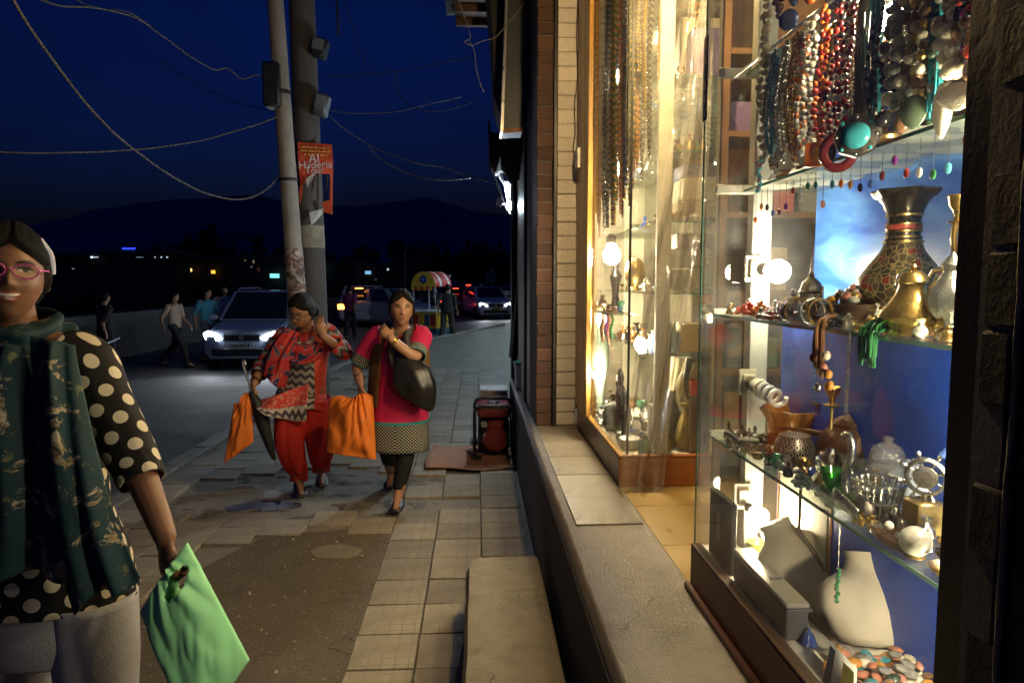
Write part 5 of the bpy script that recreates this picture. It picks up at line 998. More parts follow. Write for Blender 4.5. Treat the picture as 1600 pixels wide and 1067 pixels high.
lathe_thing('red_cup', 'red lacquer cup on the pedestal row of the far case', 'cup', on(1090, 3.06, 1.0), [(.001, 0), (.02, 0), (.026, .07), (.024, .07), (.001, .01)], CO['red'], 18); MB().box((.97, 3.03, .738), (1.04, 3.12, .999)).build('plinth_block', m_wood2, LD, smooth=False)
t = thing('grey_cushion', 'small grey display cushion on the floor of the far case', 'cushion', on(968, 3.5, .738)); q = on(968, 3.5, .738); MB().box((q.x-.07, 3.48, .74), (q.x+.07, 3.56, .88)).build('pad', mat('cushion_grey', (.24, .27, .26), .8, bump=.2), t, bevel=.025, segs=3)
t = thing('silver_heap', 'heap of silver foil trinkets on the floor of the far case', 'trinkets', on(940, 3.85, .738)); mb = MB()
for k in range(120):
    q = on(940, 3.85, .738) + V((RN.gauss(0, .05), RN.gauss(0, .12), RN.random()**2*.12)); q.x = min(1.0, max(.675, q.x)); mb.ball(q, (RN.uniform(.008, .018), RN.uniform(.008, .02), RN.uniform(.005, .012)), 7, 5)
stuff(mb.build('trinkets', m_silver, t))
lathe_thing('table_lamp', 'pale green glazed table lamp below a bulb in the far case', 'lamp', on(939, 3.85, .738), [(.001, 0), (.05, 0), (.03, .02), (.018, .06), (.03, .2), (.05, .3), (.052, .42), (.03, .49), (.022, .52), (.001, .53)], mat('celadon', (.38, .5, .42), .25, coat=.5), 26)
for k, (px, Y, h) in enumerate(((962, 3.65, .30), (972, 3.45, .34), (980, 3.25, .26))):
    q = on(px, Y, 1.361 if k == 0 else .738); t = thing('black_figurine', ['black carved figurine on the glass shelf under the dazzling bulb', 'tall black carved figurine beside the grey cushion', 'black carved figurine behind the plastic sheet edge'][k], 'figurine', q)
    MB().lathe([(.001, 0), (.03, 0), (.026, .02), (.015, h*.3), (.022, h*.5), (.03, h*.62), (.012, h*.75), (.018, h*.86), (.012, h*.96), (.001, h)], 18, q, None, lambda a, z: 1+.2*math.cos(a*3+z*30)).build('body', m_black, t); MB().tube(catmull([q+V((0, .025, h*.62)), q+V((-.01, .05, h*.75)), q+V((0, .035, h*.95))], 5), .006, 8).build('arm', m_black, t)
for k, c in enumerate(('green', 'rose', 'purple', 'amber', 'garnet')):
    necklace(0, .672, 1.352, .12+.03*(k % 2), [c], .008, 'short string of %s beads hanging from the far case glass shelf' % c, w=.012, Y=3.40+.07*k)
lathe_thing('round_clock', 'small gilt disc standing in the glare of the far case', 'clock', on(992, 3.5, 1.475), [(.001, 0), (.03, 0), (.02, .02), (.05, .06), (.055, .1), (.045, .14), (.02, .165), (.001, .17)], m_brassd, 22)
MB().sheet(lambda u, v: (.69+.33*u, lerp(3.7, 4.22, v), .745+.10*math.sin(v*PI)**2*(1-u) + .01*math.sin(u*20+v*9)), 20, 20).build('white_cloth', mat('white_cotton', (.7, .68, .62), .8), LD)
# clear plastic sheet tied in the doorway
m_pvc = glassmat('clear_plastic_sheet', (.97, .97, .97), .24, .10, 2.2, (.92, .92, .9), 4, bump=.8, bscale=7)
LE = [(1082, -30), (1069, 62), (1048, 186), (1034, 306), (1015, 395), (1011, 440), (984, 618), (966, 772)]; RE = [(1116, -30), (1114, 62), (1111, 186), (1104, 306), (1090, 395), (1080, 440), (1052, 618), (1034, 785)]
def edge(E, y):
    for (a, b), (c, d) in zip(E, E[1:]):
        if b <= y <= d: return lerp(a, c, (y-b)/(d-b))
    return E[-1][0]
def pvc(u, v):
    y = lerp(-28, 770, v); x = lerp(edge(LE, y), edge(RE, y), u); return at(x, y, 2.90 - .05*math.sin(u*12+v*2.2+1.6*noise.noise(V((u*2, v*4, 1))))*(.4+.6*v) - .035*noise.noise(V((u*6, v*7, 4))) - .02*noise.noise(V((u*14, v*16, 4))) - .05*v)
tag(MB().sheet(pvc, 44, 50).build('plastic_curtain', m_pvc, solid=.0), 'clear crinkled plastic sheet hanging at the doorway corner of the far case', 'plastic sheet')
# shelving inside the shop, seen through the glass
sh = thing('wall_shelves', 'brown wooden wall shelves full of cartons inside the shop', 'shelves', (2.0, 3.1, PT))
m_bw = mat('shelf_brown', (.20, .11, .05), .5, stretch=(.12, 1, 1), scale=10)
for x in (1.07, 1.75, 2.45, 3.15): MB().box((x, 2.99, PT), (x+.03, 3.3, 2.9)).build('upright', m_bw, sh)
for z in (.75, 1.1, 1.45, 1.8, 2.15, 2.5): MB().box((1.1, 2.992, z), (3.15, 3.3, z+.025)).build('shelf_board', m_bw, sh)
MB().box((1.07, 3.302, PT), (3.2, 3.32, 2.9)).build('back_board', m_bw, sh)
pal = [(.45, .38, .26), (.18, .12, .3), (.4, .1, .07), (.2, .25, .3), (.5, .42, .3), (.3, .2, .1), (.12, .2, .12)]; nm = ['beige', 'violet', 'red', 'slate', 'sand', 'brown', 'green']
for z in (.775, 1.125, 1.475, 1.825, 2.175):
    x = 1.12
    while x < 3.0:
        w_ = RN.uniform(.08, .16); h = RN.uniform(.12, .28); k = RN.randrange(7)
        if RN.random() < .85 and not (x < 1.75 < x + w_ + .02 or x < 2.45 < x + w_ + .02): tag(MB().box((x, 3.0+RN.uniform(.005, .05), z+.0015), (x+w_-.01, 3.28, z+h)).build('carton', bc('shop_'+nm[k], pal[k]), bevel=.004), '%s carton on the %s board of the brown shelves inside the shop' % (nm[k], {.775: 'lowest', 1.125: 'second', 1.475: 'third', 1.825: 'fourth', 2.175: 'fifth'}[z]), 'carton', 'cartons on the shop shelves')
        x += w_ + RN.uniform(.0, .05)
# ================================================================ people
def skinmat(n, c): return mat(n, c, .48, var=.10, scale=25, sss=.12, bump=.05, bscale=300)
m_skin = skinmat('skin_brown', (.19, .088, .046)); m_skin2 = skinmat('skin_warm', (.37, .19, .11)); m_skin3 = skinmat('skin_tan', (.32, .16, .09))
m_hair = mat('black_hair', (.008, .006, .005), .55, var=.5, stretch=(40, 40, 4), scale=9, bump=.9, bscale=16, spec=.18)
m_lip = mat('lip', (.30, .075, .06), .4); m_eyew = mat('eye_white', (.34, .29, .25), .6); m_iris = mat('iris', (.012, .008, .007), .4); m_brow = mat('brow_hair', (.02, .014, .012), .7); m_teeth = mat('teeth', (.72, .68, .6), .3)
def gs(x, z, cx, cz, sx, sz): return math.exp(-((x-cx)/sx)**2 - ((z-cz)/sz)**2)
def headpt(d):
    x = .071*d.x; y = .094*d.y; z = .112*d.z
    if d.z < 0:
        k = -d.z; x *= 1 - .30*k**1.7; y *= (1 - .10*k*k)
        if d.y < 0: y -= .005*k
        else: y *= 1 - .25*k
    f = max(0, -d.y)
    if f > 0:
        y *= 1 - .05*f*(1-abs(d.z)); nz = .021*gs(x, z, 0, -.024, .010, .010) + .011*gs(x, z, 0, -.006, .008, .017); e = 0
        for s in (-1, 1):
            nz += .007*gs(x, z, s*.012, -.027, .006, .006) - .010*gs(x, z, s*.030, .009, .016, .009) + .0035*gs(x, z, s*.03, .027, .02, .007) + .005*gs(x, z, s*.040, -.024, .018, .02)
        nz += .0055*gs(x, z, 0, -.050, .019, .0045) + .0065*gs(x, z, 0, -.0605, .017, .005) - .004*gs(x, z, 0, -.055, .022, .0022) + .008*gs(x, z, 0, -.094, .018, .014)
        y -= nz*min(1, f*1.6)
    return V((x, y, z))
def patch(c, Mh, cx, cz, hw, hh, off, m, name, par, nu=14, nv=6, curve=0, S=1.0):
    """thin feature lying on the face: lips, brows, eyes"""
    mb = MB()
    def f(u, v):
        a = (u-.5)*2; w_ = math.sqrt(max(0, 1-a*a*.98)); x = cx + hw*a; z = cz + hh*w_*(v-.5)*2 + curve*(a*a); d = V((x/.071, 0, z/.112)); d.y = -math.sqrt(max(.02, 1-d.x*d.x-d.z*d.z)); p = headpt(d); p.y -= off*(.4+.6*w_*math.sin(v*PI)); return c + Mh @ (p*S)
    mb.sheet(f, nu, nv); return mb.build(name, m, par)
def hairf(line, back=1.12, bun=None, wave=.012):
    def fn(d):
        h = max((d.z - line - .10 + .42*abs(d.x))/.16, (d.y+.28 - .75*max(0, -d.z))/.22); h = min(1, max(0, h+.5)); h = h*h*(3-2*h)
        b = headpt(V((d.x, max(d.y, -.999), d.z))); k = lerp(.90, back if d.z > -.3 else back*.96, h) + wave*h*noise.noise(d*7) - .05*h*math.exp(-(d.x/.05)**2)*(1 if d.z > .3 and d.y < .3 else 0) + .010*h*math.sin(d.x*34+d.z*6) + .02*h*noise.noise(d*3.1); return V((b.x*k*1.02, b.y*k, b.z*k*(1 if d.z > 0 else .92)))
    return fn
def hand(mb, w, fwd, nrm, thumb, curl=(.5, .6, .5), S=1.0, spread=0):
    fwd = V(fwd).normalized(); nrm = V(nrm); nrm = (nrm - fwd*nrm.dot(fwd)).normalized(); lat = fwd.cross(nrm)*thumb
    mb.tube([w - fwd*.015, w + fwd*.015*S, w + fwd*.045*S, w + fwd*.07*S, w + fwd*.09*S], [.024*S, .027*S, .035*S, .037*S, .033*S], 14, flat=.45, up=lat)
    for i, (L, r) in enumerate(((.070, .0088), (.078, .009), (.072, .0086), (.057, .0078))):
        p = w + fwd*(.084 - .004*i*i*.5)*S + lat*(.027-.018*i)*S; d = (fwd + lat*(.10-.07*i)*(1+spread)).normalized(); pts = [p - d*.012, p]; ang = 0
        for k in range(3):
            ang += curl[k]*(1+.07*i); q = d*math.cos(ang) + nrm*math.sin(ang); p = p + q*(L*S*(.44, .31, .25)[k]); pts.append(p)
        mb.tube(pts, [r*S, r*S*1.05, r*S, r*S*.92, r*S*.72], 10)
    p = w + fwd*.02*S + lat*.022*S; d = (fwd*.65 + lat*.6 + nrm*.35).normalized(); p2 = p + d*.038*S; p3 = p2 + (fwd*.8 + lat*.15 + nrm*.5).normalized()*.03*S; p4 = p3 + (fwd*.7 - lat*.15 + nrm*.7).normalized()*.024*S
    mb.tube([p, p2, p3, p4], [.014*S, .0115*S, .0105*S, .0075*S], 10)
def limb(mb, pts, rs, n=14):
    mb.tube(catmull(pts, 4), [lerp(rs[min(i//4, len(rs)-2)], rs[min(i//4, len(rs)-2)+1], (i % 4)/4) if i < 4*(len(rs)-1) else rs[-1] for i in range(4*(len(pts)-1)+1)], n)
    for p, r in ((pts[0], rs[0]), (pts[-1], rs[-1])): mb.ball(p, r, 10, 6)
def rotm(yaw=0, pitch=0, roll=0): return Matrix.Rotation(rad(yaw), 3, 'Z') @ Matrix.Rotation(rad(roll), 3, 'Y') @ Matrix.Rotation(rad(pitch), 3, 'X')
def cloth(rings, m, name, par, n=48, amp=0, freq=7, cap=False, ph=0, solid=.004, fz=3.0, bot=1.0):
    """garment tube; rings = (centre, rx, ry); folds deepen to the hem"""
    cs = catmull([r[0] for r in rings], 5); K = len(cs); mb = MB(); R_ = []; uv = []; L = 0
    for i, c in enumerate(cs):
        a = i/5; j = min(int(a), len(rings)-2); f = a-j; rx = lerp(rings[j][1], rings[j+1][1], f); ry = lerp(rings[j][2], rings[j+1][2], f); v = i/(K-1)
        if i: L += (c - cs[i-1]).length
        t = (cs[min(i+1, K-1)] - cs[max(i-1, 0)]).normalized(); ex = (V((1, 0, 0)) - t*t.x).normalized(); ey = t.cross(ex); ey = -ey if ey.y < 0 else ey
        ring = []
        for k in range(n):
            th = 2*PI*k/n; q = 1 + amp*(.25+.75*v**bot)*(.45*math.sin(th*freq + ph + fz*v + 1.4*math.sin(th*2+ph)) + 1.1*noise.noise(V((math.cos(th)*3.2, math.sin(th)*3.2, v*2.2+ph))) + .6*noise.noise(V((math.cos(th)*6.5, math.sin(th)*6.5, v*3.4+2*ph)))) ; ring.append(c + ex*(rx*q*math.cos(th)) + ey*(ry*q*math.sin(th))); uv.append(((rx+ry)*.5*abs(math.remainder(th+PI/2, 2*PI)), L))
        R_.append(ring)
    mb.loft(R_, cap, True, uv); return mb.build(name, m, par, solid=solid, angle=80)
def uvmat(name, fn, rough=.75, bump=.15):
    m, nt, p = _base(name); MC[name] = m; u = nt.nodes.new('ShaderNodeUVMap'); s = nt.nodes.new('ShaderNodeSeparateXYZ'); nt.links.new(u.outputs[0], s.inputs[0]); co = ncoord(nt)
    c = fn(nt, s.outputs[0], s.outputs[1], co); nt.links.new(c, p.inputs['Base Color']); p.inputs['Roughness'].default_value = rough; p.inputs['Specular IOR Level'].default_value = .25
    nbump(nt, p, nnoise(nt, co, 220, 3), bump, .003); return m
def dots(nt, u, v, co, pitch=.052, r=.30):
    a = nmath(nt, 'MULTIPLY', nmath(nt, 'ADD', u, v), .7071/pitch*1.0); b = nmath(nt, 'MULTIPLY', nmath(nt, 'SUBTRACT', u, v), .7071/pitch*1.0)
    fa = nmath(nt, 'SUBTRACT', nmath(nt, 'FRACT', nmath(nt, 'ADD', a, 50)), .5); fb = nmath(nt, 'SUBTRACT', nmath(nt, 'FRACT', nmath(nt, 'ADD', b, 50)), .5)
    return nmath(nt, 'LESS_THAN', nmath(nt, 'SQRT', nmath(nt, 'ADD', nmath(nt, 'MULTIPLY', fa, fa), nmath(nt, 'MULTIPLY', fb, fb))), r)
m_dots = uvmat('polka_dot_cotton', lambda nt, u, v, co: nmix(nt, dots(nt, u, v, co), (.010, .009, .009), (.62, .55, .40)))
def chev(nt, u, v, co, f=.055, per=.055):
    t = nmath(nt, 'ABSOLUTE', nmath(nt, 'SUBTRACT', nmath(nt, 'FRACT', nmath(nt, 'ADD', nmath(nt, 'MULTIPLY', u, 1/f), 50)), .5)); return nmath(nt, 'FRACT', nmath(nt, 'ADD', nmath(nt, 'MULTIPLY', v, 1/per), nmath(nt, 'MULTIPLY', t, .9)))
def chevcol(nt, u, v, co):
    s = nmath(nt, 'GREATER_THAN', chev(nt, u, v, co), .5); n = nramp(nt, nnoise(nt, co, 4, 2), [(.4, 0), (.6, 1)])
    pan = nmix(nt, s, (.055, .05, .06), nmix(nt, n, (.30, .27, .26), (.42, .38, .33))); red = nmix(nt, nramp(nt, nnoise(nt, co, 70, 2), [(.5, 0), (.6, 1)]), (.55, .045, .028), (.62, .13, .09))
    ox = nt.nodes.new('ShaderNodeSeparateXYZ'); nt.links.new(co, ox.inputs[0]); k = nmath(nt, 'LESS_THAN', nmath(nt, 'ABSOLUTE', nmath(nt, 'ADD', ox.outputs[0], .03)), .145); return nmix(nt, k, red, pan)
m_chev = uvmat('zigzag_kurta', chevcol)
m_chevs = uvmat('zigzag_sleeve', lambda nt, u, v, co: nmix(nt, nmath(nt, 'GREATER_THAN', chev(nt, u, v, co, .07, .09), .62), nmix(nt, nmath(nt, 'GREATER_THAN', chev(nt, u, v, co, .07, .09), .3), (.07, .06, .075), (.33, .30, .28)), (.55, .04, .03)))
m_red = mat('red_cotton', (.56, .035, .028), .75, var=.18, scale=4, bump=.15, bscale=60, spec=.2)
def checkcol(nt, u, v, co, base=(.55, .02, .085)):
    ox = nt.nodes.new('ShaderNodeSeparateXYZ'); nt.links.new(co, ox.inputs[0]); z = ox.outputs[2]
    a = nmath(nt, 'GREATER_THAN', nmath(nt, 'FRACT', nmath(nt, 'MULTIPLY', nmath(nt, 'ADD', u, v), 48)), .5); b = nmath(nt, 'GREATER_THAN', nmath(nt, 'FRACT', nmath(nt, 'MULTIPLY', nmath(nt, 'SUBTRACT', u, v), 48)), .5)
    ck = nmix(nt, nmath(nt, 'MULTIPLY', a, b), (.025, .03, .03), (.5, .47, .36)); pk = nmix(nt, nramp(nt, nnoise(nt, co, 5, 4), [(.3, 0), (.7, 1)]), tuple(x*.85 for x in base), tuple(x*1.15 for x in base))
    return z, ck, pk
def pinkcol(nt, u, v, co):
    z, ck, pk = checkcol(nt, u, v, co); c = nmix(nt, nmath(nt, 'LESS_THAN', z, .225), pk, (.03, .22, .24)); return nmix(nt, nmath(nt, 'LESS_THAN', z, .205), c, ck)
m_pink = uvmat('pink_kurta', pinkcol)
def pinksl(nt, u, v, co, L=.20):
    z, ck, pk = checkcol(nt, u, v, co); c = nmix(nt, nmath(nt, 'GREATER_THAN', v, L), pk, ck); return nmix(nt, nmath(nt, 'GREATER_THAN', v, L+.065), c, (.03, .24, .24))
m_pinksl = uvmat('pink_sleeve', pinksl)
m_vest = mat('brown_waistcoat', (.16, .085, .03), .85, var=.2, scale=6, bump=.3, bscale=90, spec=.15); m_leath = mat('black_leather', (.014, .013, .013), .36, bump=.35, bscale=18, var=.3, scale=4)
m_grayscarf = mat('dark_grey_scarf', (.04, .038, .036), .85, stretch=(1, 1, .2), scale=20, var=.5, bump=.3, bscale=30); m_leg = mat('black_leggings', (.008, .008, .009), .8); m_shoe = mat('dark_shoe', (.022, .018, .016), .4)
m_gold = mat('gold_bangle', (.7, .45, .14), .25, metal=1)
def obag(name, lab, corners, Y, m, par_h, depth=.05, folds=.012, ph=0, hole=False, handle=None, peak=.6):
    """thin fabric carrier bag: two skins, creased, open at the top edge; corners TL TR BR BL as sight lines at depth Y"""
    TL, TR, BR, BL = [at(x, y, Y + dy) for x, y, dy in corners]; t = thing(name, lab, 'bag', (TL+TR+BR+BL)/4 - V((0, 0, .15)))
    nrm = (TR-TL).cross(BL-TL).normalized(); nrm = -nrm if nrm.y > 0 else nrm
    for s in (1, -1):
        def f(u, v):
            p = TL.lerp(TR, u).lerp(BL.lerp(BR, u), v); e = math.sin(PI*min(1, max(0, u)))**.6*(.25+.75*math.sin(PI*min(.93, .12+v*.85)))
            an = math.atan2(u-peak, v+.18); rr = math.hypot(u-peak, v); w_ = math.sin(PI*u)**.4
            fold = folds*w_*((1.6-1.1*v)*(abs(noise.noise(V((an*3.2, rr*.9, ph)))) - .25) + .8*noise.noise(V((u*3.1, v*2.6, ph+s*2))) + .5*(abs(noise.noise(V((u*5+v*3, v*4, ph+7)))) - .2))
            sagz = 0 if hole else -.085*abs(u-peak)*(1-v)**2 + .018*(1-v)**3*math.sin(u*9+ph); return p + nrm*(s*depth*e + fold) + V((0, 0, sagz))
        nu, nv = 40, 44; mb = MB().sheet(f, nu, nv)
        if hole:
            def inh(i, j): u = (i+.5)/nu; v = (j+.5)/nv; return ((u-.70)/.20)**2 + ((v-.135)/.065)**2 < 1
            keep = [(j, i) for j in range(nv) for i in range(nu) if not inh(i, j)]; mb.f = [mb.f[j*nu+i] for j, i in keep]; mb.mi = [0]*len(mb.f)
        mb.build('front_skin' if s > 0 else 'back_skin', m, t, solid=.0012, angle=75)
    if handle:
        for hdl in handle: MB().tube(catmull([at(*q) for q in hdl], 6), .011, 8, flat=.3).build('handle', m, t)
    return t
def bagmat(n, c):
    m, nt, p = _base(n); MC[n] = m; co = ncoord(nt); a = nramp(nt, nnoise(nt, co, 5, 5, .6), [(.3, 0), (.7, 1)]); nt.links.new(nmix(nt, a, tuple(x*.82 for x in c), c), p.inputs['Base Color']); p.inputs['Roughness'].default_value = .62; p.inputs['Transmission Weight'].default_value = 0; p.inputs['Subsurface Weight'].default_value = .1; p.inputs['Subsurface Radius'].default_value = (.01, .01, .01)
    v = nt.nodes.new('ShaderNodeTexVoronoi'); v.inputs['Scale'].default_value = 350; nt.links.new(co, v.inputs['Vector']); nbump(nt, p, v.outputs['Distance'], .12, .002); return m
m_obag = bagmat('orange_fabric', (.78, .19, .015)); m_gbag = bagmat('green_fabric', (.34, .82, .40))
def shoe(a, t, m, par, w_=.047, h=.066):
    d = (t-a); d.z = 0; L = d.length; d = d.normalized(); s = V((-d.y, d.x, 0)); z0 = t.z; mb = MB(); R_ = []
    for k, (f, ww, hh) in enumerate(((-.35, .6, .6), (-.25, .8, 1.1), (0, .85, 1.0), (.35, .95, .75), (.7, 1.05, .6), (.95, .85, .45), (1.05, .45, .3))): R_.append([V((a.x, a.y, z0)) + d*L*f + s*(w_*ww*math.cos(th)) + V((0, 0, max(0, h*hh*(.5+.5*math.sin(th))))) for th in [j*PI/8 for j in range(16)]])
    mb.loft(R_).build('shoe', m, par, angle=60)
def person(lab, J, skin, voxel=.007, Mh=None, hl=.55, S=1.0, smile=False, base=None, hands=(), feet=True, hairback=1.16, bun=True):
    t = thing('person', lab, 'person', base); mb = MB(); Mh = Mh or rotm(); hc = J['head']
    mb.ball(hc, 1, 84, 64, fn=lambda d: Mh @ (headpt(d)*S))
    mb.tube([J['neck'] - V((0, 0, .03)), J['neck'], hc + Mh @ V((0, .018, -.06))*S], [.062*S, .052*S, .050*S], 18)
    for s in (-1, 1): mb.ball(hc + Mh @ V((s*.071, .006, -.008))*S, (.010*S, .018*S, .030*S), 12, 8)
    pel = J['pelvis']; nk = J['neck']
    mb.loft([[c + V((rx*math.cos(a), ry*math.sin(a), 0)) for a in [k*PI/12 for k in range(24)]] for c, rx, ry in ((pel - V((0, 0, .08)), .13*S, .09*S), (pel + V((0, 0, .02)), .155*S, .105*S), (pel.lerp(nk, .4), .125*S, .09*S), (pel.lerp(nk, .72), .145*S, .10*S), (pel.lerp(nk, .92), .12*S, .075*S), (nk, .06*S, .05*S))])
    for k in ('l', 'r'):
        limb(mb, [J['s'+k], J['e'+k], J['w'+k]], [.050*S, .039*S, .025*S]); mb.tube([nk, J['s'+k]], [.06*S, .05*S], 12)
        limb(mb, [J['h'+k], J['k'+k], J['a'+k]], [.082*S, .056*S, .036*S])
        if feet: mb.tube([J['a'+k] + V((0, 0, .0)), J['a'+k].lerp(J['t'+k], .5) + V((0, 0, .02)), J['t'+k] + V((0, 0, .022))], [.034*S, .027*S, .018*S], 12); mb.ball(J['a'+k] - V((0, 0, .025)), .034*S, 10, 6)
    for h in hands: hand(mb, *h)
    o = mb.build('body', skin, t, remesh=voxel, smooth_it=2)
    q = lambda *a, **k: patch(hc, Mh, *a, S=S, par=t, **k)
    for s in (-1, 1):
        patch(hc, Mh, s*.030, .009, .0140, .0047, .0025, m_eyew, 'eye', t, S=S); patch(hc, Mh, s*.030, .0094, .0064, .0050, .0034, m_iris, 'iris', t, S=S, nu=10); patch(hc, Mh, s*.030, .0142, .0170, .0030, .0030, m_brow, 'eyelash', t, S=S, curve=-.0035, nv=3)
        patch(hc, Mh, s*.031, .0285, .0195, .0036, .0022, m_brow, 'eyebrow', t, S=S, curve=-.005, nv=3)
    if smile:
        patch(hc, Mh, 0, -.0545, .0275, .0105, .0022, m_lip, 'lips', t, S=S, curve=.007); patch(hc, Mh, 0, -.0535, .0225, .0058, .0036, m_teeth, 'teeth', t, S=S, curve=.0065)
    else:
        patch(hc, Mh, 0, -.0500, .0215, .0042, .0016, m_lip, 'upper_lip', t, S=S, curve=.0015); patch(hc, Mh, 0, -.0602, .0185, .0050, .0018, m_lip, 'lower_lip', t, S=S, curve=.002)
    mb = MB(); fn = hairf(hl, hairback); mb.ball(hc, 1, 72, 56, fn=lambda d: Mh @ (fn(d)*S))
    if bun: mb.ball(hc + Mh @ V((0, .115, -.05))*S, (.045*S, .04*S, .05*S), 18, 12)
    mb.build('hair', m_hair, t); return t
A = at
def cowl(nk, m, par, r0=.066, r1=.15, zt=.045, zb=-.10, ny=-.04, name='scarf_loop', amp=.013, ph=0, fr=15):
    def f(u, v):
        th = 2*PI*u; fd = amp*(math.sin(v*fr + 1.6*math.sin(th+ph) + .8*math.sin(2*th+ph)) + .6*noise.noise(V((math.cos(th)*2.2, math.sin(th)*2.2, v*3+ph)))) ; r = lerp(r0, r1, v**.8) + fd
        front = max(0, -math.sin(th)); return nk + V((r*1.08*math.cos(th), r*.92*math.sin(th) + ny*v*front, lerp(zt + .02*max(0, math.sin(th)), zb*(.45+.55*front), v) + fd*.5))
    mb = MB().sheet(f, 72, 30); mb.uv = [(a*.6, b*.3) for a, b in mb.uv]; return mb.build(name, m, par, solid=.004, angle=80)
# ---- woman in the pink kurta
J = dict(head=A(627, 483, 4.62), neck=A(626, 521, 4.68), pelvis=A(624, 618, 4.68), sl=A(590, 528, 4.70), el=A(559, 566, 4.72), wl=A(563, 600, 4.58), sr=A(657, 527, 4.66), er=A(648, 556, 4.46), wr=A(611, 529, 4.40), hl=A(606, 632, 4.72), kl=A(606, 704, 4.86), al=A(613, 748, 5.08), tl=A(607, 757, 4.95), hr=A(640, 632, 4.66), kr=A(634, 706, 4.60), ar=A(623, 778, 4.60), tr=A(618, 800, 4.42))
J['al'].z = .09; J['tl'].z = .0; J['ar'].z = .085; J['tr'].z = 0; J['tl'].y = 4.95
W2 = person('woman in a pink kurta and brown waistcoat carrying a full orange bag', J, m_skin2, .008, rotm(12, 0, 3), .60, 1.06, base=A(622, 700, 4.62)*1 - V((0, 0, A(622, 700, 4.62).z)), hands=[(J['wl'], (.0, -.02, -1), (.5, .2, 0), 1, (1.1, 1.3, .8)), (J['wr'], (-.62, .42, .62), (-.1, .9, -.3), -1, (.35, .7, .6))])
nk, pv = J['neck'], J['pelvis']
cloth([(nk + V((0, 0, -.015)), .105, .07), (nk + V((0, .0, -.06)), .178, .105), (nk.lerp(pv, .4), .168, .128), (nk.lerp(pv, .75), .165, .125), (pv, .195, .14), (A(622, 660, 4.67), .208, .15), (A(621, 702, 4.66), .222, .16)], m_pink, 'kurta', W2, 56, .045, 5, ph=1.2)
for k in ('l', 'r'): cloth([(J['s'+k].lerp(nk, .25), .085, .085), (J['s'+k], .078, .075), (J['s'+k].lerp(J['e'+k], .55), .070, .068), (J['e'+k].lerp(J['w'+k], .12 if k == 'l' else -.02), .066, .064)], m_pinksl, 'sleeve', W2, 32, .05, 4, ph=k == 'l')
for k in ('l', 'r'): cloth([(J['h'+k], .09, .09), (J['h'+k].lerp(J['k'+k], .5), .078, .078), (J['k'+k], .06, .06), (J['k'+k].lerp(J['a'+k], .45), .055, .056), (J['a'+k] + V((0, 0, .03)), .042, .042)], m_leg, 'leggings', W2, 24, .015, 4); shoe(J['a'+k], J['t'+k], m_shoe, W2)
def vest(u, v):
    th = lerp(-PI/2 + .48, 1.5*PI - .62, u); c = nk.lerp(A(623, 628, 4.68), v); k = min(1, .72+.5*min(v*4, 1)) if v < .25 else 1
    rx = lerp(.185, .215, v)*lerp(.62, 1, min(1, v*5)**.5); ry = lerp(.125, .155, v)*lerp(.75, 1, min(1, v*5)**.5); q = 1+.03*math.sin(th*6+v*3); return c + V((rx*q*math.cos(th), ry*q*math.sin(th), -.012 + .0*v))
MB().sheet(vest, 50, 24).build('waistcoat', m_vest, W2, solid=.006, angle=80)
for s, e in ((-1, (611, 545)), (1, (640, 562))):
    MB().tube(catmull([nk + V((s*.055, .05, .03)), nk + V((s*.075, -.04, .0)), A(lerp(626, e[0], .6), 528, 4.53), A(e[0], e[1], 4.50), A(e[0]+4, e[1]+26, 4.49)], 6), [.03+.012*math.sin(k*.13) for k in range(25)], 12, flat=.6).build('scarf', m_grayscarf, W2)
MB().tube(catmull([nk + V((-.07, .05, .03)), nk + V((0, .085, .035)), nk + V((.07, .05, .03))], 6), .032, 12).build('scarf', m_grayscarf, W2)
for p in (J['wr'].lerp(J['er'], .10), J['wr'].lerp(J['er'], .16)): d = (J['er']-J['wr']).normalized(); e = d.orthogonal().normalized(); f = d.cross(e); MB().tube([p + e*.031*math.cos(a) + f*.031*math.sin(a) for a in [k*PI/12 for k in range(25)]], .004, 6).build('bangle', m_gold, W2)
d = (J['el']-J['wl']).normalized(); e = d.orthogonal().normalized(); f = d.cross(e); p = J['wl'].lerp(J['el'], .3); MB().tube([p + e*.034*math.cos(a) + f*.034*math.sin(a) for a in [k*PI/12 for k in range(25)]], .004, 6).build('bangle', m_gold, W2)
# slouchy black bag on her hip
hb = thing('handbag', 'slouchy black leather bag slung at the hip of the woman in pink', 'handbag', A(655, 640, 4.48))
cloth([(A(622, 548, 4.50), .03, .03), (A(632, 565, 4.47), .075, .05), (A(643, 588, 4.44), .125, .07), (A(655, 608, 4.44), .115, .075), (A(666, 628, 4.46), .06, .05), (A(674, 640, 4.47), .015, .02)], m_leath, 'pouch', hb, 48, .13, 6, cap=True, ph=.7, fz=7, bot=.3)
MB().tube(catmull([A(618, 552, 4.48), A(606, 530, 4.46), A(598, 512, 4.52), A(600, 505, 4.66)], 6), .013, 8, flat=.5).build('strap', m_leath, hb)
obag('carrier_bag', 'full orange fabric carrier bag held by the woman in pink', [(514, 612, 0), (583, 616, 0), (588, 718, -.05), (510, 706, -.05)], 4.53, m_obag, None, .085, .045, 0, peak=.68)
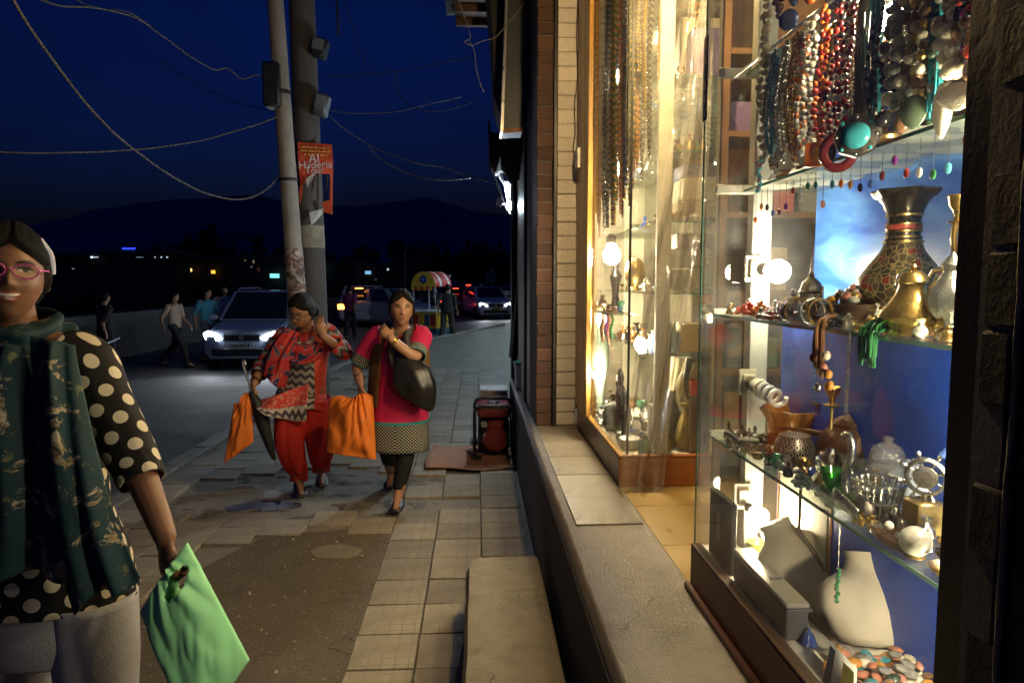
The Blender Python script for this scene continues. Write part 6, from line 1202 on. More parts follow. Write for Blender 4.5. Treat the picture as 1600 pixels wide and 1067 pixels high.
# ---- woman in the red salwar with umbrella
J = dict(head=A(472, 486, 4.86), neck=A(480, 522, 4.97), pelvis=A(474, 615, 4.97), sl=A(443, 527, 4.97), el=A(411, 572, 4.92), wl=A(397, 599, 4.80), sr=A(512, 521, 4.97), er=A(537, 549, 4.88), wr=A(504, 524, 4.78), hl=A(456, 632, 4.97), kl=A(452, 690, 4.84), al=A(467, 747, 4.95), tl=A(471, 770, 4.78), hr=A(491, 632, 4.97), kr=A(500, 690, 5.0), ar=A(502, 742, 5.16), tr=A(503, 757, 5.0))
for k in 'lr': J['a'+k].z = .085; J['t'+k].z = 0
W1 = person('woman in red salwar and grey zigzag kurta, head bowed, hand at her neck', J, m_skin3, .008, rotm(-20, 24, 8), .56, 1.06, base=V((J['al'].x, 4.97, 0)), hands=[(J['wl'], (-.25, -.25, -1), (.6, .2, 0), 1, (1.2, 1.3, .8)), (J['wr'], (-.28, .12, 1), (-.2, 1, 0), -1, (.35, .5, .4))])
nk, pv = J['neck'], J['pelvis']
cloth([(nk + V((0, 0, -.015)), .10, .07), (nk + V((0, 0, -.06)), .165, .10), (nk.lerp(pv, .4), .150, .115), (nk.lerp(pv, .8), .150, .115), (pv + V((-.01, 0, 0)), .175, .13), (A(468, 640, 4.94), .195, .15)], m_chev, 'kurta', W1, 56, .05, 5, ph=.4)
for k in ('l', 'r'): cloth([(J['s'+k].lerp(nk, .25), .085, .085), (J['s'+k], .070, .07), (J['s'+k].lerp(J['e'+k], .5), .064, .062), (J['e'+k], .062, .060), (J['e'+k].lerp(J['w'+k], .45 if k == 'r' else .5), .058, .056)], m_chevs, 'sleeve', W1, 32, .06, 4, ph=2)
def flap(u, v):
    a = A(lerp(386, 482, u), lerp(632, 600, u), lerp(4.72, 4.80, u)); b = A(lerp(402, 480, u), lerp(640, 655, u) + 8*math.sin(u*3), lerp(4.66, 4.80, u)); p = a.lerp(b, v); p.y += .03*math.sin(u*9+v*3); return p
MB().sheet(flap, 24, 10).build('kurta_flap', uvmat('flap_print', lambda nt, u, v, co: nmix(nt, nmath(nt, 'GREATER_THAN', v, .55), nmix(nt, nramp(nt, nnoise(nt, co, 70, 2), [(.5, 0), (.58, 1)]), (.56, .045, .035), (.6, .25, .2)), nmix(nt, nmath(nt, 'GREATER_THAN', chev(nt, nmath(nt, 'MULTIPLY', u, .5), nmath(nt, 'MULTIPLY', v, .2), co, .07, .08), .5), (.07, .06, .075), (.5, .45, .42)))), W1, solid=.004, angle=80)
for k in ('l', 'r'):
    cloth([(J['h'+k] + V((0, 0, .04)), .115, .12), (J['h'+k].lerp(J['k'+k], .45), .112, .12), (J['k'+k], .100, .105), (J['k'+k].lerp(J['a'+k], .5), .080, .085), (J['a'+k] + V((0, 0, .06)), .062, .064), (J['a'+k] + V((0, 0, -.01)), .060, .064)], m_red, 'salwar_leg', W1, 64, .12, 6, ph=1.5*(k == 'l'), bot=.3); shoe(J['a'+k], J['t'+k], m_shoe, W1)
def printcol(nt, u, v, co):
    n = nnoise(nt, co, 5.5, 2, .4, 2.2); c = nramp(nt, n, [(0, (.025, .03, .10)), (.40, (.30, .26, .24)), (.415, (.42, .035, .04)), (.53, (.50, .05, .04)), (.585, (.30, .26, .24)), (.60, (.03, .04, .13)), (.68, (.11, .09, .05))])
    for n_ in nt.nodes:
        if n_.type == 'VALTORGB': n_.color_ramp.interpolation = 'CONSTANT'
    return c
m_dup = uvmat('printed_dupatta', printcol, .6)
cowl(nk, m_dup, W1, .064, .130, .03, -.20, -.055, 'dupatta', .012, 1.3, 15)
def drape(u, v):
    a = A(lerp(446, 468, u), lerp(512, 520, u), 4.86 - .06*math.sin(u*3)); b = A(lerp(412, 444, u), lerp(588, 612, u), 4.82 - .05*math.sin(u*5)); p = a.lerp(b, v); p.y -= .03*math.sin(PI*v) + .022*math.sin(u*9+v*3+2*noise.noise(V((u*2, v*2, 3)))); p.x -= .022*math.sin(PI*v)*(1-u); return p
MB().sheet(drape, 24, 24).build('dupatta', m_dup, W1, solid=.004, angle=80)
MB().sheet(lambda u, v: A(lerp(409, 420, u) - 3*v + 10*v*v, lerp(640, 692, v), 4.80) + V((0, .02*math.sin(u*6+v*4), 0)), 6, 10).build('dupatta_end', m_dup, W1, solid=.004)
for k in (.12, .2): d = (J['el']-J['wl']).normalized(); e = d.orthogonal().normalized(); f = d.cross(e); p = J['wl'].lerp(J['el'], k); MB().tube([p + e*.034*math.cos(a) + f*.034*math.sin(a) for a in [q*PI/12 for q in range(25)]], .004, 6).build('bangle', m_gold, W1)
def spect(c, Mh, S, m, par, lens, r=.021, yo=-.098):
    g = thing('eyeglasses', par, 'eyeglasses', c + Mh @ V((0, yo, -.01))*S)
    for s in (-1, 1):
        P = [c + Mh @ V((s*.031 + .024*math.cos(a), yo + .004*abs(math.cos(a)), .006 + .0155*math.sin(a)*(1 if math.sin(a) > 0 else 1.1)))*S for a in [k*PI/12 for k in range(25)]]; MB().tube(P, .0017*S, 6).build('lens_rim', m, g)
        MB().add(P[:-1], [tuple(range(24))]).build('lens', lens, g, smooth=False); MB().tube([c + Mh @ V((s*.055, yo+.003, .010))*S, c + Mh @ V((s*.074, yo+.03, .012))*S, c + Mh @ V((s*.078, .0, .008))*S], .0022*S, 6).build('temple_arm', m, g)
    MB().tube([c + Mh @ V((-.008, yo, .008))*S, c + Mh @ V((0, yo-.003, .011))*S, c + Mh @ V((.008, yo, .008))*S], .0016*S, 6).build('bridge', m, g); return g
m_lens = glassmat('lens_glass', (.97, .97, .97), .01, .0, 1.2)
spect(J['head'], rotm(-20, 24, 8), 1.06, m_brow, 'thin dark eyeglasses on the woman with bowed head', m_lens)
obag('carrier_bag', 'swinging orange fabric carrier bag held beside the black umbrella', [(366, 618, 0), (393, 614, 0), (396, 690, -.05), (350, 724, -.08)], 4.74, m_obag, None, .045, .030, 2, peak=.8)
um = thing('umbrella', 'folded black umbrella with a steel crook handle', 'umbrella', A(430, 722, 4.78)); m_ucl = mat('umbrella_cloth', (.012, .012, .014), .6)
MB().tube(catmull([A(393, 612, 4.74), A(388, 596, 4.73), A(383, 580, 4.73), A(379, 567, 4.73), A(382, 563, 4.73), A(384, 570, 4.73)], 6), .0085, 8).build('crook', m_steel, um)
cloth([(A(392, 612, 4.74), .012, .012), (A(402, 634, 4.75), .045, .045), (A(413, 668, 4.76), .038, .038), (A(425, 708, 4.78), .018, .018), (A(429, 718, 4.78), .007, .007)], m_ucl, 'canopy', um, 32, .12, 5, cap=True, fz=5, bot=.2); MB().tube([A(429, 717, 4.78), A(431, 726, 4.78)], .004, 6).build('tip', m_steel, um)
# ---- woman in front with the green bag
YB = 1.68
hd = A(14, 430, 1.68)
J = dict(head=hd, neck=A(26, 530, 1.72), pelvis=A(80, 915, 1.72), sl=A(-68, 575, 1.74), el=A(-110, 760, 1.70), wl=A(-95, 900, 1.55), sr=A(135, 572, 1.70), er=A(208, 716, 1.64), wr=A(258, 838, 1.56), hl=A(22, 960, 1.74), kl=A(10, 1180, 1.80), hr=A(148, 960, 1.70), kr=A(160, 1190, 1.66))
J['al'] = V((J['kl'].x-.02, 1.98, .09)); J['tl'] = V((J['al'].x, 1.86, 0)); J['ar'] = V((J['kr'].x, 1.60, .085)); J['tr'] = V((J['ar'].x, 1.47, 0))
LMh = rotm(33, -3, 5)
LW = person('smiling woman in a black polka-dot top and floral teal scarf holding a green bag', J, m_skin, .0045, LMh, .52, 1.0, smile=True, base=V((J['pelvis'].x, 1.75, 0)), hands=[(J['wr'], (.10, -.05, -1), (.45, .55, .1), -1, (.75, 1.1, .8)), (J['wl'], (0, 0, -1), (.5, -.2, 0), 1, (.4, .4, .4))])
nk, pv = J['neck'], J['pelvis']
cloth([(nk + V((0, 0, -.02)), .09, .07), (nk + V((.005, 0, -.07)), .165, .10), (nk.lerp(pv, .35), .165, .125), (nk.lerp(pv, .7), .16, .12), (pv + V((0, 0, .06)), .19, .14), (pv + V((0, 0, -.02)), .205, .15)], m_dots, 'polka_dot_top', LW, 64, .03, 5)
for k in ('l', 'r'): cloth([(J['s'+k].lerp(nk, .28), .070, .070), (J['s'+k], .070, .068), (J['s'+k].lerp(J['e'+k], .4), .062, .060), (J['e'+k], .055, .053), (J['e'+k].lerp(J['w'+k], .30), .050, .048)], m_dots, 'polka_dot_sleeve', LW, 48, .07, 3, ph=1, solid=.003)
m_jean = mat('pale_jeans', (.36, .35, .37), .85, bump=.3, bscale=150, var=.12, scale=3, spec=.2)
cloth([(pv + V((0, 0, .05)), .17, .12), (pv, .18, .13), (pv - V((0, 0, .10)), .185, .135), (pv - V((0, 0, .16)), .165, .12)], m_jean, 'jeans_seat', LW, 48, .01, 4)
for k in ('l', 'r'): cloth([(J['h'+k] + V((0, 0, .05)), .095, .11), (J['h'+k].lerp(J['k'+k], .3), .093, .10), (J['h'+k].lerp(J['k'+k], .7), .080, .085), (J['k'+k], .068, .07), (J['k'+k].lerp(J['a'+k], .5), .058, .062), (J['a'+k] + V((0, 0, .01)), .046, .05)], m_jean, 'jeans_leg', LW, 40, .03, 5, ph=2); shoe(J['a'+k], J['t'+k], m_shoe, LW)
def floral(nt, u, v, co):
    n = nnoise(nt, co, 13, 5, .7, .5); f = nramp(nt, n, [(.55, 0), (.59, 1)]); n2 = nnoise(nt, co, 34, 4, .7); fl = nramp(nt, n2, [(.3, (.10, .07, .035)), (.5, (.36, .28, .16)), (.62, (.55, .46, .33)), (.7, (.16, .13, .05))])
    t = nmix(nt, nnoise(nt, co, 3, 3), (.008, .028, .036), (.02, .055, .066)); lf = nramp(nt, nnoise(nt, co, 17, 5, .7), [(.60, 0), (.64, 1)]); return nmix(nt, f, nmix(nt, lf, t, (.11, .12, .06)), fl)
m_flor = uvmat('floral_scarf', floral, .7)
cowl(nk, m_flor, LW, .068, .155, .05, -.11)
def scarf(x0, x1, ytop, xb0, xb1, yb0, yb1, Yf, ph):
    def f(u, v):
        a = A(lerp(x0, x1, u), ytop + 14*u, 1.56 + .05*abs(u-.5)); b = A(lerp(xb0, xb1, u), lerp(yb0, yb1, u) + 10*math.sin(u*7+ph), Yf); p = a.lerp(b, v); p.y -= .05*math.sin(PI*v**.7)*(1-.6*abs(2*u-1)) + .016*math.sin(u*13+ph+v*2.5)*(.3+.7*v); p.x += .018*math.sin(v*4+ph)*v; return p
    return f
MB().sheet(scarf(-45, 66, 530, -55, 118, 900, 905, 1.50, 0), 44, 54).build('scarf_end', m_flor, LW, solid=.003, angle=80)
MB().sheet(scarf(50, 118, 525, 112, 216, 958, 905, 1.48, 2.1), 40, 54).build('scarf_end', m_flor, LW, solid=.003, angle=80)
spect(hd, LMh, 1.0, mat('magenta_frame', (.55, .06, .28), .25, coat=.6), 'magenta-rimmed eyeglasses on the smiling woman', m_lens, .022, -.100)
hcl = MB().tube(catmull([hd + LMh @ V((.055, -.01, .09)), hd + LMh @ V((.079, .0, .055)), hd + LMh @ V((.085, .005, .01))], 6), .008, 8, flat=.4).build('hair_band', mat('hair_band_lilac', (.4, .42, .6), .4), LW)
obag('carrier_bag', 'bright green fabric carrier bag with a cut-out handle', [(219, 957, 0), (293, 847, .02), (390, 1030, .06), (300, 1160, -.04)], 1.53, m_gbag, None, .04, .020, .5, hole=True)
# ---- people farther along the road
def walker(px, Y, hgt, face, top, bot, lab, z0=-.24, stride=.22, lean=0, skin=m_skin3, arm=.12, group=None):
    """walking figure facing 'face' degrees about the vertical (0 = towards the viewer)"""
    g = at(px, 440, Y); B = V((g.x, g.y, z0)); k = hgt/1.65; Rz = Matrix.Rotation(rad(face), 3, 'Z'); q = lambda x, y, z: B + Rz @ V((x*k, y*k, z*k))
    J = dict(head=q(0, -.03-lean, 1.54), neck=q(0, -lean*.9, 1.40), pelvis=q(0, 0, .92), sl=q(-.17, -lean*.8, 1.36), sr=q(.17, -lean*.8, 1.36), el=q(-.20, .04+arm, 1.09), er=q(.20, .06-arm, 1.09), wl=q(-.20, -.06+arm*1.4, .86), wr=q(.20, -.12-arm*1.2, .88), hl=q(-.09, 0, .88), hr=q(.09, 0, .88), kl=q(-.09, -stride*.7, .50), kr=q(.09, stride*.25, .48), al=q(-.09, -stride, .09), ar=q(.09, stride*1.3, .12), tl=q(-.09, -stride-.14, 0), tr=q(.09, stride*1.3-.12, .02))
    t = thing('person', lab, 'person', B, 0, group); mb = MB(); Mh = Rz
    mb.ball(J['head'], 1, 40, 30, fn=lambda d: Mh @ (headpt(d)*k)); mb.tube([J['neck']-V((0, 0, .05)), J['head']], .05*k, 10)
    for s in 'lr': limb(mb, [J['s'+s], J['e'+s], J['w'+s]], [.045*k, .038*k, .026*k], 8); limb(mb, [J['h'+s], J['k'+s], J['a'+s]], [.07*k, .055*k, .04*k], 8); mb.tube([J['a'+s], J['t'+s]+V((0, 0, .03))], .036*k, 8); mb.ball(J['w'+s]-V((0, 0, .06*k)), (.03*k, .03*k, .05*k), 8, 6)
    mb.loft([[c + Rz @ V((.13*k*math.cos(a), .09*k*math.sin(a), 0)) for a in [j*PI/8 for j in range(16)]] for c in (J['pelvis'], J['neck']-V((0, 0, .12)))]); mb.build('body', skin, t, remesh=.016, smooth_it=1)
    R_ = lambda c, rx, ry: [c + Rz @ V((rx*k*math.cos(a), ry*k*math.sin(a), 0)) for a in [j*PI/10 for j in range(20)]]
    MB().loft([R_(J['neck'], .07, .06), R_(J['neck']-V((0, 0, .05*k)), .18, .10), R_(J['neck'].lerp(J['pelvis'], .5), .165, .115), R_(J['pelvis']+V((0, 0, .05*k)), .165, .12), R_(J['pelvis']-V((0, 0, .05*k)), .17, .125)]).build('shirt', top, t)
    for s in 'lr':
        MB().tube([J['s'+s], J['s'+s].lerp(J['e'+s], .6), J['e'+s]], [.07*k, .062*k, .058*k], 10).build('sleeve', top, t); MB().tube([J['h'+s]+V((0, 0, .05*k)), J['k'+s], J['a'+s]], [.1*k, .078*k, .062*k], 10).build('trouser_leg', bot, t); shoe(J['a'+s], J['t'+s], m_shoe, t)
    fn = hairf(.45, 1.10); MB().ball(J['head'], 1, 30, 22, fn=lambda d: Mh @ (fn(d)*k)).build('hair', m_hair, t); return t
tc = lambda n, c: mat('cloth_'+n, c, .8, var=.2, scale=5, spec=.2)
m_dtr = tc('dark_trousers', (.02, .02, .024)); GP = 'people crossing the road'
walker(270, 14.4, 1.55, 78, tc('beige', (.36, .27, .20)), m_dtr, 'man in a beige shirt striding across the road by the parapet', stride=.34)
walker(322, 15.0, 1.62, 60, tc('teal_blue', (.05, .20, .27)), tc('grey_blue', (.06, .07, .10)), 'man in a blue shirt walking in front of the grey-blue car', stride=.26)
walker(350, 16.5, 1.66, 20, tc('white_shirt', (.55, .55, .55)), m_dtr, 'man in a white shirt standing behind the grey-blue car', stride=.05)
walker(160, 12.6, 1.58, 150, tc('black_shirt', (.02, .02, .022)), m_dtr, 'man all in black standing by the parapet wall', stride=.08)
walker(546, 21, 1.65, 170, tc('magenta_shirt', (.22, .03, .09)), m_dtr, 'person in a dark magenta shirt beside the silver car', stride=.1)
walker(698, 19.6, 1.68, 165, tc('charcoal', (.03, .03, .03)), tc('charcoal_trousers', (.045, .04, .036)), 'man in charcoal clothes pushing the painted cart', stride=.28, arm=-.2, lean=.05)
# ================================================================ vehicles
m_tyre = mat('tyre_rubber', (.02, .02, .02), .8); m_rim = mat('wheel_rim', (.4, .4, .42), .35, metal=.9); m_cglassd = mat('car_glass', (.012, .014, .018), .06, coat=.5, var=.05); m_trim = mat('black_trim', (.018, .018, .02), .55)
m_hl = emat('headlight_on', (.92, .96, 1), 38); m_hl2 = emat('headlight_dipped', (.95, .97, 1), 7); m_tl = emat('taillight_on', (1, .18, .03), 9); m_tla = emat('brake_lamp_amber', (1, .30, .04), 10); m_tlr = emat('taillight_red', (1, .05, .02), 6); m_plw = mat('plate_white', (.6, .6, .58), .5); m_ply = mat('plate_yellow', (.65, .5, .05), .5); m_ink = mat('plate_ink', (.02, .02, .02), .6)
m_lampc = mat('lamp_clear', (.5, .5, .5), .15, coat=.6)
def car(lab, px, Y, rz, paint, L=3.7, W=1.62, Hh=1.52, hood=.98, front='off', rear='off', z0=-.24, plate=None, rails=False, beams=0, name='parked_car', wind=.30, rearz=1.0):
    """hatchback: nose at local -y"""
    g = at(px, 440, Y); t = thing(name, lab, 'car', (g.x, g.y, z0), rz); w = W/2; b = lambda mb, n, m, p=t, **k: mb.build(n, m, p, local=(p is t), **k)
    def ring(y, zb, zt, ww, tp=.93): return [V((-ww*.86, y, zb)), V((-ww, y, zb+.14)), V((-ww*1.01, y, lerp(zb, zt, .55))), V((-ww*tp, y, zt-.06)), V((-ww*(tp-.09), y, zt)), V((ww*(tp-.09), y, zt)), V((ww*tp, y, zt-.06)), V((ww*1.01, y, lerp(zb, zt, .55))), V((ww, y, zb+.14)), V((ww*.86, y, zb))]
    st = [(0, .24, .66, w*.80), (.06, .20, .74, w*.92), (.22, .19, .82, w*.98), (.55, .19, hood-.06, w), (.95, .19, hood, w), (1.6, .19, hood+.02, w), (2.6, .19, hood+.03, w), (L-.45, .20, hood+.05, w*.99), (L-.12, .24, hood+.03, w*.96), (L, .30, hood-.08, w*.9)]
    bd = b(MB().loft([ring(y, zb, zt, ww) for y, zb, zt, ww in st]), 'body', paint, bevel=.0, angle=35)
    def cab(y0, y1, y2, y3, z0_, z1, ins): return [[V((-w*.93, y0, z0_)), V((w*.93, y0, z0_)), V((w*.93, y3, z0_)), V((-w*.93, y3, z0_))], [V((-w*ins, y1, z1)), V((w*ins, y1, z1)), V((w*ins, y2, z1)), V((-w*ins, y2, z1))]]
    zb = hood-.01; yA, yB, yC, yD = .82, 1.48, L-.55, L-.10; ins = .76
    ca = b(MB().loft(cab(yA, yB, yC, yD, zb, Hh, ins)), 'cabin', paint, smooth=False, bevel=.035, segs=2)
    def quad(p0, p1, p2, p3, mar, off, m, nm):
        P = [V(p) for p in (p0, p1, p2, p3)]; c = sum(P, V())/4; n = (P[1]-P[0]).cross(P[3]-P[0]).normalized(); Q = [c + (p-c)*mar + n*off for p in P]; b(MB().loft([Q, [q - n*.012 for q in Q]]), nm, m, smooth=False)
    lo, hi = cab(yA, yB, yC, yD, zb, Hh, ins)
    quad(lo[0], lo[1], hi[1], hi[0], .88, .008, m_cglassd, 'windscreen'); quad(lo[2], lo[3], hi[3], hi[2], .84, .008, m_cglassd, 'rear_window')
    for s in (1, -1):
        for f0, f1 in ((.10, .47), (.51, .86)):
            A0 = V((s*w*.93, yA, zb)); A1 = V((s*w*.93, yD, zb)); B0 = V((s*w*ins, yB, Hh)); B1 = V((s*w*ins, yC, Hh)); q = [A0.lerp(A1, f0), A0.lerp(A1, f1), B0.lerp(B1, max(0, f0*1.1-.08)), B0.lerp(B1, min(1, f1*1.02))]
            P = [q[0], q[1], q[3], q[2]]; P = P if s > 0 else [P[1], P[0], P[3], P[2]]; quad(*P, .86, .008, m_cglassd, 'side_window')
        m_ = b(MB().ball((s*(w+.09), .98, hood+.06), (.10, .05, .065), 10, 7), 'wing_mirror', paint if front == 'on' else m_trim)
        for yy in (.68, L-.62):
            wl_ = b(MB().lathe([(.14, -.085), (.27, -.085), (.29, -.06), (.29, .06), (.27, .085), (.14, .085)], 22, (s*(w-.09), yy, .29), Matrix.Rotation(PI/2, 3, 'Y')), 'wheel', m_tyre); b(MB().lathe([(.001, -.07), (.17, -.088), (.185, -.06), (.185, .06), (.17, .088), (.001, .07)], 18, (s*(w-.088), yy, .29), Matrix.Rotation(PI/2, 3, 'Y')), 'wheel_rim', m_rim)
            b(MB().lathe([(.30, -.02), (.345, -.02), (.345, .02), (.30, .02)], 22, (s*(w+.003), yy, .29), Matrix.Rotation(PI/2, 3, 'Y')), 'wheel_arch', m_trim)
        # lamps
        hm = {'on': m_hl, 'dip': m_hl2}.get(front, m_lampc)
        b(MB().loft([[V((s*x, y, z)) for x, z in ((w*.50, .70), (w*.70, .655), (w*.93, .69), (w*.965, .80), (w*.86, .845), (w*.62, .80))] for y in (-.002, .0)]) if False else MB().loft([[V((s*x, .035 + .28*max(0, x/w-.55) - d, z)) for x, z in ((w*.47, .63), (w*.68, .575), (w*.90, .60), (w*.955, .73), (w*.84, .78), (w*.60, .72))] for d in (.0, .06)]), 'headlight', hm, smooth=False)
        tm = {'amber': m_tla, 'red': m_tlr}.get(rear, mat('tail_dark', (.2, .02, .02), .25))
        b(MB().cbox((s*w*.82, L-.015, .80), (.26, .06, .20)), 'tail_light', tm, bevel=.02)
    b(MB().cbox((0, .015, .64), (w*.9, .05, .13)), 'grille', m_trim, bevel=.015); b(MB().cbox((0, .0, .36), (w*1.45, .07, .15)), 'lower_grille', m_trim, bevel=.02); b(MB().lathe([(.001, 0), (.05, 0), (.045, .012), (.001, .015)], 16, (0, -.012, .65), Matrix.Rotation(PI/2, 3, 'X')), 'badge', m_steel)
    b(MB().cbox((0, L-.01, .42), (W*.9, .1, .2)), 'rear_bumper', paint, bevel=.03)
    if plate:
        y, s = (-.05, 1) if plate[1] == 'f' else (L+.045, -1); pl_ = b(MB().cbox((0, y, .49 if s > 0 else .66), (.50, .015, .12)), 'number_plate', plate[0], bevel=.004); mb = MB(); x = -.2
        while x < .2: mb.cbox((x, y - s*.009, .49 if s > 0 else .66), (RN.uniform(.022, .036), .003, .062)); x += .05
        q = mb.build('plate_marks', m_ink, t, local=True, smooth=False); stuff(q)
    if rear != 'off': b(MB().cbox((0, L-.16, Hh-.10), (.30, .04, .04)), 'high_brake_light', m_tla if rear == 'amber' else m_tlr, bevel=.008)
    if rails:
        for s in (-1, 1): b(MB().tube([V((s*w*.68, yB+.08, Hh+.01)), V((s*w*.70, yB+.16, Hh+.05)), V((s*w*.70, yC-.16, Hh+.05)), V((s*w*.68, yC-.05, Hh+.01))], .018, 8), 'roof_rail', m_rim)
    for s in (-1, 1): b(MB().tube([V((s*w*.05, .86, hood+.015)), V((s*w*.05 + w*.5, 1.0, hood+.10))], .008, 6), 'wiper', m_trim)
    if beams:
        for s in (-1, 1):
            l = bpy.data.lights.new('headlight_beam', 'SPOT'); l.energy = beams; l.color = (.86, .93, 1); l.spot_size = rad(110); l.spot_blend = 1.0; l.shadow_soft_size = .08; o = bpy.data.objects.new('headlight_beam', l); C.objects.link(o); o.parent = t; o.location = (s*w*.7, -.12, .74); o.rotation_euler = (rad(90-5), 0, PI)
    return t
m_cblue = mat('blue_metallic', (.30, .36, .46), .32, metal=.25, coat=.6, var=.08); m_csil = mat('silver_paint', (.5, .5, .5), .35, metal=.5, coat=.4, var=.06); m_cwht = mat('white_car_paint', (.68, .68, .68), .3, coat=.5, var=.05); m_cred = mat('maroon_paint', (.12, .012, .012), .3, coat=.5); m_cdrk = mat('dark_car_paint', (.02, .022, .026), .3, coat=.5)
car('grey-blue hatchback coming down the road with both headlights blazing', 374, 13.8, rad(0), m_cblue, 3.75, 1.62, 1.56, .95, 'on', plate=(m_plw, 'f'), rails=True, beams=75, name='moving_car')
car('silver hatchback driving away with amber brake lights glowing', 583, 30.2, rad(180), m_csil, 3.8, 1.62, 1.60, 1.0, rear='amber', plate=(m_plw, 'r'), name='moving_car')
car('maroon car driving away with red tail lights beside the painted cart', 722, 39, rad(176), m_cred, 3.8, 1.62, 1.5, .98, rear='red', plate=(m_plw, 'r'), name='moving_car')
car('dark car with tail lights half hidden behind the white saloon', 748, 45, rad(170), m_cdrk, 3.8, 1.62, 1.65, 1.0, rear='red', name='moving_car')
car('white taxi with a yellow number plate and dipped headlights', 775, 32, rad(14), m_cwht, 4.1, 1.66, 1.50, .98, front='dip', plate=(m_ply, 'f'), beams=90, name='moving_car')
car('grey car crossing behind the painted cart', 668, 26, rad(60), mat('grey_car_paint', (.22, .23, .25), .3, coat=.5), 3.8, 1.6, 1.5, .98, name='parked_car')
# painted hand cart with a barrel canopy
g = at(662, 440, 20.2); ct = thing('vendor_cart', 'vendor cart with yellow and red striped barrel canopy and painted sides', 'cart', (g.x, g.y, -.24), rad(-24)); cb = lambda mb, n, m, p=ct, **k: mb.build(n, m, p, local=(p is ct), **k)
m_cy = mat('cart_yellow', (.72, .46, .03), .5, dirt=.25, scale=5); m_crd = mat('cart_red', (.5, .03, .02), .5); m_cbl = mat('cart_blue', (.02, .09, .16), .5); m_cwh = mat('cart_white', (.7, .68, .62), .5)
r = .40; zc = 1.62; pr = [(r*math.cos(a), zc + r*1.08*math.sin(a)) for a in [k*PI/16 for k in range(17)]]
cb(MB().loft([[V((x, 0, z)) for x, z in pr], [V((x, -.03, z)) for x, z in pr]]), 'canopy_front', m_cy, smooth=False)
for k in range(8):
    y0, y1 = k*.13, k*.13+.128; cb(MB().loft([[V((x*1.01, y0, z+.004)) for x, z in pr] + [V((x*.97, y0, z-.01)) for x, z in reversed(pr)], [V((x*1.01, y1, z+.004)) for x, z in pr] + [V((x*.97, y1, z-.01)) for x, z in reversed(pr)]]), 'canopy_stripe', (m_crd, m_crd, m_cwh, m_crd)[k % 4], smooth=False)
cb(MB().lathe([(.001, 0), (.12, 0), (.115, .01), (.001, .012)], 20, (0, -.03, zc+.20), Matrix.Rotation(PI/2, 3, 'X')), 'emblem', mat('emblem_blue', (.03, .04, .22), .4)); 
hp = [(.0, -.07), (.06, -.01), (.075, .035), (.045, .06), (0, .03), (-.045, .06), (-.075, .035), (-.06, -.01)]; cb(MB().loft([[V((x*.8, -.046, zc+.20+z*.8)) for x, z in hp], [V((x*.8, -.05, zc+.20+z*.8)) for x, z in hp]]), 'emblem_heart', mat('emblem_pale', (.25, .3, .6), .4), smooth=False)
for k in range(8): a0 = -r + k*r/4; cb(MB().add([V((a0, -.035, zc)), V((a0+r/4-.004, -.035, zc)), V((a0+r/4-.01, -.04, zc-.10)), V((a0+r/8, -.042, zc-.14)), V((a0+.01, -.04, zc-.10))], [(0, 1, 2, 3, 4)]), 'fringe_scallop', (m_cy, m_crd)[k % 2], smooth=False, solid=.006)
for x in (-.36, .36):
    for y in (.03, 1.0): cb(MB().tube([V((x, y, .75)), V((x, y, zc))], .016, 8), 'post', m_cwh)
cb(MB().box((-.40, .0, .38), (.40, 1.04, .86)), 'chest', m_cy, smooth=False, bevel=.01); cb(MB().box((-.42, -.02, .86), (.42, 1.06, .90)), 'counter', m_cwh, smooth=False, bevel=.006)
for k in range(4): cb(MB().box((-.36+k*.19, -.012, .46), (-.20+k*.19, -.004, .80)), 'painted_panel', (m_crd, m_cy, m_cbl, m_crd)[k], smooth=False); cb(MB().box((.403, .06+k*.25, .46), (.410, .26+k*.25, .80)), 'painted_panel', (m_cy, m_cbl, m_cy, m_crd)[k], smooth=False)
cb(MB().box((-.38, .02, .22), (.38, 1.02, .378)), 'underframe', m_cbl, smooth=False)
for x in (-.46, .46):
    wl_ = cb(MB().tube([V((x, .5+.30*math.cos(a), .30+.30*math.sin(a))) for a in [k*PI/16 for k in range(33)]], .018, 8), 'wheel', m_tyre)
    for k in range(8): MB().tube([V((x, .5, .30)), V((x, .5+.29*math.cos(k*PI/4), .30+.29*math.sin(k*PI/4)))], .006, 5).build('spoke', m_rim, wl_, local=False).matrix_parent_inverse = Matrix.Translation(-V(wl_.location))
cb(MB().tube([V((-.44, .5, .30)), V((.44, .5, .30))], .015, 6), 'axle', m_trim); cb(MB().tube([V((.3, 1.05, .8)), V((.3, 1.45, .95)), V((-.3, 1.45, .95)), V((-.3, 1.05, .8))], .016, 8), 'push_bar', m_cbl)
cb(MB().sheet(lambda u, v: V((.34+.06*math.sin(v*5)*u, -.06-.02*u, zc-.05-.30*v)) + V((.07*u, 0, 0)), 4, 8), 'hanging_bag', m_cwh, solid=.01)
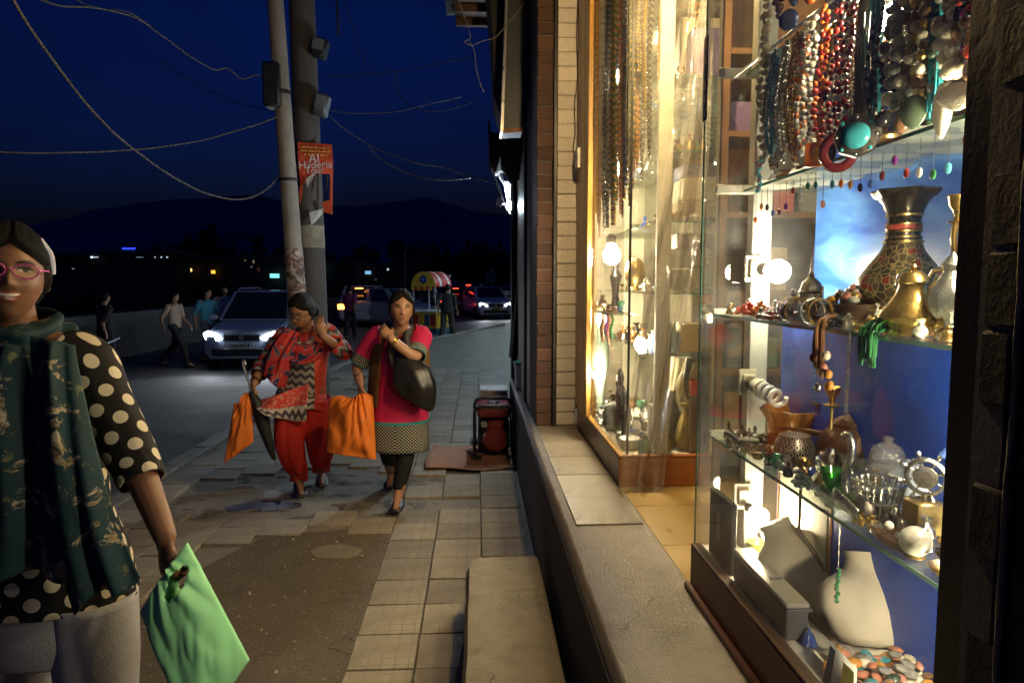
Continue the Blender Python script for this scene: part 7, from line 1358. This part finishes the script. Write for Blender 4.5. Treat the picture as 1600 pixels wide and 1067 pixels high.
# parked motorcycle by the parapet
g = at(108, 440, 9.0); mc = thing('motorcycle', 'dark motorcycle with a small red tail lamp parked by the road', 'motorcycle', (g.x, g.y, -.24), rad(70)); kb = lambda mb, n, m: mb.build(n, m, mc, local=True)
for y in (-.62, .62): kb(MB().tube([V((0, y+.28*math.cos(a), .30+.28*math.sin(a))) for a in [k*PI/14 for k in range(29)]], .045, 10), 'wheel', m_tyre); kb(MB().lathe([(.001, -.03), (.10, -.03), (.10, .03), (.001, .03)], 16, (0, y, .30), Matrix.Rotation(PI/2, 3, 'Y')), 'hub', m_rim)
kb(MB().ball((0, -.16, .80), (.13, .24, .11), 16, 10), 'fuel_tank', m_cred); kb(MB().loft([[V((x*s, y, z)) for x, z in ((-.11, .74), (.11, .74), (.10, .82), (-.10, .82))] for y, s in ((.05, .8), (.3, 1), (.65, .8), (.8, .5))]), 'seat', m_trim); kb(MB().cbox((0, .0, .45), (.22, .36, .32)), 'engine', m_trim)
kb(MB().tube([V((-.36, -.38, 1.02)), V((-.12, -.46, .98)), V((.12, -.46, .98)), V((.36, -.38, 1.02))], .014, 8), 'handlebar', m_rim); kb(MB().tube([V((0, -.62, .30)), V((0, -.42, .98))], .03, 8), 'fork', m_rim); kb(MB().ball((0, -.56, .86), (.09, .08, .09), 14, 9), 'headlamp', m_lampc); kb(MB().cbox((0, .86, .72), (.10, .04, .05)), 'tail_lamp', emat('cycle_tail', (1, .04, .04), .8)); kb(MB().tube([V((.14, .05, .32)), V((.14, .75, .36))], [.03, .045], 10), 'exhaust', m_rim)
# road sign and lamp post far off
sp = thing('road_sign', 'small dim white road sign on a post beyond the white taxi', 'sign', (at(767, 440, 36).x, 36, -.24)); q = at(767, 433, 36); MB().cbox(q, (.5, .03, .62)).build('board', mat('sign_dim', (.10, .10, .11), .6), sp, bevel=.01); MB().tube([(q.x, 36.04, -.24), (q.x, 36.04, q.z+.5)], .04, 8).build('post', m_dark, sp); MB().cbox(q - V((0, .022, 0)), (.3, .006, .3)).build('symbol', m_dark, sp)
sp = thing('lamp_post', 'unlit slim dark lamp post beside the painted cart', 'lamp post', (at(632, 440, 34).x, 34, -.24)); x = at(632, 440, 34).x; MB().tube([(x, 34, -.24), (x, 34, 3.0)], [.07, .05], 10).build('shaft', m_dark, sp); MB().lathe([(.001, 0), (.09, 0), (.14, .16), (.05, .24), (.001, .25)], 14, (x, 34, 3.0)).build('lantern', m_dark, sp)
# ================================================================ crowded small stock on the shelves
PROF = {'pot': [(.001, 0), (.6, 0), (.95, .3), (1, .55), (.75, .85), (.6, .95), (.72, 1.05), (.6, 1.05), (.001, .9)], 'vase': [(.001, 0), (.5, 0), (.4, .15), (.8, .6), (.7, 1.0), (.3, 1.4), (.3, 1.6), (.55, 1.85), (.5, 1.85), (.001, 1.5)], 'bell': [(.001, .04), (.9, 0), (1, .05), (.8, .3), (.62, .9), (.45, 1.15), (.15, 1.25), (.12, 1.4), (.25, 1.55), (.12, 1.75), (.001, 1.78)], 'bowl': [(.001, 0), (.5, 0), (.45, .1), (.85, .35), (1.05, .7), (1.0, .71), (.5, .2), (.001, .15)], 'box': [(.001, 0), (.95, 0), (1, .08), (1, .7), (1.05, .74), (1.05, .86), (.6, 1.0), (.15, 1.05), (.12, 1.2), (.001, 1.25)], 'bottle': [(.001, 0), (.6, 0), (.72, .2), (.7, .9), (.5, 1.2), (.2, 1.4), (.2, 1.75), (.3, 1.78), (.3, 1.9), (.18, 2.0), (.2, 2.2), (.001, 2.3)], 'goblet': [(.001, 0), (.6, 0), (.5, .08), (.12, .2), (.1, .7), (.3, .85), (.6, 1.15), (.66, 1.6), (.6, 1.6), (.3, .95), (.001, .9)]}
MATS = [('silver', m_silver), ('tarnished silver', m_tarn), ('brass', m_brass), ('dull brass', m_brassd), ('dark copper', m_copper), ('dark bronze', m_bronze), ('blue glass', mat('blue_glass_ware', (.03, .07, .3), .12, coat=.8)), ('amber glass', m_amber), ('white stone', mat('white_stone', (.6, .57, .5), .35, var=.25, scale=30)), ('green glaze', mat('green_glaze', (.05, .2, .1), .2, coat=.6))]
used = []
for o in list(C.objects):
    if o.parent is None and o.get('category') and o.type == 'EMPTY' and .64 < o.location.x < 1.06 and .85 < o.location.y < 4.3: used.append((o.location.x, o.location.y, round(o.location.z, 2), .024))
smesh = {}
def stock(xr, yr, z, n, rr, where, grp, seed, shapes=('pot', 'vase', 'bell', 'bowl', 'box', 'bottle', 'goblet')):
    rn = random.Random(seed); made = 0; tries = 0
    while made < n and tries < n*30:
        tries += 1; r = rn.uniform(*rr); x = rn.uniform(xr[0]+r, xr[1]-r); y = rn.uniform(yr[0]+r, yr[1]-r)
        if any(abs(z-uz) < .03 and math.hypot(x-ux, y-uy) < r+ur*.75 for ux, uy, uz, ur in used): continue
        used.append((x, y, z, r)); sh_ = shapes[rn.randrange(len(shapes))]; mi = rn.randrange(len(MATS)); mn, mm = MATS[mi]; key = (sh_, mi)
        rib = rn.choice((0, 8, 12)) 
        t = thing('small_' + sh_, 'small %s %s %s' % (mn, sh_, where), sh_, (x, y, z), rn.uniform(0, 6), grp)
        if key not in smesh:
            o = MB().lathe([(a*1.0, b*1.0) for a, b in PROF[sh_]], 24, (0, 0, 0), None, (lambda a, zz: 1 + .05*math.cos(a*rib)) if rib else None).build('body', mm, t, local=True); smesh[key] = o.data; o.location = (0, 0, 0)
        else: o = bpy.data.objects.new('body', smesh[key]); C.objects.link(o); o.parent = t
        o.scale = (r, r, r*rn.uniform(.95, 1.35))
        if sh_ in ('pot', 'bottle') and rn.random() < .6:
            h = MB().tube(catmull([V((r*.95, 0, r*.5)), V((r*1.6, 0, r*.8)), V((r*1.3, 0, r*1.3)), V((r*.6, 0, r*1.05))], 5), r*.1, 6).build('handle', mm, t, local=True)
        made += 1
NC = 'small wares in the near case'; FC = 'small wares in the far case'
stock((.675, .945), (.90, 1.88), SHZ['mid']+.001, 34, (.013, .028), 'on the middle shelf of the near case', NC, 1)
stock((.675, .945), (.90, 1.88), SHZ['low']+.001, 46, (.013, .030), 'on the lower shelf of the near case', NC, 2)
stock((.69, .945), (.92, 1.86), zb, 16, (.014, .026), 'on the floor of the near case', NC, 3)
stock((.76, .945), (.95, 1.88), SHZ['up']+.010, 22, (.014, .028), 'on the cloth-lined shelf of the near case', NC, 4, ('pot', 'bowl', 'box', 'bell'))
for k, z in enumerate(ZS): stock((.865 if k else .82, 1.04), (3.05, 4.22), z+.001, 34, (.02, .042), 'on the %s glass shelf of the far case' % ('lowest', 'second', 'third', 'fourth', 'fifth', 'top')[k], FC, 10+k)
stock((.665, .79), (3.37, 4.2), 1.361, 16, (.018, .034), 'on the front glass shelf of the far case', FC, 20)
stock((.67, 1.03), (3.02, 4.2), .738, 34, (.022, .05), 'on the floor of the far case', FC, 21)
MATS = MATS[:6]
stock((.676, .80), (.98, 1.88), SHZ['low']+.001, 40, (.011, .024), 'at the front of the lower shelf of the near case', NC, 31)
stock((.676, .80), (.98, 1.88), SHZ['mid']+.001, 30, (.010, .020), 'at the front of the middle shelf of the near case', NC, 32)
stock((.80, .94), (.95, 1.88), SHZ['mid']+.001, 16, (.018, .032), 'at the back of the middle shelf of the near case', NC, 33)
# bangles stacked on a rod, and pendants on cords in the near case
for k in range(5):
    p = V((.70, 1.36+.034*k, SHZ['mid']+.028)); tag(MB().tube([p + V((.026*math.cos(a), .0, .026*math.sin(a))) for a in [j*PI/14 for j in range(29)]], .0032, 6).build('bangle', (m_gold, m_silver, m_copper)[k % 3]), '%s bangle standing in a row on the middle shelf' % ('gold', 'silver', 'dark copper')[k % 3], 'bangle', 'bangles standing in a row')
cols = ['turquoise', 'red', 'amber', 'green', 'blue', 'rose', 'purple', 'orange', 'white', 'black', 'teal', 'garnet']
for k in range(24):
    y = 1.0 + .036*k; c = cols[(k*5) % 12]; z0 = SHZ['up']-.012; L = RN.uniform(.015, .07); X = .752
    t = thing('earring', 'dangling %s stone earring hooked under the cloth-lined shelf' % c, 'earring', (X, y, z0-L-.02), 0, 'earrings hooked along the shelf')
    MB().tube([(X, y, z0), (X, y, z0-L)], .0007, 4).build('hook', m_silver, t); MB().ball((X, y, z0-L-.008), (.0045, .006, .009), 10, 7).build('drop', CO[c], t)
# gold chains and strings over the side of the far case
for k in range(9):
    x = .70 + .034*k; necklace(0, x, 2.98, RN.uniform(.4, 1.1) if k < 4 else RN.uniform(.2, .5), [['gold', 'silver'], ['gold'], ['silver', 'black'], ['amber', 'gold'], ['gold', 'dgreen']][k % 5], .007, '%s bead string hanging behind the side pane of the far case' % ['gold and silver', 'plain gold', 'silver and black', 'amber and gold', 'gold and green'][k % 5], w=.014, Y=3.03+.02*(k % 3), strands=2, grp='strings behind the side pane')
